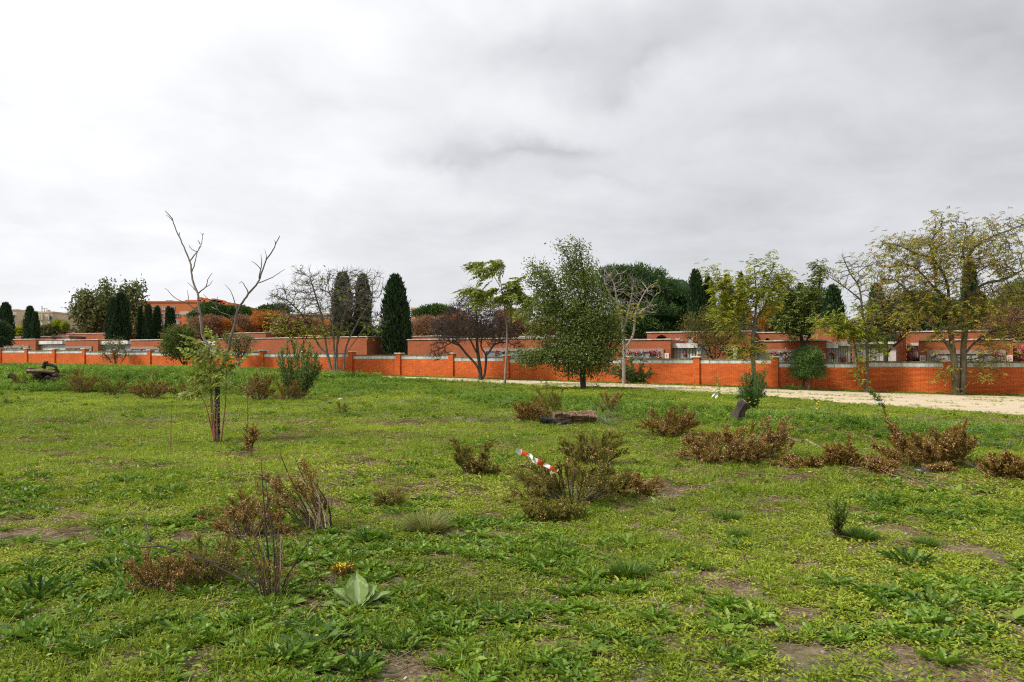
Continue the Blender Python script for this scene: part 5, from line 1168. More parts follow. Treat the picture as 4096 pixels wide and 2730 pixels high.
# ---------------------------------------------------------------- ground cover, instanced
def scatter(name, meshes, P, rot, scl, tint, idx=None, label=None):
    c = bpy.data.collections.new(name + '_source')
    for i, m in enumerate(meshes):
        o = bpy.data.objects.new('%s_clump' % name if i == 0 else '%s_clump.%03d' % (name, i), m); c.objects.link(o)
    P = np.asarray(P, np.float32); n = len(P); me = bpy.data.meshes.new(name); me.vertices.add(n); me.vertices.foreach_set('co', P.ravel())
    def at_(nm, typ, v, key='value'):
        a = me.attributes.new(nm, typ, 'POINT'); a.data.foreach_set(key, np.asarray(v).ravel())
    at_('rot', 'FLOAT_VECTOR', np.asarray(rot, np.float32), 'vector'); at_('scl', 'FLOAT', np.asarray(scl, np.float32)); at_('itint', 'FLOAT', np.asarray(tint, np.float32))
    at_('idx', 'INT', (idx if idx is not None else rng.integers(0, len(meshes), n)).astype(np.int32))
    o = bpy.data.objects.new(name, me); COL.objects.link(o); o['kind'] = 'stuff'
    if label: o['label'] = label
    ng = bpy.data.node_groups.new(name, 'GeometryNodeTree')
    ng.interface.new_socket(name='Geometry', in_out='INPUT', socket_type='NodeSocketGeometry'); ng.interface.new_socket(name='Geometry', in_out='OUTPUT', socket_type='NodeSocketGeometry')
    gi = ng.nodes.new('NodeGroupInput'); go = ng.nodes.new('NodeGroupOutput'); ip = ng.nodes.new('GeometryNodeInstanceOnPoints'); ci = ng.nodes.new('GeometryNodeCollectionInfo')
    ci.inputs['Collection'].default_value = c; ci.inputs['Separate Children'].default_value = True; ci.inputs['Reset Children'].default_value = True
    def na(nm, dt):
        a = ng.nodes.new('GeometryNodeInputNamedAttribute'); a.data_type = dt; a.inputs['Name'].default_value = nm; return a.outputs['Attribute']
    L = ng.links.new
    L(gi.outputs[0], ip.inputs['Points']); L(ci.outputs[0], ip.inputs['Instance']); ip.inputs['Pick Instance'].default_value = True
    L(na('idx', 'INT'), ip.inputs['Instance Index']); L(na('rot', 'FLOAT_VECTOR'), ip.inputs['Rotation']); L(na('scl', 'FLOAT'), ip.inputs['Scale']); L(ip.outputs[0], go.inputs[0])
    md = o.modifiers.new('scatter', 'NODES'); md.node_group = ng
    return o

G_CLOV = leaf_mat('clover_leaves', [(.070, .105, .012), (.17, .230, .018), (.31, .375, .030), (.48, .53, .075)], .35, .45, inst=True)
G_GRAS = leaf_mat('grass_blades', [(.070, .115, .010), (.17, .255, .018), (.31, .405, .028), (.46, .51, .065)], .35, .45, inst=True)
G_ROSE = leaf_mat('broad_weed_leaves', [(.050, .105, .012), (.10, .19, .020), (.18, .30, .032), (.32, .42, .08)], .3, .4, inst=True)
G_LUSH = leaf_mat('lush_bank_leaves', [(.045, .095, .012), (.11, .20, .020), (.20, .33, .035), (.42, .54, .14)], .35, .4, inst=True)
G_BLUE = leaf_mat('strap_leaves', [(.075, .145, .055), (.13, .22, .09), (.21, .31, .15)], .25, .4, inst=True)
G_LITT = leaf_mat('dead_litter', [(.045, .028, .018), (.15, .09, .05), (.30, .21, .12), (.48, .40, .26)], .0, .85, inst=True)
G_YEL = leaf_mat('yellow_fallen_leaves', [(.50, .22, .02), (.62, .42, .04), (.70, .55, .08)], .25, .5, inst=True)

LOBED = None
def lobed_leaf():
    """toothed dandelion-like blade, folded along the midrib"""
    y = np.array([0, .10, .18, .26, .33, .42, .50, .60, .68, .80, .88, 1.0]); w = np.array([.05, .06, .16, .07, .24, .10, .32, .15, .36, .26, .22, .0])
    V = [(0, a, -.25*a*a) for a in y] + [(b, a, .10-.25*a*a) for a, b in zip(y, w)] + [(-b, a, .10-.25*a*a) for a, b in zip(y, w)]
    n = len(y); F = [(i, n+i, n+i+1, i+1) for i in range(n-1)] + [(i, i+1, 2*n+i+1, 2*n+i) for i in range(n-1)]
    V = [(x, a, z+.18*a) for x, a, z in V]
    return (np.array(V)*np.array([1, 1, 1]), np.array(F))
LOBED = lobed_leaf()
def arc_leaf(nseg=4, w=.5, droop=.5):
    y = np.linspace(0, 1, nseg+1); ww = w*np.array([.5, 1, .9, .6, 0])[:nseg+1] if nseg == 4 else w*np.sin(np.pi*(.2+.8*y)); z = -droop*y*y
    V = [(ww[i], y[i], z[i]+.02) for i in range(nseg+1)] + [(-ww[i], y[i], z[i]+.02) for i in range(nseg+1)]; n = nseg+1
    return (np.array(V), np.array([(i, i+1, n+i+1, n+i) for i in range(nseg)]))
ARC = arc_leaf(4, .5, .45); ARC2 = arc_leaf(4, .5, .9)

def src_clover(seed, n=26, R0=.075, L=.026):
    r = np.random.default_rng(seed); g = Geo(); a = r.uniform(0, 6.283, n); q = R0*r.random(n)**.6; pos = np.stack([q*np.cos(a), q*np.sin(a), r.uniform(.004, .032, n)], 1)
    a2 = a + r.normal(size=n)*1.0; el = r.uniform(-.1, .7, n); d = np.stack([np.cos(a2), np.sin(a2), el], 1)
    place(g, LEAF5, pos, d, np.array([0, 0, 1.])+r.normal(size=(n, 3))*.35, L*r.uniform(.6, 1.3, n), L*r.uniform(.38, .6, n), r.random(n)); return g.mesh('c', G_CLOV)
def src_grass(seed, n=34, R0=.06, H=.075, W_=.0045, lean=.6, mat=None, tips=False):
    r = np.random.default_rng(seed); g = Geo(); a = r.uniform(0, 6.283, n); q = R0*r.random(n)**.7; pos = np.stack([q*np.cos(a), q*np.sin(a), np.zeros(n)-.004], 1)
    d = np.stack([np.cos(a)*lean*r.random(n), np.sin(a)*lean*r.random(n), np.ones(n)], 1) + r.normal(size=(n, 3))*np.array([.22, .22, .05])
    o = np.stack([np.cos(a), np.sin(a), np.zeros(n)], 1)+r.normal(size=(n, 3))*.4
    place(g, ARC, pos, d, -o, H*r.uniform(.45, 1.2, n), W_*r.uniform(.7, 1.3, n), r.random(n)); return g.mesh('g', mat or G_GRAS)
def src_rosette(seed, n=13, L=.12, W_=.30, up=.45, mat=None, tm=None):
    r = np.random.default_rng(seed); g = Geo(); a = np.arange(n)*2.4+r.normal(size=n)*.25; u = up*r.uniform(.4, 1.8, n); d = np.stack([np.cos(a), np.sin(a), u], 1)
    ll = L*r.uniform(.55, 1.1, n); place(g, tm or LOBED, np.stack([.006*np.cos(a), .006*np.sin(a), np.full(n, .004)], 1), d, np.tile([0, 0, 1.], (n, 1))+r.normal(size=(n, 3))*.15, ll, ll*W_*1.6, r.random(n)); return g.mesh('r', mat or G_ROSE)
def src_tall(seed, H=.32, nst=7, mat=None):
    """lush upright weed: leafy stalks"""
    r = np.random.default_rng(seed); g = Geo()
    for s in range(nst):
        a = r.uniform(0, 6.283); b = np.array([math.cos(a), math.sin(a), 0])*r.uniform(0, .10); h = H*r.uniform(.5, 1.1); ln = np.array([math.cos(a), math.sin(a), 0])*r.uniform(.0, .35)*h; n = 9
        t = np.linspace(.1, 1, n); pos = b + np.outer(t, [0, 0, h]) + np.outer(t**1.6, ln); aa = np.arange(n)*2.4+r.uniform(0, 6); u = .35+.5*t
        d = np.stack([np.cos(aa), np.sin(aa), u], 1); ll = .115*(1.25-.7*t)*r.uniform(.7, 1.3, n)
        place(g, ARC if s % 2 else LOBED, pos, d, np.tile([0, 0, 1.], (n, 1))+r.normal(size=(n, 3))*.25, ll, ll*(.42 if s % 2 else .5), np.clip(r.normal(.5, .25, n), 0, 1))
        tube(g, [b, b+np.array([0, 0, h])*.5+ln*.3, b+np.array([0, 0, h])+ln], [.003, .0025, .001], 3, .3, False)
    return g.mesh('t', mat or G_ROSE)
def src_strap(seed, n=22, H=.42):
    r = np.random.default_rng(seed); g = Geo(); a = r.uniform(0, 6.283, n); pos = np.stack([.03*np.cos(a), .03*np.sin(a), np.zeros(n)], 1); l = r.uniform(.4, 1.3, n)
    d = np.stack([np.cos(a)*l, np.sin(a)*l, np.ones(n)], 1); place(g, ARC2, pos, d, np.tile([0, 0, 1.], (n, 1))+np.stack([np.cos(a), np.sin(a), np.zeros(n)], 1)*.2, H*r.uniform(.6, 1.15, n), .014, r.random(n)); return g.mesh('s', G_BLUE)
def src_litter(seed, n=7):
    r = np.random.default_rng(seed); g = Geo()
    for k in range(n):
        a = r.uniform(0, 3.14); L = r.uniform(.04, .22); c = r.normal(size=2)*.06; q = np.array([math.cos(a), math.sin(a)])*L/2; z = r.uniform(.004, .025); m = r.normal(size=2)*.012
        tube(g, [(c[0]-q[0], c[1]-q[1], z), (c[0]+m[0], c[1]+m[1], z+r.uniform(0, .012)), (c[0]+q[0], c[1]+q[1], z+r.uniform(-.004, .02))], [.0015, .002, .001], 3, r.random(), False)
    return g.mesh('l', G_LITT)
def src_flat(seed, n=3, L=.035, mat=None):
    r = np.random.default_rng(seed); g = Geo(); a = r.uniform(0, 6.283, n); c = np.stack([r.normal(size=n)*.05, r.normal(size=n)*.05, r.uniform(.012, .04, n)], 1)
    place(g, LEAF6, c, np.stack([np.cos(a), np.sin(a), r.uniform(-.2, .4, n)], 1), np.array([0, 0, 1.])+r.normal(size=(n, 3))*.4, L*r.uniform(.6, 1.2, n), L*.55, r.random(n)); return g.mesh('y', mat or G_YEL)
def src_feather(seed, n=9, L=.13):
    """finely divided leaves"""
    r = np.random.default_rng(seed); g = Geo()
    for s in range(n):
        a = s*2.4+r.normal()*.3; u = r.uniform(.3, 1.4); d = unit(np.array([math.cos(a), math.sin(a), u])); l = L*r.uniform(.6, 1.1); k = 9; t = np.linspace(.25, 1, k)
        side = unit(np.cross(d, [0, 0, 1.]))
        for q in (-1, 1):
            pos = d*l*t[:, None] - np.array([0, 0, .35])*l*(t**2)[:, None]; place(g, LEAF4, pos, np.tile(side*q+d*.6, (k, 1))+r.normal(size=(k, 3))*.15, np.tile([0, 0, 1.], (k, 1)), l*.30*np.sin(np.pi*(t*.8+.12)), l*.085, r.random(k))
    return g.mesh('f', G_ROSE)
def src_daisy(seed):
    r = np.random.default_rng(seed); g = Geo(); n = 5
    c = np.stack([r.normal(size=n)*.05, r.normal(size=n)*.05, r.uniform(.25, .45, n)], 1)
    for p in c:
        m = 6; a = np.arange(m)*6.283/m; place(g, LEAF4, np.tile(p, (m, 1)), np.stack([np.cos(a), np.sin(a), np.full(m, .3)], 1), np.tile([0, 0, 1.], (m, 1)), .022, .018, r.random(m))
    return g.mesh('d', L_FLY)

def spts(n, y0, y1, margin=1.2, r=rng, pw=0.0):
    """points in the field in front of the camera, uniform in area between depths y0..y1"""
    k = .643*margin; u = r.random(n); Y = np.sqrt(y0*y0+(y1*y1-y0*y0)*u); X = r.uniform(-1, 1, n)*(k*Y+1.0); return X, Y
def bare(X, Y):
    b = vn(X, Y, 1.05, 1)*.30 + vn(X, Y, .42, 2)*.30 + vn(X, Y, .16, 3)*.24 + vn(X, Y, .075, 5)*.16
    bias = .10*np.exp(-(((X+4.2)/2.4)**2 + ((Y-8.6)/2.6)**2)) + .020*np.exp(-(((X-1)/9)**2+((Y-8)/6)**2)) - .05*sst(20, 30, Y)
    return b + bias - .022*sst(-1, 2, X)
def tilt(X, Y, n, r=rng, amt=.12): return np.stack([r.normal(size=n)*amt, r.normal(size=n)*amt, r.uniform(0, 6.283, n)], 1)
def on_path(X, Y):
    s, d = sd_(X, Y); j = (vn(X, Y, .9, 4)-.5)*1.2+(vn(X, Y, .3, 5)-.5)*.6
    return (d > .9+j*.4) & (d < edge(s)+j) & (s > 38)
def bankness(X, Y):
    """1 on the weedy banks"""
    s, d = sd_(X, Y); left = sst(64, 50, s); a = left*sst(23.0, 20.0, d)*sst(5, 9, d); rd, rh = ridge_d(X, Y); w = np.exp(-(rd/(1.9))**2)*np.clip(rh/.12, 0, 1)
    return np.clip(np.maximum(a, w*1.25) + (vn(X, Y, .8, 6)-.5)*.5, 0, 1.2)
def ground_cover():
    r = np.random.default_rng(21)
    clov = [src_clover(i, 26 if i < 3 else 18, .075, .024+.004*(i % 3)) for i in range(5)]
    gras = [src_grass(10+i, 30, .06, .065+.012*i) for i in range(4)]
    rose = [src_rosette(20+i, 12, .12+.02*i, .26) for i in range(3)] + [src_rosette(25, 14, .11, .30, .8, None, ARC), src_feather(26), src_feather(27)]
    tall = [src_tall(30+i, .30+.05*(i % 3), mat=G_LUSH) for i in range(5)]
    def emit(name, meshes, X, Y, scl, tn, amt=.12, keep=None, lift=0.0, label=None, idx=None):
        if keep is not None: X, Y, scl, tn = X[keep], Y[keep], scl[keep], tn[keep]; idx = idx[keep] if idx is not None else None
        Z = G(X, Y)+lift; return scatter(name, meshes, np.stack([X, Y, Z], 1), tilt(X, Y, len(X), r, amt), scl, tn, idx, label)
    # low leafy cover: near, middle, far bands joined in one object
    A = []
    for (n, y0, y1, sc) in ((23000, 2.4, 9.5, 1.0), (36000, 9.5, 20, 1.45), (60000, 20, 62, 1.9)):
        X, Y = spts(n, y0, y1, 1.15, r); A.append((X, Y, np.full(n, sc)*r.uniform(.7, 1.25, n)))
    X, Y, S = [np.concatenate(v) for v in zip(*A)]; n = len(X); b = bare(X, Y); pth = on_path(X, Y)
    T = np.clip(.50 + (vn(X, Y, 2.3, 7)-.5)*.9 + (vn(X, Y, .5, 0)-.5)*.5 + r.normal(size=n)*.13, 0, 1)
    thr = .60
    keep = (b + r.normal(size=n)*.060 < thr) & ~pth
    emit('clover_cover', clov, X, Y, S, T, .15, keep, 0, 'low leafy clover like ground cover over the whole field')
    # grass
    A = []
    for (n, y0, y1, sc) in ((13000, 2.4, 9.5, .85), (34000, 9.5, 20, 1.15), (62000, 20, 62, 1.2)):
        X, Y = spts(n, y0, y1, 1.15, r); A.append((X, Y, np.full(n, sc)*r.uniform(.6, 1.3, n)))
    X, Y, S = [np.concatenate(v) for v in zip(*A)]; n = len(X); b = bare(X, Y)
    gm = vn(X, Y, 1.9, 5)*.7+vn(X, Y, .6, 6)*.3 + .16*sst(8, 14, Y)
    keep = (b + r.normal(size=n)*.04 < thr-.005) & ~on_path(X, Y) & (gm + r.normal(size=n)*.08 > .52)
    T = np.clip(.55 + (vn(X, Y, 3.1, 2)-.5)*.9 + r.normal(size=n)*.14, 0, 1)
    emit('grass', gras, X, Y, S, T, .15, keep, 0, 'short bright green grass growing among the low weeds')
    # broad weeds, in darker drifts
    A = []
    for (n, y0, y1, sc) in ((6500, 2.4, 9.5, .85), (8000, 9.5, 20, 1.15), (9000, 20, 50, 1.3)):
        X, Y = spts(n, y0, y1, 1.15, r); A.append((X, Y, np.full(n, sc)*r.uniform(.5, 1.3, n)))
    X, Y, S = [np.concatenate(v) for v in zip(*A)]; n = len(X)
    dr_ = vn(X, Y, 1.1, 4)*.6+vn(X, Y, .38, 7)*.4
    drift = np.exp(-(((X+.95)/.85)**2+((Y-4.6)/.9)**2))*.5 + np.exp(-(((X+1.3)/1.8)**2+((Y-7.5)/1.4)**2))*.20 + np.exp(-(((X-3.2)/1.5)**2+((Y-5.6)/1.0)**2))*.24 + np.exp(-(((X+2.9)/.9)**2+((Y-5.2)/1.3)**2))*.28 + np.exp(-(((X+7)/3)**2+((Y-11.5)/1.5)**2))*.12
    keep = (dr_ + drift + r.normal(size=n)*.06 > .60) & (bare(X, Y) < .63) & ~on_path(X, Y)
    T = np.clip(.45 + (vn(X, Y, 1.0, 1)-.5)*.7 + r.normal(size=n)*.18, 0, 1)
    emit('broadleaf_weeds', rose, X, Y, S, T, .10, keep, 0, 'darker rosettes of toothed and feathery weeds in drifts')
    # tall lush weeds on the banks
    X, Y = spts(70000, 13, 58, 1.2, r); n = len(X); bk = bankness(X, Y); keep = (bk + r.normal(size=n)*.15 > .52) & ~on_path(X, Y); s, d = sd_(X, Y)
    S = np.where(s < 50, 1.25, .62)*r.uniform(.45, 1.35, n)*(.7+.3*np.clip(bk, 0, 1)); T = np.clip(.62+(vn(X, Y, 2.0, 3)-.5)*.8+r.normal(size=n)*.2, 0, 1)
    emit('bank_weeds', tall, X, Y, S, T, .18, keep, -.02, 'knee high lush bright green weeds along the low bank')
    # strap leaved clumps
    pts = [(1390, 1585), (1440, 1575), (1480, 1560), (1330, 1580), (1360, 1560), (2440, 1650), (2460, 1680), (2430, 1700), (2480, 1640), (2400, 1700), (2880, 1650), (2960, 1680), (3000, 1665), (3020, 1670), (3170, 1690), (3230, 1720), (3210, 1740), (3190, 1660), (3060, 1660), (2520, 1670),
           (3550, 1745), (3590, 1740), (3900, 1790), (3950, 1770), (3980, 1800), (4030, 1760), (4060, 1790), (4090, 1760), (3860, 1740), (3820, 1730), (3920, 1740), (4000, 1730), (1880, 1590), (1960, 1600), (2010, 1620), (1940, 1570), (3330, 1660), (3270, 1650)]
    P = np.array([on_ground(x, y) for x, y in pts for _ in range(2)]); P[:, :2] += r.normal(size=(len(P), 2))*.22; P[:, 2] = G(P[:, 0], P[:, 1])
    scatter('strap_leaf_weeds', [src_strap(40+i) for i in range(4)], P, tilt(0, 0, len(P), r, .15), r.uniform(.7, 1.15, len(P)), r.random(len(P)), label='blue green strap leaved tufts arching on the bank')
    # litter everywhere, denser in bare spots
    X, Y = spts(26000, 2.4, 22, 1.15, r); n = len(X); keep = (bare(X, Y) + r.normal(size=n)*.12 > .52)
    emit('dry_litter', [src_litter(50+i) for i in range(6)], X, Y, np.where(Y > 10, 1.6, 1.0)*r.uniform(.6, 1.3, n), np.clip(r.normal(.55, .3, n), 0, 1), .1, keep, 0, 'scattered dry straws and broken twigs between the weeds')
    X, Y = spts(5200, 2.4, 24, 1.15, r); n = len(X); keep = (vn(X, Y, 1.6, 3)+r.normal(size=n)*.1 > .66)
    emit('fallen_leaves', [src_flat(60+i, 3) for i in range(4)], X, Y, np.where(Y > 10, 1.3, .85)*r.uniform(.6, 1.2, n), r.random(n), .2, keep, .01, 'small yellow fallen leaves in the grass')
    X, Y = spts(16000, 10, 56, 1.15, r); n = len(X); keep = (bankness(X, Y) + r.normal(size=n)*.2 > .7) & ~on_path(X, Y) & (vn(X, Y, 3, 2) > .52)
    keep &= r.random(n) < .22
    emit('yellow_weed_flowers', [src_daisy(70+i) for i in range(3)], X, Y, r.uniform(.8, 1.5, n), r.random(n), .1, keep, .05, 'tiny yellow flowers above the weeds on the bank')
    # tufts creeping over the path
    X, Y = spts(60000, 20, 60, 1.2, r); n = len(X); s, d = sd_(X, Y); q = vn(s, d*4, 2.2, 6)*.6+vn(s, d*4, .8, 1)*.4; e = edge(s)-d
    keep = on_path(X, Y) & ((q > .70) | (q + .22*np.exp(-e/1.2) + .30*np.exp(-(d-.9)/.5) + r.normal(size=n)*.05 > .66))
    emit('path_tufts', gras[:2], X, Y, r.uniform(.6, 1.4, n), np.clip(r.normal(.45, .2, n), 0, 1), .2, keep, .0, 'thin low grass tufts straying over the sandy path')
    # pebbles
    def peb(i):
        V, F = icosph(np.zeros(3), .016, .013, .008, 1); g = Geo(); g.add(V, F, .2*i); return g.mesh('p', M_PEB)
    X, Y = spts(9000, 2.4, 14, 1.15, r); n = len(X); keep = bare(X, Y) > .58
    emit('pebbles', [peb(i) for i in range(3)], X, Y, r.uniform(.3, 1.2, n)**2, r.random(n), .5, keep, .003, 'pale grit and pebbles on the bare soil')
M_PEB = tinted('pebble', [(.30, .24, .18), (.55, .50, .42), (.70, .66, .60)], .8, 40, .3)
ground_cover()
# ---------------------------------------------------------------- shrubs in the field
def curve_pts(P0, d, L, n, sag, r, wob=.12):
    """bundle of curved stems: returns (m, n, 3)"""
    m = len(P0); t = np.linspace(0, 1, n)[None, :, None]; d = unit(d); side = r.normal(size=(m, 1, 3))*wob
    return P0[:, None] + d[:, None]*L[:, None, None]*t + side*L[:, None, None]*t*t + np.array([0, 0, -1.])*(sag*L)[:, None, None]*t*t
def bundle(geo, C, r0, r1, K=4, tint=.5):
    m, n, _ = C.shape; f = np.linspace(0, 1, n)
    for j in range(n-1):
        A, B = C[:, j], C[:, j+1]; D = B-A; Dp = (C[:, j]-C[:, j-1]) if j else D
        edges_tubes(geo, A, B, Dp, D, r0+(r1-r0)*f[j], r0+(r1-r0)*f[j+1], K, tint)
def heath(label, px, py, hw, ht, seed, foliage=L_HEATH, nst=16, ntw=16, nl=9000, seeds=0, lean=(0, 0), open_=.5, dense=2.0, stem=BARK_H, sr=.0042, base_spread=.25, name='dry_shrub', p0=None, sag=.15, ll=.030, seedy=None, bare_=.16, depth=.8, vary=.35):
    r = np.random.default_rng(900+seed); p = on_ground(px, py) if p0 is None else p0; s = p[1]/FPX; RX = hw*s; H = ht*s; sr = max(sr, .25*s)
    root = thing(name, label, 'shrub', p)
    a = np.arange(nst)*2.399+r.uniform(0, 6.28); q = r.uniform(.15, 1, nst)**open_; tipx = np.cos(a)*q*RX; tipy = np.sin(a)*q*RX*depth; tz = H*np.sqrt(np.clip(1.08-q*q, .04, 1))*r.uniform(1-vary, 1.05, nst)
    T = np.stack([tipx+lean[0]*RX, tipy+lean[1]*RX, tz], 1); P0 = p + np.stack([np.cos(a), np.sin(a)*depth, np.zeros(nst)], 1)*RX*base_spread*r.random((nst, 1)); P0[:, 2] = G(P0[:, 0], P0[:, 1])-.02
    d = T-(P0-p); L = np.linalg.norm(d, axis=1); C = curve_pts(P0, d + np.array([0, 0, 1.])*(sag*L)[:, None], L*1.02, 9, np.full(nst, sag), r, .10)
    g = Geo(); bundle(g, C, np.full(nst, sr*1.4), np.full(nst, sr*.35), 4)
    # side twigs
    m = nst*ntw; k = np.repeat(np.arange(nst), ntw); t = bare_+(1-bare_)*r.random(m)**.8; i = np.minimum((t*8).astype(int), 7); f = (t*8-i)[:, None]; Q = C[k, i]*(1-f)+C[k, i+1]*f; dd = unit(C[k, i+1]-C[k, i])
    d2 = unit(dd*.9+r.normal(size=(m, 3))*.55+np.array([0, 0, .35])); L2 = (.30*L[k]*(1.15-t)*r.uniform(.5, 1.3, m)+.05)
    C2 = curve_pts(Q, d2, L2, 5, np.full(m, .0), r, .12); bundle(g, C2, np.full(m, sr*.40), np.full(m, sr*.18), 3)
    part('stems', g, stem, root, kind='stuff')
    # leaves along the twigs and the upper stems
    allC = C2; mm = len(allC); n = int(nl*dense); kk = r.integers(0, mm, n); tt = r.random(n)**.75; i = np.minimum((tt*4).astype(int), 3); f = (tt*4-i)[:, None]; pos = allC[kk, i]*(1-f)+allC[kk, i+1]*f
    dirn = unit(allC[kk, i+1]-allC[kk, i]); dr = unit(dirn*.8+r.normal(size=(n, 3))*.6); ct = r.random(mm)
    hz = (pos[:, 2]-p[2])/max(H, .05)
    g = Geo(); place(g, LEAF4, pos, dr, rdir(n, r), ll*r.uniform(.5, 1.3, n), ll*.30, np.clip(ct[kk]*.5+r.uniform(0, .5, n), 0, 1)); part('foliage', g, foliage, root, kind='stuff')
    if seeds:
        n = seeds; w = np.where(hz > .0, 1, 0.); ci = r.integers(0, mm, max(3, int(mm*.55))); kk = r.choice(ci, n); tt = r.uniform(.45, 1.05, n); i = np.minimum((tt*4).astype(int), 3); f = (tt*4-i)[:, None]; pos = allC[kk, i]*(1-f)+allC[kk, i+1]*f + r.normal(size=(n, 3))*.012
        if seedy is not None:
            kp = seedy((pos-p)/np.array([RX, RX, H]), r); pos = pos[kp]; n = len(pos)
        g = Geo(); place(g, BUD if ll > .02 and n < 1500 else LEAF5, pos, rdir(n, r)+np.array([0, 0, .6]), rdir(n, r), ll*.75*r.uniform(.7, 1.2, n), ll*.55, r.random(n)); part('seed_heads', g, L_SEED, root, kind='stuff')
    return root, p, RX, H, C
def field_shrubs():
    H = heath
    H('olive brown low shrub with one upright spike, left of the leaning burnt stump', 2690, 1752, 140, 150, 1, nst=26, ntw=20, nl=14000, seeds=1300, sr=.006)
    H('widest dry shrub with pale seed heads in front of the leaning burnt stump', 2910, 1862, 225, 185, 2, nst=42, ntw=22, nl=19000, seeds=6500, sr=.006, base_spread=.5)
    H('seedy plume of the dry shrub reaching up to the right of the stump', 3085, 1850, 70, 235, 3, nst=11, ntw=16, nl=3600, seeds=2400, lean=(.5, 0), sr=.006)
    H('low flat brown shrub between the two widest dry shrubs', 3210, 1880, 105, 60, 4, nst=18, ntw=16, nl=6500, seeds=700)
    H('low olive brown shrub at the left end of the densest dark shrub', 3370, 1876, 95, 125, 5, nst=24, ntw=18, nl=11000, seeds=900)
    H('densest dark brown shrub with upright tips, behind the black pot', 3720, 1872, 225, 205, 6, nst=44, ntw=24, nl=25000, seeds=6500, base_spread=.5)
    H('pale seeded low shrub just left of the black pot', 3520, 1906, 85, 75, 7, nst=20, ntw=16, nl=5200, seeds=2600)
    H('pale seeded low shrub just right of the black pot', 3760, 1903, 65, 50, 8, nst=16, ntw=14, nl=3500, seeds=1500)
    H('brown seeded shrub cut by the right edge of the photo', 4050, 1928, 125, 140, 9, nst=28, ntw=20, nl=13000, seeds=3600)
    H('dense brown rounded shrub left of the decayed log', 2125, 1692, 98, 125, 10, nst=28, ntw=20, nl=12000, seeds=2200)
    H('tall feathery olive shrub rising behind the decayed log', 2225, 1665, 75, 140, 11, L_HEATG, nst=15, ntw=18, nl=5200, lean=(-.5, 0), sag=-.02)
    H('open upright shrub on the grassy bank behind the log', 2440, 1650, 62, 115, 12, L_HEATH, nst=11, ntw=14, nl=2600, seeds=300, lean=(.05, 0))
    H('green yellow feathery shrub with pale seeds low down, right behind the taped shrub', 2370, 1868, 160, 185, 13, L_HEATG, nst=24, ntw=18, nl=11500, seeds=1300, seedy=lambda q, r: q[:, 2] < .45, sr=.007)
    H('v shaped open green shrub left of the taped shrub', 1885, 1908, 115, 180, 14, L_HEATG, nst=17, ntw=18, nl=8200, seeds=900, open_=.35, seedy=lambda q, r: (q[:, 2] < .4), sr=.007)
    r, p, RX, Hh, C = H('sprawling green brown shrub caught with red and white barrier tape', 2285, 2015, 300, 265, 15, L_HEATG, nst=40, ntw=20, nl=19000, seeds=1200, sr=.0075, ll=.024, bare_=.35, vary=.5, open_=.42)
    H('low brown end of the taped shrub spreading to the right', 2480, 1985, 120, 100, 16, L_HEATH, nst=16, ntw=18, nl=6500, seeds=500, lean=(.35, 0))
    H('low orange brown tufts at the near foot of the taped shrub', 2215, 2085, 150, 90, 17, L_HEATG, nst=20, ntw=16, nl=6500, seeds=300, ll=.026)
    # left bank shrubs
    H('olive brown shrub on the left bank beside the burnt heap', 325, 1576, 85, 115, 18, nst=24, ntw=18, nl=8500, seeds=300, ll=.04, sr=.010)
    H('low green brown shrub, second on the left bank from the burnt heap', 450, 1584, 85, 100, 19, L_HEATG, nst=20, ntw=16, nl=6500, ll=.04, sr=.010)
    H('rusty brown seeded shrub, third on the left bank from the burnt heap', 600, 1600, 100, 115, 20, nst=26, ntw=18, nl=9500, seeds=1800, ll=.04, sr=.010)
    H('small green brown shrub growing against the burnt heap', 95, 1556, 65, 85, 21, L_HEATG, nst=18, ntw=14, nl=4500, ll=.04, sr=.010)
    H('brown green shrub just right of the dead tree sprouts', 1035, 1604, 85, 140, 22, nst=26, ntw=18, nl=9500, seeds=500, ll=.036, sr=.010)
    H('dark low shrub under the willow on the left bank', 1150, 1606, 85, 100, 23, nst=20, ntw=16, nl=5500, ll=.036, sr=.009)
    H('brown green shrub directly behind the dead tree', 760, 1594, 100, 110, 24, nst=22, ntw=16, nl=7500, ll=.036, sr=.009)
    H('small open green shrub alone in the grass beside a white stone', 1368, 1658, 28, 62, 25, L_HEATG, nst=9, ntw=10, nl=900, ll=.035)
    H('thin brown seedy stalk cluster left of the leafless low shrubs in the middle', 1002, 1835, 38, 190, 26, L_HEATH, nst=5, ntw=14, nl=1500, seeds=420)
    # foreground shrubs
    H('nearly bare shrub with straw stalks behind the nearest one', 1285, 2125, 150, 300, 27, L_HEATH, nst=22, ntw=9, nl=4200, seeds=1300, lean=(-.85, 0), sr=.005, ll=.020, bare_=.45, base_spread=.5, depth=.6)
    H('low brown leafy sprawl between the two nearest shrubs', 990, 2150, 190, 190, 28, L_HEATH, nst=22, ntw=16, nl=7000, seeds=2400, ll=.019, sr=.006)
    H('nearest wiry shrub with clustered bare grey stems', 1085, 2405, 120, 400, 29, L_HEATH, nst=18, ntw=5, nl=900, seeds=150, sr=.0045, ll=.016, bare_=.4, base_spread=.35, open_=.55, depth=.6)
    H('rust coloured side branches drooping left of the nearest shrub', 640, 2370, 150, 190, 30, L_HEATH, nst=18, ntw=16, nl=5200, seeds=2200, ll=.015, sr=.005, lean=(.1, 0))
    H('olive branches with tiny yellow flowers left of the nearest stems', 850, 2330, 150, 250, 31, L_HEATG, nst=16, ntw=16, nl=5200, seeds=900, ll=.016, sr=.005)
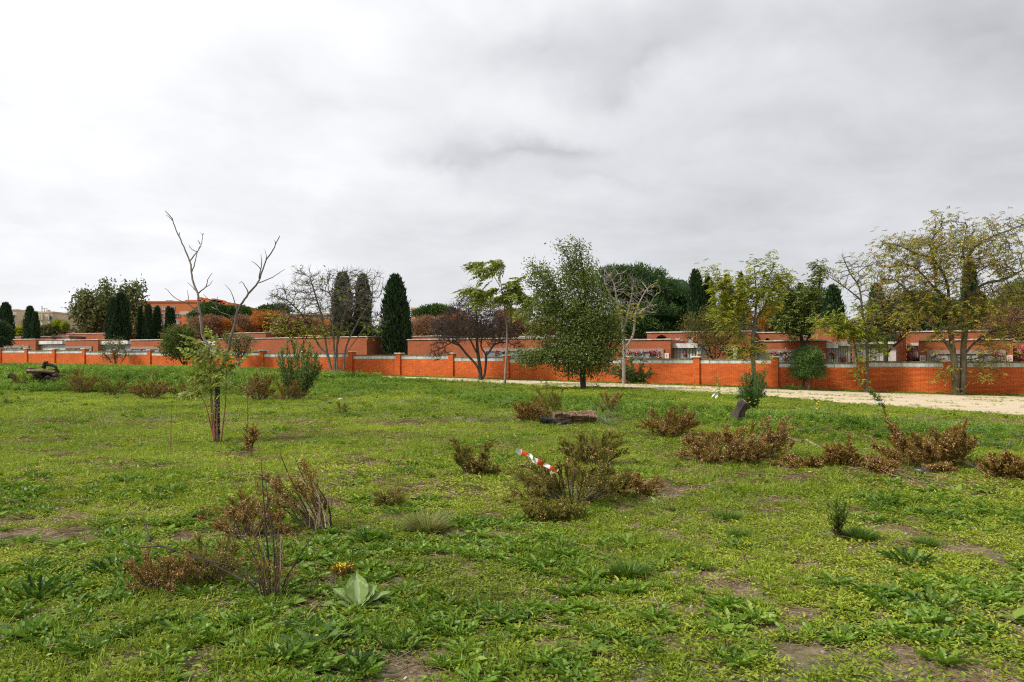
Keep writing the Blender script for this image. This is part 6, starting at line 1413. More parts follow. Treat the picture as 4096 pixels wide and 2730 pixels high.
    H('small flattened shrub with yellowish tips beside the dry tussock', 1555, 2030, 75, 85, 32, L_HEATG, nst=16, ntw=14, nl=3600, seeds=200, ll=.020)
    rr, p, RX, Hh, C = H('little orange flowered plant behind the large leaved one', 1370, 2312, 48, 55, 33, L_HEATH, nst=14, ntw=10, nl=1500, ll=.014, sr=.004)
    g = Geo(); n = 60; c = p + np.stack([rng.normal(size=n)*RX*.5, rng.normal(size=n)*RX*.4, Hh*rng.uniform(.65, 1.05, n)], 1)
    place(g, LEAF5, c, rdir(n)+np.array([0, 0, .6]), rdir(n), .016, .012, rng.random(n)); part('flowers', g, L_FLY, rr, kind='stuff')
    # long dark branches lying left of the nearest shrub, and straw stalks
    p = on_ground(1075, 2385); root = thing('fallen_branches', 'long dark bare branches lying low towards the left from the nearest shrub', 'branches', p); Y = p[1]
    for l in ([(1075, 2375), (950, 2310), (800, 2235), (700, 2205), (600, 2165), (560, 2145)], [(1065, 2385), (940, 2350), (820, 2300), (735, 2275)], [(930, 2388), (900, 2375), (860, 2350)], [(1060, 2350), (960, 2280), (860, 2250), (760, 2230)], [(600, 2165), (585, 2110), (570, 2060)], [(700, 2205), (640, 2185), (560, 2190), (480, 2165)]):
        g = Geo(); pl = px_line(l, Y, rng.uniform(-.1, .5), .06); pl[:, 2] = np.maximum(pl[:, 2], G(pl[:, 0], pl[:, 1])+.02); tube(g, pl, np.linspace(.009, .003, len(pl)), 6); part('branch', g, BARK_D, root, smooth=True)
    p = on_ground(1085, 2400); root = thing('straw_stalks', 'pale straw stalks standing and leaning among the nearest bare stems', 'dry stalks', p)
    for l in ([(1080, 2400), (1065, 2250), (1035, 2120)], [(1090, 2390), (1110, 2260), (1080, 2130), (1010, 1985)], [(1100, 2390), (1120, 2300), (1122, 2140)], [(1070, 2355), (980, 2410), (912, 2440)], [(1150, 2400), (1200, 2400), (1320, 2470)], [(1085, 2390), (1075, 2280), (1030, 2180)], [(1095, 2395), (1130, 2290), (1130, 2180)]):
        g = Geo(); pl = px_line(l, p[1], rng.uniform(-.2, .1), .06); pl[:, 2] = np.maximum(pl[:, 2], G(pl[:, 0], pl[:, 1])+.02); tube(g, pl, np.linspace(.0042, .002, len(pl)), 4, rng.random()); part('stalk', g, L_DRY, root)
    p = on_ground(1290, 2120); root = thing('straw_stalks', 'fan of pale straw stalks leaning left out of the second nearest shrub', 'dry stalks', p)
    for k in range(34):
        a = rng.uniform(0, 1); tx, ty = 1090+210*a+rng.normal()*15, 1840+180*rng.random()**1.5 + (1-a)*90
        g = Geo(); b = (1225+100*rng.random(), 2095+30*rng.random()); m = ((b[0]+tx)/2+20, (b[1]+ty)/2-12); pl = px_line([b, m, (tx, ty)], p[1]+rng.uniform(-.35, .35), .2, .08); tube(g, pl, np.linspace(.0045, .002, len(pl)), 4, rng.random()); part('stalk', g, L_DRY, root)
    for (l, k) in (([(1325, 2120), (1315, 2030), (1270, 1950), (1205, 1880)], 0), ([(1260, 2110), (1215, 2020), (1165, 1925), (1120, 1815)], 1), ([(1290, 2120), (1250, 2010), (1210, 1910), (1180, 1830)], 2)):
        g = Geo(); pl = px_line(l, p[1], .1, .08); tube(g, pl, np.linspace(.010, .004, len(pl)), 5); part('dark_stem', g, BARK_D, root, smooth=True)
    p = on_ground(1200, 2260); root = thing('leaning_stalk', 'long thin brown stalk leaning up to the right from the nearest shrub', 'dry stalk', on_ground(1110, 2395)); Y = on_ground(1110, 2395)[1]
    g = Geo(); pl = px_line([(1110, 2395), (1160, 2290), (1240, 2160), (1320, 2070), (1345, 2040)], Y, .0, .06); tube(g, pl, np.linspace(.005, .002, len(pl)), 5); part('stalk', g, BARK_D, root)
    # tall bare leader stems of the nearest shrub
    root = thing('dead_shoots', 'tallest dark stems rising straight out of the nearest shrub', 'stems', on_ground(1085, 2400)); Y = on_ground(1085, 2400)[1]
    for l in ([(1080, 2400), (1075, 2250), (1062, 2100), (1052, 1960), (1045, 1850)], [(1095, 2395), (1100, 2240), (1085, 2100), (1070, 1990), (1060, 1900)], [(1070, 2400), (1040, 2280), (985, 2170), (940, 2120)], [(1120, 2395), (1150, 2300), (1200, 2240)]):
        g = Geo(); pl = px_line(l, Y, rng.uniform(-.15, .15), .06); tube(g, pl, np.linspace(.009, .0025, len(pl)), 6); part('stem', g, BARK_D, root, smooth=True)
field_shrubs()

def tussock(label, px, py, hw, ht, seed, mat, n=420, name='grass_tussock', wid=.006, lean=.8):
    r = np.random.default_rng(seed); p = on_ground(px, py); s = p[1]/FPX; R0 = hw*s; H = ht*s; root = thing(name, label, 'grass tuft', p)
    a = r.uniform(0, 6.283, n); q = R0*.55*r.random(n)**.6; pos = p + np.stack([q*np.cos(a), q*np.sin(a)*.8, np.full(n, -.01)], 1); pos[:, 2] = G(pos[:, 0], pos[:, 1])-.01
    o = np.stack([np.cos(a), np.sin(a), np.zeros(n)], 1); d = o*lean*(q/R0+.25)[:, None]+np.array([0, 0, 1.])+r.normal(size=(n, 3))*.16
    g = Geo(); place(g, ARC, pos, d, -o+r.normal(size=(n, 3))*.3, H*r.uniform(.55, 1.15, n), wid*r.uniform(.7, 1.3, n), r.random(n)); part('blades', g, mat, root, kind='stuff'); return root
T_DRYG = leaf_mat('drying_tussock_grass', [(.06, .11, .015), (.14, .20, .03), (.30, .28, .10), (.48, .40, .22)], .3, .5)
T_GRN = leaf_mat('green_tussock_grass', [(.04, .09, .010), (.09, .17, .016), (.17, .27, .03)], .3, .45)
T_BRD = leaf_mat('broad_green_leaves', [(.035, .08, .012), (.065, .14, .020), (.11, .20, .03), (.18, .27, .06)], .3, .4)
def plants():
    tussock('tussock with straw coloured tips between the bare shrub and the taped shrub', 1705, 2135, 95, 110, 1, T_DRYG, 700, wid=.005)
    tussock('low round green tussock on the near right grass', 2512, 2315, 95, 85, 2, T_GRN, 750, wid=.005)
    tussock('wide low dark green tussock right of the bushy green weed', 3440, 2165, 80, 70, 3, T_GRN, 600, wid=.006)
    tussock('thin dry tussock behind the low round green one', 2250, 2200, 55, 55, 4, T_DRYG, 260, wid=.004)
    tussock('dark green tussock near the middle right, above the light one', 2905, 2085, 70, 60, 5, T_GRN, 420, wid=.005)
    tussock('light green tussock just below the dark one, middle right', 2950, 2150, 60, 45, 6, T_GRN, 420, wid=.004)
    tussock('soft light green tussock at the right above the feathery weeds', 3700, 2190, 60, 60, 7, T_GRN, 420, wid=.004)
    # bushy green weed
    r = np.random.default_rng(5); p = on_ground(3350, 2165); s = p[1]/FPX; root = thing('bushy_weed', 'upright bushy green weed with narrow leaves on the right of the field', 'weed', p); g = Geo(); gs = Geo()
    for k in range(16):
        a = r.uniform(0, 6.283); t = np.linspace(.15, 1, 16); tip = np.array([math.cos(a)*55*s*r.random(), math.sin(a)*50*s*r.random(), 165*s*r.uniform(.55, 1)]); pos = p + np.outer(t, tip); aa = np.arange(16)*2.4; d = np.stack([np.cos(aa), np.sin(aa), .8+t*.8], 1)
        place(g, ARC, pos, d, np.tile([0, 0, 1.], (16, 1)), .10, .012, r.random(16)); tube(gs, [p, p+tip*.5, p+tip], [.004, .003, .002], 4)
    part('stems', gs, BARK_R, root, kind='stuff'); part('foliage', g, T_GRN, root, kind='stuff')
    # mullein: every large leaf is a part
    p = on_ground(1432, 2445); root = thing('mullein_plant', 'large rosette plant with broad felted grey green leaves in the near foreground', 'plant', p)
    M_MUL, nt, b, out = new_mat('felted_leaf'); n = noise(nt, objc(nt), 14, 6, .6); c = ramp(nt, n, [(.3, (.13, .22, .035)), (.7, (.24, .34, .085))])
    uv = nn(nt, 'ShaderNodeAttribute', attribute_name='tint'); c = mixc(nt, math_node(nt, 'MULTIPLY', uv.outputs['Fac'], .6), c, (.36, .44, .22)); nt.links.new(c, b.inputs['Base Color']); b.inputs['Roughness'].default_value = .7; bump(nt, b, noise(nt, objc(nt), 60, 5, .6), .4, .004)
    tr = nn(nt, 'ShaderNodeBsdfTranslucent'); nt.links.new(c, tr.inputs[0]); mx = nn(nt, 'ShaderNodeMixShader'); mx.inputs[0].default_value = .22; nt.links.new(b.outputs[0], mx.inputs[1]); nt.links.new(tr.outputs[0], mx.inputs[2]); nt.links.new(mx.outputs[0], out.inputs[0])
    def big_leaf(L, W_, droop, cup):
        ny, nx = 14, 9; V = []; T = []
        for j in range(ny):
            y = j/(ny-1); w = W_*(math.sin(math.pi*min(1, .06+y*.97))**.75)*(1-.25*(1-y)) * (.35+.65*min(1, y*3.2))
            for i in range(nx):
                x = (i/(nx-1)-.5)*2; V.append((x*w, y*L, cup*w*x*x + .028*L*math.sin(j*1.3+x*2)*abs(x) - droop*L*y*y - .012*(1-abs(x))**6))
        F = [(j*nx+i, j*nx+i+1, (j+1)*nx+i+1, (j+1)*nx+i) for j in range(ny-1) for i in range(nx-1)]
        T = [1.0 if (i in (3, 4)) or ((j*2+abs(i*2-7)) % 7 == 0) else 0.0 for j in range(ny-1) for i in range(nx-1)]
        g = Geo(); g.add(V, F, T); g2 = g.mesh('leaf', M_MUL, smooth=True); return g2
    S = p[1]/FPX
    for (az, el, L, W_) in ((105, 58, 150, 52), (150, 38, 140, 40), (180, 16, 150, 34), (205, 4, 140, 44), (225, -4, 110, 40), (60, 45, 120, 40), (25, 34, 130, 44), (350, 16, 110, 42), (85, 48, 90, 30), (330, 8, 90, 34), (128, 50, 120, 36), (45, 50, 80, 28), (240, 30, 60, 26), (165, 42, 95, 32)):
        me = big_leaf(L*S, W_*S, .22, .25); o = bpy.data.objects.new('leaf', me); COL.objects.link(o); o.parent = root
        a, e = R(az), R(el); d = Vector((math.cos(a)*math.cos(e), math.sin(a)*math.cos(e)*.9, math.sin(e))); x = d.cross(Vector((0, 0, 1))).normalized(); z = x.cross(d); o.rotation_euler = Matrix((x, d, z)).transposed().to_euler()
        o.location = (d.x*.02, d.y*.02, .02)
    # individual big weeds in the foreground
    for i, (x, y, L, lb, up) in enumerate(((1255, 2590, 150, 'lush broad leaved weed with a yellow flower at the near bottom, left of centre', 1.1), (1150, 2640, 120, 'broad leaved weed low at the bottom beside a bare soil patch', .8), (1430, 2680, 140, 'broad leaved weed at the bottom edge, left of centre', .9), (1340, 2555, 110, 'dense green weed just under the large leaved plant', 1.0),
                                             (1590, 2600, 120, 'grey green crinkled rosette right of the near lush weeds', .9), (1200, 2525, 110, 'dark crinkled rosette left of the near lush weeds', .7), (1430, 2560, 90, 'narrow leaved rosette beside a reddish bare patch', .8), (2900, 2640, 85, 'round leaved upright weed at the bottom right of centre', 1.4),
                                             (3720, 2430, 120, 'dark leafy weed clump on the near right', .9), (3560, 2400, 110, 'dark leafy weed left of the near right clump', .7), (460, 2290, 120, 'dark feathery weed beside bare soil on the near left', .8), (140, 2400, 150, 'large feathery dark weed at the left edge', .9), (60, 2560, 140, 'feathery weed at the bottom left corner', .9), (3360, 2560, 100, 'spreading weed with grey green leaves low on the right', .6),
                                             (1480, 2170, 95, 'toothed green weed left of the straw tipped tussock', .9), (1300, 2180, 85, 'green weed under the second nearest shrub', .9), (3650, 2260, 120, 'bright ferny weeds below the soft tussock on the right', .9), (2960, 2200, 80, 'small green weed below the light tussock', .8))):
        r = np.random.default_rng(400+i); p = on_ground(x, y); S = p[1]/FPX; root = thing('leafy_weed', lb, 'weed', p); n = 46; a = np.arange(n)*2.4; u = up*r.uniform(.1, 1.7, n); g = Geo(); sp = r.random(n)**.7*L*S*.55
        pos = p + np.stack([np.cos(a)*sp, np.sin(a)*sp, np.zeros(n)], 1); pos[:, 2] = G(pos[:, 0], pos[:, 1])+.004; ll = L*S*.62*r.uniform(.5, 1.1, n)
        place(g, LOBED if i % 3 else ARC, pos, np.stack([np.cos(a), np.sin(a), u], 1)+r.normal(size=(n, 3))*.25, np.tile([0, 0, 1.], (n, 1))+r.normal(size=(n, 3))*.2, ll, ll*.40, r.random(n)); part('foliage', g, T_BRD, root)
        if i == 0: 
            g = Geo(); c = at(1266, 2545, p[1]-.05); m = 10; aa = np.arange(m)*6.283/m; place(g, LEAF5, np.tile(c, (m, 1)), np.stack([np.cos(aa), np.sin(aa), np.full(m, .5)], 1), np.tile([0, 0, 1.], (m, 1)), .014, .008, .2); part('flower', g, L_FLY, root)
plants()

# ---------------------------------------------------------------- dead tree with fungus and sprouts, logs, stump, small finds
M_FUNG = plain('white_fungus', (.62, .60, .54), (.85, .83, .78), 30, .7, .2)
M_WOOD = bark_mat('decayed_brown_wood', (.045, .026, .014), (.30, .19, .11), 5, .95)
M_GWOOD = bark_mat('weathered_grey_wood', (.16, .13, .10), (.48, .43, .36), 6, .9)
def dead_tree():
    p = on_ground(868, 1780); Y = p[1]; root = thing('dead_tree', 'leafless forked young tree with white bracket fungi on its dark trunk', 'tree', p); r = np.random.default_rng(3)
    def limb(name, l, r0, r1, mat, K=8, dy=0):
        g = Geo(); pl = px_line(l, Y, dy, .07); pl = pl + np.concatenate([np.zeros((1, 3)), r.normal(size=(len(pl)-1, 3))*.004]); tube(g, pl, np.linspace(r0, r1, len(pl)), K); part(name, g, mat, root, smooth=True); return pl
    tr = limb('trunk', [(868, 1785), (868, 1690), (870, 1600), (871, 1500)], .058, .048, BARK_D, 12)
    BG = BARK_G; BP = BARK_P
    limb('branch', [(871, 1512), (885, 1480), (906, 1427), (926, 1341), (942, 1285), (949, 1244), (993, 1177), (1031, 1131), (1049, 1086), (1065, 1040), (1090, 1004), (1102, 978), (1119, 944)], .036, .009, BG, 8, .5)
    limb('branch', [(871, 1512), (862, 1490), (852, 1465), (840, 1438), (829, 1376), (812, 1346), (804, 1290), (799, 1254), (793, 1218), (791, 1177), (776, 1142), (766, 1091), (759, 1045), (735, 989), (716, 945), (694, 897), (689, 876), (661, 843)], .036, .008, BP, 8, -.3)
    subs = [[(1031, 1133), (1059, 1124), (1090, 1109), (1138, 1078)], [(1036, 1115), (1043, 1078), (1046, 1055), (1043, 1018)], [(1043, 1078), (1030, 1063), (1018, 1052), (1006, 1046)], [(1065, 1040), (1064, 1024), (1058, 1000)], [(1102, 978), (1100, 970), (1097, 959)],
            [(993, 1177), (990, 1165), (980, 1147), (966, 1126), (957, 1134)], [(949, 1244), (937, 1203), (921, 1162), (898, 1139)], [(941, 1290), (916, 1264), (878, 1246), (860, 1218), (835, 1198), (812, 1179)], [(862, 1222), (864, 1203), (873, 1187)], [(868, 1239), (855, 1235), (845, 1228)],
            [(691, 884), (680, 872), (664, 860)], [(716, 945), (717, 930)], [(759, 1045), (791, 1004), (807, 973), (809, 940), (799, 930)], [(809, 942), (814, 935)], [(791, 1009), (768, 999), (755, 982)], [(766, 1091), (776, 1065), (788, 1014), (800, 985)], [(801, 978), (790, 961)],
            [(791, 1177), (824, 1147), (830, 1121), (849, 1092)], [(824, 1149), (838, 1140), (851, 1124)], [(789, 1170), (771, 1152), (750, 1129)], [(799, 1258), (773, 1234), (753, 1216), (720, 1203), (692, 1185), (659, 1152)], [(753, 1216), (753, 1190), (750, 1162)]]
    for k, l in enumerate(subs):
        f = .012 if k in (0, 1, 5, 6, 7, 12, 15, 17, 20) else .008; dyb = .25 if l[0][0] > 870 or k in (7, 8, 9) else -.15
        limb('twig', [(a, b, dyb) for a, b in l], f*1.15, .0045, BG if k % 3 else BP, 6)
    for k in range(95):
        t = r.beta(1.6, 1.9); i = t*(len(tr)-1); c = tr[int(i)]; a = r.uniform(-2.5, -.2); g = Geo(); rr = .053; w = r.uniform(.008, .019); c = c + np.array([math.cos(a)*rr, math.sin(a)*rr, r.uniform(-.03, .03)])
        th = np.linspace(-1.35, 1.35, 6); V = [c, c+np.array([0, 0, -.006])] + [c + np.array([math.cos(a+t_)*w, math.sin(a+t_)*w, 0]) for t_ in th] + [c + np.array([math.cos(a+t_)*w*.8, math.sin(a+t_)*w*.8, -.007]) for t_ in th]
        g.add(V, [(0, 2+i, 3+i) for i in range(5)] + [(1, 9+i, 8+i) for i in range(5)]); g.add(V, [(2+i, 8+i, 9+i, 3+i) for i in range(5)]); part('fungus', g, M_FUNG, root)
    # sprouts with feathery leaves
    fr = frond_mesh('leaf', 9, L_AIL, .27, 5, .42)
    st = {'a': [(858, 1775), (842, 1700), (825, 1630), (800, 1575)], 'b': [(862, 1778), (855, 1700), (848, 1600), (842, 1500), (845, 1380)], 'c': [(884, 1775), (893, 1690), (903, 1600), (905, 1480)], 'd': [(872, 1780), (868, 1700), (869, 1640), (874, 1600)], 'e': [(860, 1775), (848, 1690), (842, 1590), (838, 1520)]}
    for k, l in st.items():
        pl = smooth_poly([at(a, b, Y-.12) for a, b in l], .06); pl[0] = p; g = Geo(); tube(g, pl, np.linspace(.017, .006, len(pl)), 6); part('sprout', g, BARK_R, root, smooth=True)
    frs = [((845, 1372), (828, 1303)), ((845, 1372), (852, 1325)), ((846, 1410), (742, 1338)), ((846, 1420), (742, 1372)), ((845, 1400), (868, 1335)), ((843, 1450), (700, 1412)), ((843, 1480), (790, 1455)), ((842, 1510), (705, 1495)), ((841, 1540), (745, 1490)), ((840, 1560), (742, 1515)), ((802, 1575), (705, 1580)), ((802, 1575), (715, 1610)), ((803, 1577), (745, 1555)), ((802, 1573), (830, 1540)),
           ((845, 1440), (800, 1435)), ((850, 1460), (882, 1400)), ((880, 1450), (888, 1365)), ((904, 1485), (895, 1400)), ((904, 1485), (938, 1400)), ((905, 1495), (960, 1440)), ((905, 1500), (960, 1500)), ((905, 1530), (965, 1545)), ((904, 1520), (850, 1500)), ((905, 1510), (930, 1450)), ((904, 1560), (948, 1580)), ((903, 1550), (860, 1545)),
           ((842, 1500), (880, 1470)), ((842, 1520), (800, 1500)), ((845, 1430), (850, 1385)), ((840, 1590), (775, 1600)), ((905, 1490), (870, 1440)), ((846, 1395), (800, 1360)), ((905, 1500), (1000, 1400)), ((843, 1470), (760, 1455)), ((842, 1560), (870, 1530)), ((803, 1575), (770, 1530)), ((905, 1540), (935, 1510)), ((845, 1440), (870, 1420))]
    for k in range(22):
        a = [(842, 1500), (840, 1560), (803, 1578), (845, 1440), (905, 1500), (903, 1560)][k % 6]; frs.append((a, (a[0]+r.uniform(-110, 60), a[1]+r.uniform(-60, 40))))
    for a, b in frs:
        q0 = at(a[0], a[1], Y-.12); q1 = at(b[0], b[1], Y-.12+r.uniform(-.35, .35)); d = q1-q0; L = np.linalg.norm(d); put_frond(fr, root, q0, d + np.array([0, 0, .28*L]), L*.98, r.uniform(-1.1, 1.1))
def rough_log(geo, a, b, r0, r1, K=14, n=14, seed=0, amp=.22):
    r = np.random.default_rng(seed); a, b = np.asarray(a, float), np.asarray(b, float); d = unit(b-a); x = unit(np.cross(d, [0, 0, 1.])); z = np.cross(x, d); V = []
    ph = r.uniform(0, 6, 4); sh = r.normal(size=(n, 2))*r0*.05
    for i in range(n):
        t = i/(n-1); c = a+(b-a)*t
        for k in range(K):
            an = 2*math.pi*k/K; rr = (r0+(r1-r0)*t)*(1+amp*(.5*math.sin(an*3+ph[0]+t*2)+.3*math.sin(an*7+ph[1]+t*5)+.35*(r.random()-.5)))
            V.append(c + x*(rr*math.cos(an)+sh[i, 0]) + z*(rr*math.sin(an)+sh[i, 1]))
    F = [(i*K+k, i*K+(k+1) % K, (i+1)*K+(k+1) % K, (i+1)*K+k) for i in range(n-1) for k in range(K)]
    V += [a-d*r0*.1, b+d*r1*.1]; geo.add(V, F); T = [(n*K, (k+1) % K, k) for k in range(K)]+[(n*K+1, (n-1)*K+k, (n-1)*K+(k+1) % K) for k in range(K)]; geo.F.setdefault(3, []).append(np.array(T)+geo.n-len(V)); geo.T.setdefault(3, []).append(np.full(len(T), .5))
def sapling(label, pts, Yb, leafmat, nlv, ll, rad=.008, bark=BARK_R, ribbon=None, wind=-.3, lw=.28, cloth=None):
    p = on_ground(*pts[0]) if Yb is None else Yb; Y = p[1]; root = thing('sapling', label, 'sapling', p); pl = smooth_poly([p]+[at(a, b, Y) for a, b in pts[1:]], .06); g = Geo(); tube(g, pl, np.linspace(rad, rad*.4, len(pl)), 5); part('stem', g, bark, root)
    if nlv:
        k = rng.integers(len(pl)//4, len(pl), nlv); a = rng.uniform(0, 6.283, nlv); g = Geo(); tw = np.stack([np.cos(a), np.sin(a), rng.uniform(.2, 1.2, nlv)], 1)
        place(g, LEAF5, pl[k]+tw*rng.uniform(0, .05, (nlv, 1)), tw+np.array([wind, 0, 0]), rdir(nlv)+np.array([0, 0, 1.]), ll*rng.uniform(.6, 1.2, nlv), ll*lw, rng.random(nlv)); part('foliage', g, leafmat, root, kind='stuff')
    return root, p, pl
def small_things():
    # decayed log
    p = on_ground(2290, 1705); Y = p[1]; S = Y/FPX; root = thing('decayed_log', 'brown decayed log with charred black underside lying before the grassy bank', 'log', p)
    z = p[2]; A = at(2215, 1672, Y); B = at(2382, 1668, Y+.15); g = Geo(); rough_log(g, A, B, 25*S, 20*S, 26, 34, 4, .62); part('wood', g, M_WOOD, root)
    for k in range(16):
        g = Geo(); a = A+(B-A)*rng.uniform(.02, .7)+np.array([0, -.02, rng.uniform(-.02, .13)]); rough_log(g, a, a+(B-A)*rng.uniform(.25, .5)+np.array([0, -.03, rng.uniform(-.03, .03)]), .022, .012, 6, 6, k, .5); part('splinter', g, M_WOOD, root)
    g = Geo(); rough_log(g, at(2165, 1680, Y-.1), at(2245, 1705, Y-.2), 20*S, 17*S, 12, 9, 9, .4); part('charred_end', g, BARK_C, root)
    g = Geo(); rough_log(g, at(2225, 1712, Y-.2), at(2275, 1690, Y-.1), 12*S, 18*S, 12, 7, 10, .5); part('charred_knot', g, BARK_C, root)
    p = on_ground(2428, 1708); g = Geo(); rough_log(g, p+np.array([-.03, 0, .02]), p+np.array([.03, 0, .09]), .05, .04, 9, 5, 3); solo('wood_chunk', g, BARK_C, 'small charred chunk lying right of the decayed log', 'wood', p)
    # leaning burnt stump
    p = on_ground(2952, 1692); Y = p[1]; root = thing('burnt_stump', 'leaning burnt tree stump with slanted grey cut top', 'stump', p); S = Y/FPX
    g = Geo(); c = smooth_poly([at(2945, 1700, Y), at(2952, 1665, Y), at(2960, 1640, Y), at(2982, 1612, Y)], .04); n = len(c); K = 14; V = []; r = np.random.default_rng(8)
    for i, q in enumerate(c):
        t = i/(n-1); w = (25-4*t)*S
        for k in range(K):
            an = 2*math.pi*k/K; rr = w*(1+.10*math.sin(an*3+1)+.07*math.sin(an*7+t*3)+.05*r.random()); V.append(q+np.array([rr*math.cos(an)*(1 if t < .9 else .9), rr*math.sin(an), (-.10*math.cos(an) if t > .85 else 0)*t]))
    g.add(V, [(i*K+k, i*K+(k+1) % K, (i+1)*K+(k+1) % K, (i+1)*K+k) for i in range(n-1) for k in range(K)])
    stump_m = bark_mat('burnt_stump_wood', (.012, .010, .009), (.10, .075, .06), 5, .95); part('trunk', g, stump_m, root, smooth=False)
    g = Geo(); g.add(V[-K:]+[c[-1]+np.array([-.02, 0, .06])], [(k, (k+1) % K, K) for k in range(K)]); part('cut_top', g, M_GWOOD, root)
    # burnt heap on the left bank
    p = on_ground(190, 1545); Y = p[1]; S = Y/FPX; root = thing('burnt_heap', 'heap of burnt timber and brown rubble on the left bank', 'heap', p)
    for k in range(26):
        a = at(rng.uniform(130, 225), rng.uniform(1480, 1520), Y+rng.uniform(-.6, .6)); d = np.array([rng.normal(), rng.normal()*.4, rng.normal()*.25])*rng.uniform(.15, .45); g = Geo(); rough_log(g, a-d, a+d, rng.uniform(.06, .15), rng.uniform(.04, .12), 8, 5, k, .6); part('rubble', g, M_WOOD if k % 3 else BARK_C, root)
    for l, r0 in (([(172, 1468), (195, 1458), (222, 1470), (236, 1490)], .10), ([(105, 1478), (140, 1478), (172, 1482)], .07), ([(38, 1502), (60, 1515), (62, 1520)], .16), ([(172, 1474), (182, 1452), (190, 1452)], .13), ([(200, 1485), (226, 1478), (235, 1492)], .06), ([(130, 1500), (180, 1492), (215, 1500)], .09)):
        g = Geo(); pl = smooth_poly([at(a, b, Y-.3) for a, b in l], .2); tube(g, pl + rng.normal(size=pl.shape)*.02, np.linspace(r0, r0*.6, len(pl)), 8); part('burnt_beam', g, BARK_C, root)
    # barrier tape
    M_TAPE, nt, b, out = new_mat('barrier_tape'); a = nn(nt, 'ShaderNodeAttribute', attribute_name='tint'); c = ramp(nt, a.outputs['Fac'], [(0, (.78, .76, .72)), (.5, (.70, .085, .02))], 'CONSTANT'); nt.links.new(c, b.inputs['Base Color']); b.inputs['Roughness'].default_value = .35
    Yt = on_ground(2285, 2015)[1]-.35; root = thing('barrier_tape', 'torn red and white striped barrier tape draped over the sprawling shrub', 'tape', at(2220, 1880, Yt))
    for l in ([(2062, 1802), (2080, 1808), (2100, 1818), (2120, 1820), (2130, 1835)], [(2128, 1838), (2145, 1845), (2175, 1858), (2200, 1870), (2222, 1880), (2232, 1872)], [(2222, 1880), (2205, 1890), (2198, 1905)], [(2112, 1818), (2118, 1828)]):
        pl = smooth_poly([at(a, b, Yt+rng.uniform(-.03, .03)) for a, b in l], .02); n = len(pl); V = []; T = []
        for i, q in enumerate(pl):
            an = i*.22; w = .030*(.75+.25*math.sin(i*.5)); V += [q+np.array([math.sin(an)*.010, -.01*math.cos(i*.8), w]), q+np.array([0, .012*math.sin(i*.9), 0]), q-np.array([math.sin(an)*.012, 0, w])]
        for i in range(n-1): T += [1.0 if (i//4) % 2 else 0.0]*2
        g = Geo(); g.add(V, [f for i in range(n-1) for f in ((3*i, 3*i+1, 3*i+4, 3*i+3), (3*i+1, 3*i+2, 3*i+5, 3*i+4))], T); part('strip', g, M_TAPE, root, smooth=True)
    # black pot
    p = on_ground(3692, 1908); S = p[1]/FPX; M_POT = plain('black_plastic', (.008, .009, .012), (.02, .021, .026), 20, .38, .1); root = thing('plant_pot', 'black plastic plant pot lying on its side in the grass', 'pot', p)
    ax = unit(np.array([.8, -.45, -.22])); c0 = p+np.array([-.09, .03, .085]); x = unit(np.cross(ax, [0, 0, 1.])); z = np.cross(x, ax); g = Geo(); K = 20; V = []
    S2 = .62; prof = [(a_*S2, b_*S2) for a_, b_ in [(.0, .0), (.0, .085), (.02, .09), (.24, .105), (.24, .112), (.265, .112), (.265, .102), (.10, .085), (.03, .06), (.03, .0)]]
    for (t, rr) in prof: V += [c0+ax*t+(x*math.cos(a_)+z*math.sin(a_))*rr for a_ in np.arange(K)*2*math.pi/K]
    g.add(V, [(j*K+k, j*K+(k+1) % K, (j+1)*K+(k+1) % K, (j+1)*K+k) for j in range(len(prof)-1) for k in range(K)]); part('body', g, M_POT, root, smooth=True)
    g = Geo(); tube(g, [c0+np.array([0, 0, .04]), c0+np.array([-.02, 0, .08]), c0+np.array([.01, 0, .10])], .004, 5); part('handle', g, M_POT, root)
    # grey board
    Y1 = on_ground(3920, 1895); g = Geo(); pl = [on_ground(3860, 1872), on_ground(3905, 1880), on_ground(3940, 1895), on_ground(3985, 1922)]; w = [.16, .15, .12, .03]; V = []
    for q, ww in zip(pl, w):
        for sx in (-1, 1):
            for dz in (.05, .07): V.append(q+np.array([0, sx*ww, dz + .02*sx]))
    g.add(V, [(i*4+a, i*4+b, i*4+4+b, i*4+4+a) for i in range(3) for a, b in ((0, 1), (1, 3), (3, 2), (2, 0))]+[(0, 1, 3, 2), (12, 13, 15, 14)]); solo('weathered_board', g, M_GWOOD, 'flat grey weathered bark slab lying at the right behind the brown shrubs', 'board', pl[1])
    # stones, shell, shards
    M_WST = plain('white_stone', (.55, .52, .46), (.80, .77, .70), 30, .8, .2); M_BST = plain('brown_stone', (.22, .13, .08), (.38, .25, .16), 30, .9, .3); M_RST = plain('red_tile_shard', (.36, .12, .06), (.48, .18, .09), 30, .8, .2); M_BLK = plain('charcoal_lump', (.008, .008, .009), (.03, .028, .028), 20, .9, .3); M_TST = plain('tan_stone', (.45, .32, .20), (.62, .48, .32), 30, .85, .2)
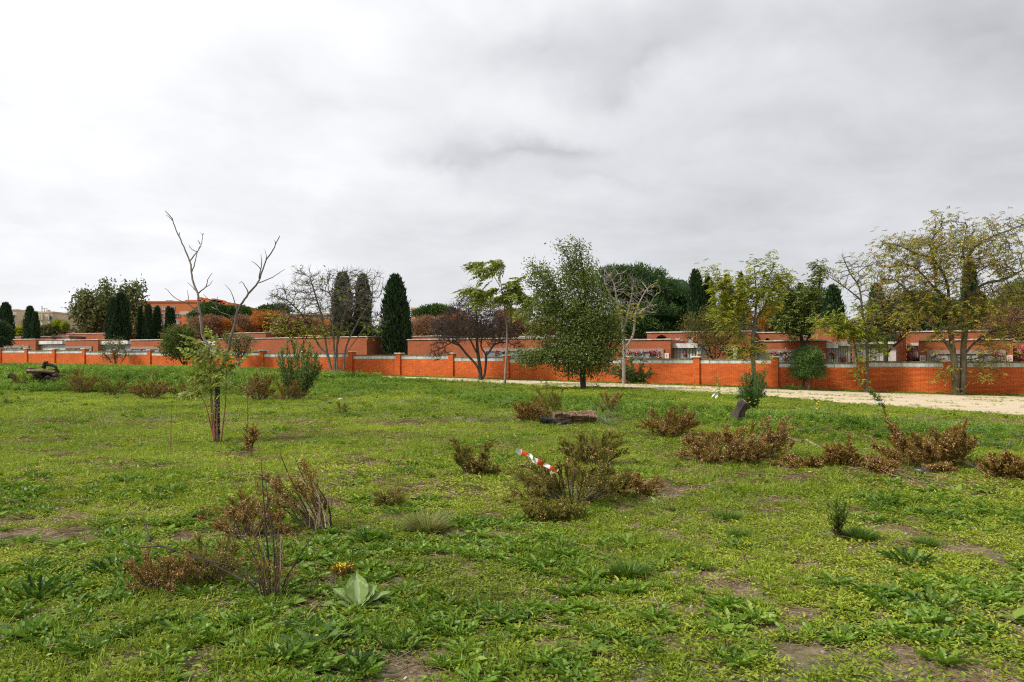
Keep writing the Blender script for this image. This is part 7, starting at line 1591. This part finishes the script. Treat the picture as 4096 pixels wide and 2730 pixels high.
    for i, (x, y, w, h, m, lb) in enumerate(((1362, 1601, 14, 5, M_WST, 'white flat stone beside the small open shrub'), (2030, 2243, 16, 8, M_WST, 'white shell shaped stone in the near grass'), (1275, 1573, 22, 4, M_BST, 'flat grey brown stone at the foot of the grassy bank'), (865, 1795, 5, 5, M_BST, 'little stone beside the dead tree trunk'),
            (1825, 1698, 10, 5, M_RST, 'reddish tile shard in the open grass left of the log'), (2502, 2078, 9, 7, M_TST, 'round tan stone below the taped shrub'), (470, 1751, 22, 4, M_BST, 'flat grey stone at the left in the grass'), (408, 2170, 22, 7, M_TST, 'flat tan stone on bare soil at the left'), (424, 2133, 10, 3, M_WST, 'small white flake above the flat tan stone'),
            (500, 2083, 16, 4, M_WST, 'white topped flake with a black underside at the left'), (310, 1815, 8, 7, M_BLK, 'forked charcoal bit on the left field'), (1318, 1617, 7, 5, M_BLK, 'charcoal lump left of the small open shrub'), (700, 1930, 14, 7, M_BLK, 'black charcoal lump in the left foreground weeds'), (1310, 1590, 9, 5, M_RST, 'rusty brown scrap behind the small open shrub'),
            (1600, 1612, 6, 3, M_TST, 'pale pebble at the middle distance'), (1773, 1655, 6, 5, M_BLK, 'tiny charcoal bit in the open middle grass'), (1480, 2342-0, 0, 0, None, ''), (1282, 2346, 16, 6, M_TST, 'pale dry leaf shaped chip beside the nearest stems'), (2134, 2445, 8, 6, M_RST, 'orange shard in the near grass'), (1765, 1925, 8, 4, M_RST, 'red shard between the weeds and the v shaped shrub'),
            (3812, 1690, 14, 4, M_BLK, 'flat black scrap beyond the densest shrub'), (3620, 1688, 12, 4, M_WST, 'pale flat stone behind the upright shrub tips'), (4070, 1600, 5, 3, M_TST, 'orange speck of litter on the sandy path'), (407, 1748-0, 5, 4, M_TST, 'pale pebble on the left field'), (3410, 1785, 14, 10, M_BLK, 'black charred lump behind the low olive shrub'))):
        if m is None: continue
        p = on_ground(x, y); S = p[1]/FPX; V, F = icosph(np.array([p[0], p[1], p[2]+h*S*.5]), w*S, w*S*.75, max(h*S, .01), 2); g = Geo(); g.add(V, F, .5); solo('stone' if m is not M_BLK else 'charcoal_lump', g, m, lb, 'stone' if m is not M_BLK else 'charcoal', p, smooth=True)
    # sticks on the ground
    for i, (l, rr, m, lb) in enumerate((([(595, 2050), (640, 2055), (665, 2058)], .010, BARK_C, 'short straight black stick on bare soil at the left'), ([(480, 1811), (510, 1818), (545, 1818)], .016, M_WOOD, 'curved brown stick left of the thin upright cane'), ([(550, 1812), (580, 1804)], .010, M_WOOD, 'little pale stick next to the curved brown one'),
            ([(30, 2022), (90, 2024), (145, 2020)], .010, BARK_C, 'long dark stick at the left edge soil'), ([(302, 1812), (312, 1822)], .02, M_GWOOD, 'stubby grey broken stick on the left grass'), ([(563, 2512), (600, 2490), (650, 2478), (695, 2478)], .006, BARK_D, 'thin dark bent twig in the near left weeds'), ([(2985, 2255), (2975, 2230), (2968, 2200)], .008, M_WOOD, 'forked reddish twig standing in the near right grass'),
            ([(2980, 2250), (3010, 2235), (3045, 2225)], .007, M_WOOD, 'side arm of twig pointing right in the near right grass'), ([(3140, 1765), (3170, 1775), (3210, 1780)], .05, M_WOOD, 'thick rotten stick behind the low flat brown shrub'), ([(3225, 1772), (3260, 1790), (3280, 1800)], .03, M_GWOOD, 'grey stick pointing to the low olive shrub'), ([(960, 1666), (1000, 1658), (1030, 1659)], .012, BARK_D, 'dark stick in the grass right of the dead tree'),
            ([(1350, 2340), (1270, 2325), (1200, 2345)], .005, BARK_D, 'thin brown runner stem leading to the orange flowered plant'), ([(90, 2200), (180, 2198), (270, 2188)], .006, M_WOOD, 'long thin curved twig on soil at the lower left'), ([(3480, 2485), (3600, 2510)], .005, M_GWOOD, 'pale straw lying in the near right weeds'), ([(2640, 2058), (2700, 2050), (2760, 2062)], .008, BARK_C, 'black twiggy debris in the grass right of the taped shrub'))):
        P = [on_ground(a, b) for a, b in l]; P = [q+np.array([0, 0, rr+.012]) for q in P]
        if i == 6: P = [P[0], at(2975, 2230, P[0][1]), at(2968, 2200, P[0][1])]
        if i == 7: P = [P[0], at(3010, 2238, P[0][1]), at(3045, 2225, P[0][1])]
        g = Geo(); pl = smooth_poly(P, .05); tube(g, pl, np.linspace(rr, rr*.6, len(pl)), 7); solo('stick', g, m, lb, 'stick', P[0], smooth=True)
    # thin canes and saplings
    sapling('thin upright reddish cane standing alone left of the dead tree', [(682, 1815), (683, 1740), (686, 1660), (687, 1600)], None, None, 0, 0, .009)
    r, p, pl = sapling('pale reddish sapling with bare side twigs right of the dead tree', [(992, 1740), (990, 1640), (988, 1600), (982, 1540), (975, 1490)], None, L_AIL, 40, .09, .014)
    for l in ([(985, 1560), (960, 1545), (940, 1540)], [(985, 1560), (1000, 1535), (995, 1510)], [(988, 1600), (1010, 1560), (1060, 1500)], [(975, 1500), (960, 1460), (985, 1420)]):
        g = Geo(); q = smooth_poly([at(a, b, p[1]) for a, b in l], .06); tube(g, q, np.linspace(.008, .004, len(q)), 4); part('side_twig', g, BARK_R, r)
    r, p, pl = sapling('little green sapling with a white ribbon tied to it before the path', [(2880, 1615), (2878, 1570), (2876, 1545), (2864, 1510)], None, L_AUT2, 70, .12, .014, wind=-.5)
    M_RIB = plain('white_ribbon', (.72, .74, .82), (.85, .86, .90), 10, .6, .1); g = Geo(); Y = p[1]
    for l in ([(2876, 1562), (2862, 1570), (2850, 1588)], [(2876, 1562), (2868, 1575), (2866, 1592)], [(2876, 1562), (2884, 1558)]):
        q = smooth_poly([at(a, b, Y-.02) for a, b in l], .05); V = []
        for i, c in enumerate(q): V += [c+np.array([.05, 0, .03]), c-np.array([.05, .03*math.sin(i), .03])]
        g = Geo(); g.add(V, [(2*i, 2*i+1, 2*i+3, 2*i+2) for i in range(len(q)-1)]); part('ribbon', g, M_RIB, r)
    r, p, pl = sapling('short windblown sapling tied with a white band at the right of the path edge', [(3546, 1682), (3538, 1640), (3526, 1600), (3515, 1568)], None, None, 0, 0, .014)
    k = 190; t = rng.random(k); c = np.array([at(3478+62*q+rng.normal()*5, 1556+75*q**1.1+rng.normal()*6, p[1]) for q in t]); g = Geo(); place(g, LEAF5, c, rdir(k)+np.array([-.8, 0, .2]), rdir(k), .09, .03, rng.random(k)); part('foliage', g, L_WIL, r, kind='stuff')
    k = 80; t = rng.random(k); c = np.array([at(3530+16*q+rng.normal()*5, 1610+70*q, p[1]) for q in t]); g = Geo(); place(g, LEAF5, c, rdir(k)+np.array([0, 0, .4]), rdir(k), .07, .02, rng.random(k)); part('foliage', g, L_HEATG, r, kind='stuff')
    g = Geo(); q = [at(3498, 1611, p[1]-.02), at(3515, 1608, p[1]-.05), at(3532, 1611, p[1]-.02)]; V = []
    for c in q: V += [c+np.array([0, 0, .025]), c-np.array([0, 0, .025])]
    g.add(V, [(0, 1, 3, 2), (2, 3, 5, 4)]); part('band', g, M_RIB, r)
    # willow shrubs, reeds
    def leafy_shrub(label, px, py, stems, nl, ll, lw, mat, seed, wind=(0, 0, .2), bark=BARK_D, rad=.012, name='willow_shrub', spread=.05):
        r = np.random.default_rng(seed); p = on_ground(px, py); Y = p[1]; root = thing(name, label, 'shrub', p); g = Geo(); gl = Geo(); tot = len(stems)
        for l in stems:
            dy = r.uniform(-.5, .5); pl = smooth_poly([p+np.array([r.normal()*.05, r.normal()*.05, -.02])]+[at(a, b, Y+dy) for a, b in l], .08); tube(g, pl, np.linspace(rad, rad*.35, len(pl)), 5)
            n = nl//tot; k = np.clip((len(pl)*r.uniform(.12, 1, n)).astype(int), 0, len(pl)-1); k2 = np.clip(k, 1, len(pl)-1); d0 = unit(pl[k2]-pl[k2-1]); dd = unit(d0*.9+r.normal(size=(n, 3))*.65+np.array(wind))
            tw = r.integers(0, 9, n); off = unit(r.normal(size=(n, 3)))*r.random((n, 1))*spread*3
            place(gl, LEAF5, pl[k]+off, dd, rdir(n, r)+np.array([0, 0, .5]), ll*r.uniform(.6, 1.2, n), lw, r.random(n))
        part('stems', g, bark, root, kind='stuff'); part('foliage', gl, mat, root, kind='stuff')
    leafy_shrub('green narrow leaved willow bush beside the leaning burnt stump', 3012, 1640, [[(3005+dx*.5, 1590), (3010+dx, yt)] for dx, yt in ((-50, 1560), (-40, 1520), (-25, 1500), (-10, 1500), (5, 1482), (20, 1500), (35, 1500), (50, 1490), (52, 1540), (-55, 1590), (45, 1580), (0, 1530), (20, 1550), (-30, 1560), (30, 1530), (-15, 1570))], 8000, .085, .015, leaf_mat('dark_willow_leaves', [(.03, .075, .014), (.075, .15, .028), (.18, .28, .08)], .25, .45), 31, (-.05, 0, .5))
    leafy_shrub('pale green willow like shrub on the left bank before the wall', 1190, 1600, [[(1190+dx*.75, 1520), (1190+dx*1.05, yt)] for dx, yt in ((-70, 1430), (-60, 1400), (-40, 1375), (-10, 1370), (20, 1385), (40, 1410), (70, 1440), (85, 1470), (60, 1500), (-50, 1480), (0, 1420), (30, 1450), (75, 1420), (50, 1380), (-25, 1440))], 5200, .15, .030, L_WIL, 32, (-.15, 0, .3), BARK_D, .02, spread=.07)
    leafy_shrub('thin dark stemmed twiggy shrub left of the pale willow like shrub', 1062, 1600, [[(1060+dx*.4, 1540), (1060+dx, yt)] for dx, yt in ((-20, 1470), (-5, 1455), (12, 1460), (25, 1480), (-28, 1500), (30, 1510))], 1300, .06, .014, L_HEATG, 33, (0, 0, .5), BARK_D, .012)
    leafy_shrub('clump of tall green reeds at the wall by the pale bare tree', 2560, 1535, [[(2560+dx*.7, 1500), (2560+dx, yt)] for dx, yt in ((-90, 1470), (-70, 1450), (-40, 1440), (-20, 1450), (5, 1445), (20, 1460), (38, 1480), (40, 1490), (-60, 1480), (-105, 1480), (-130, 1490), (0, 1480), (25, 1500), (-30, 1490))], 1500, .42, .045, L_REED, 34, (.1, 0, .2), BARK_G, .015, 'reed_clump', .04)
    leafy_shrub('low green growth at the foot of the two short pines', 3180, 1562, [[(3180+dx, yt)] for dx, yt in ((-30, 1540), (-10, 1545), (10, 1548), (30, 1548), (45, 1550), (-45, 1548))], 500, .09, .04, T_BRD, 35, (0, 0, .2), BARK_D, .01, 'low_bush')
dead_tree(); small_things()
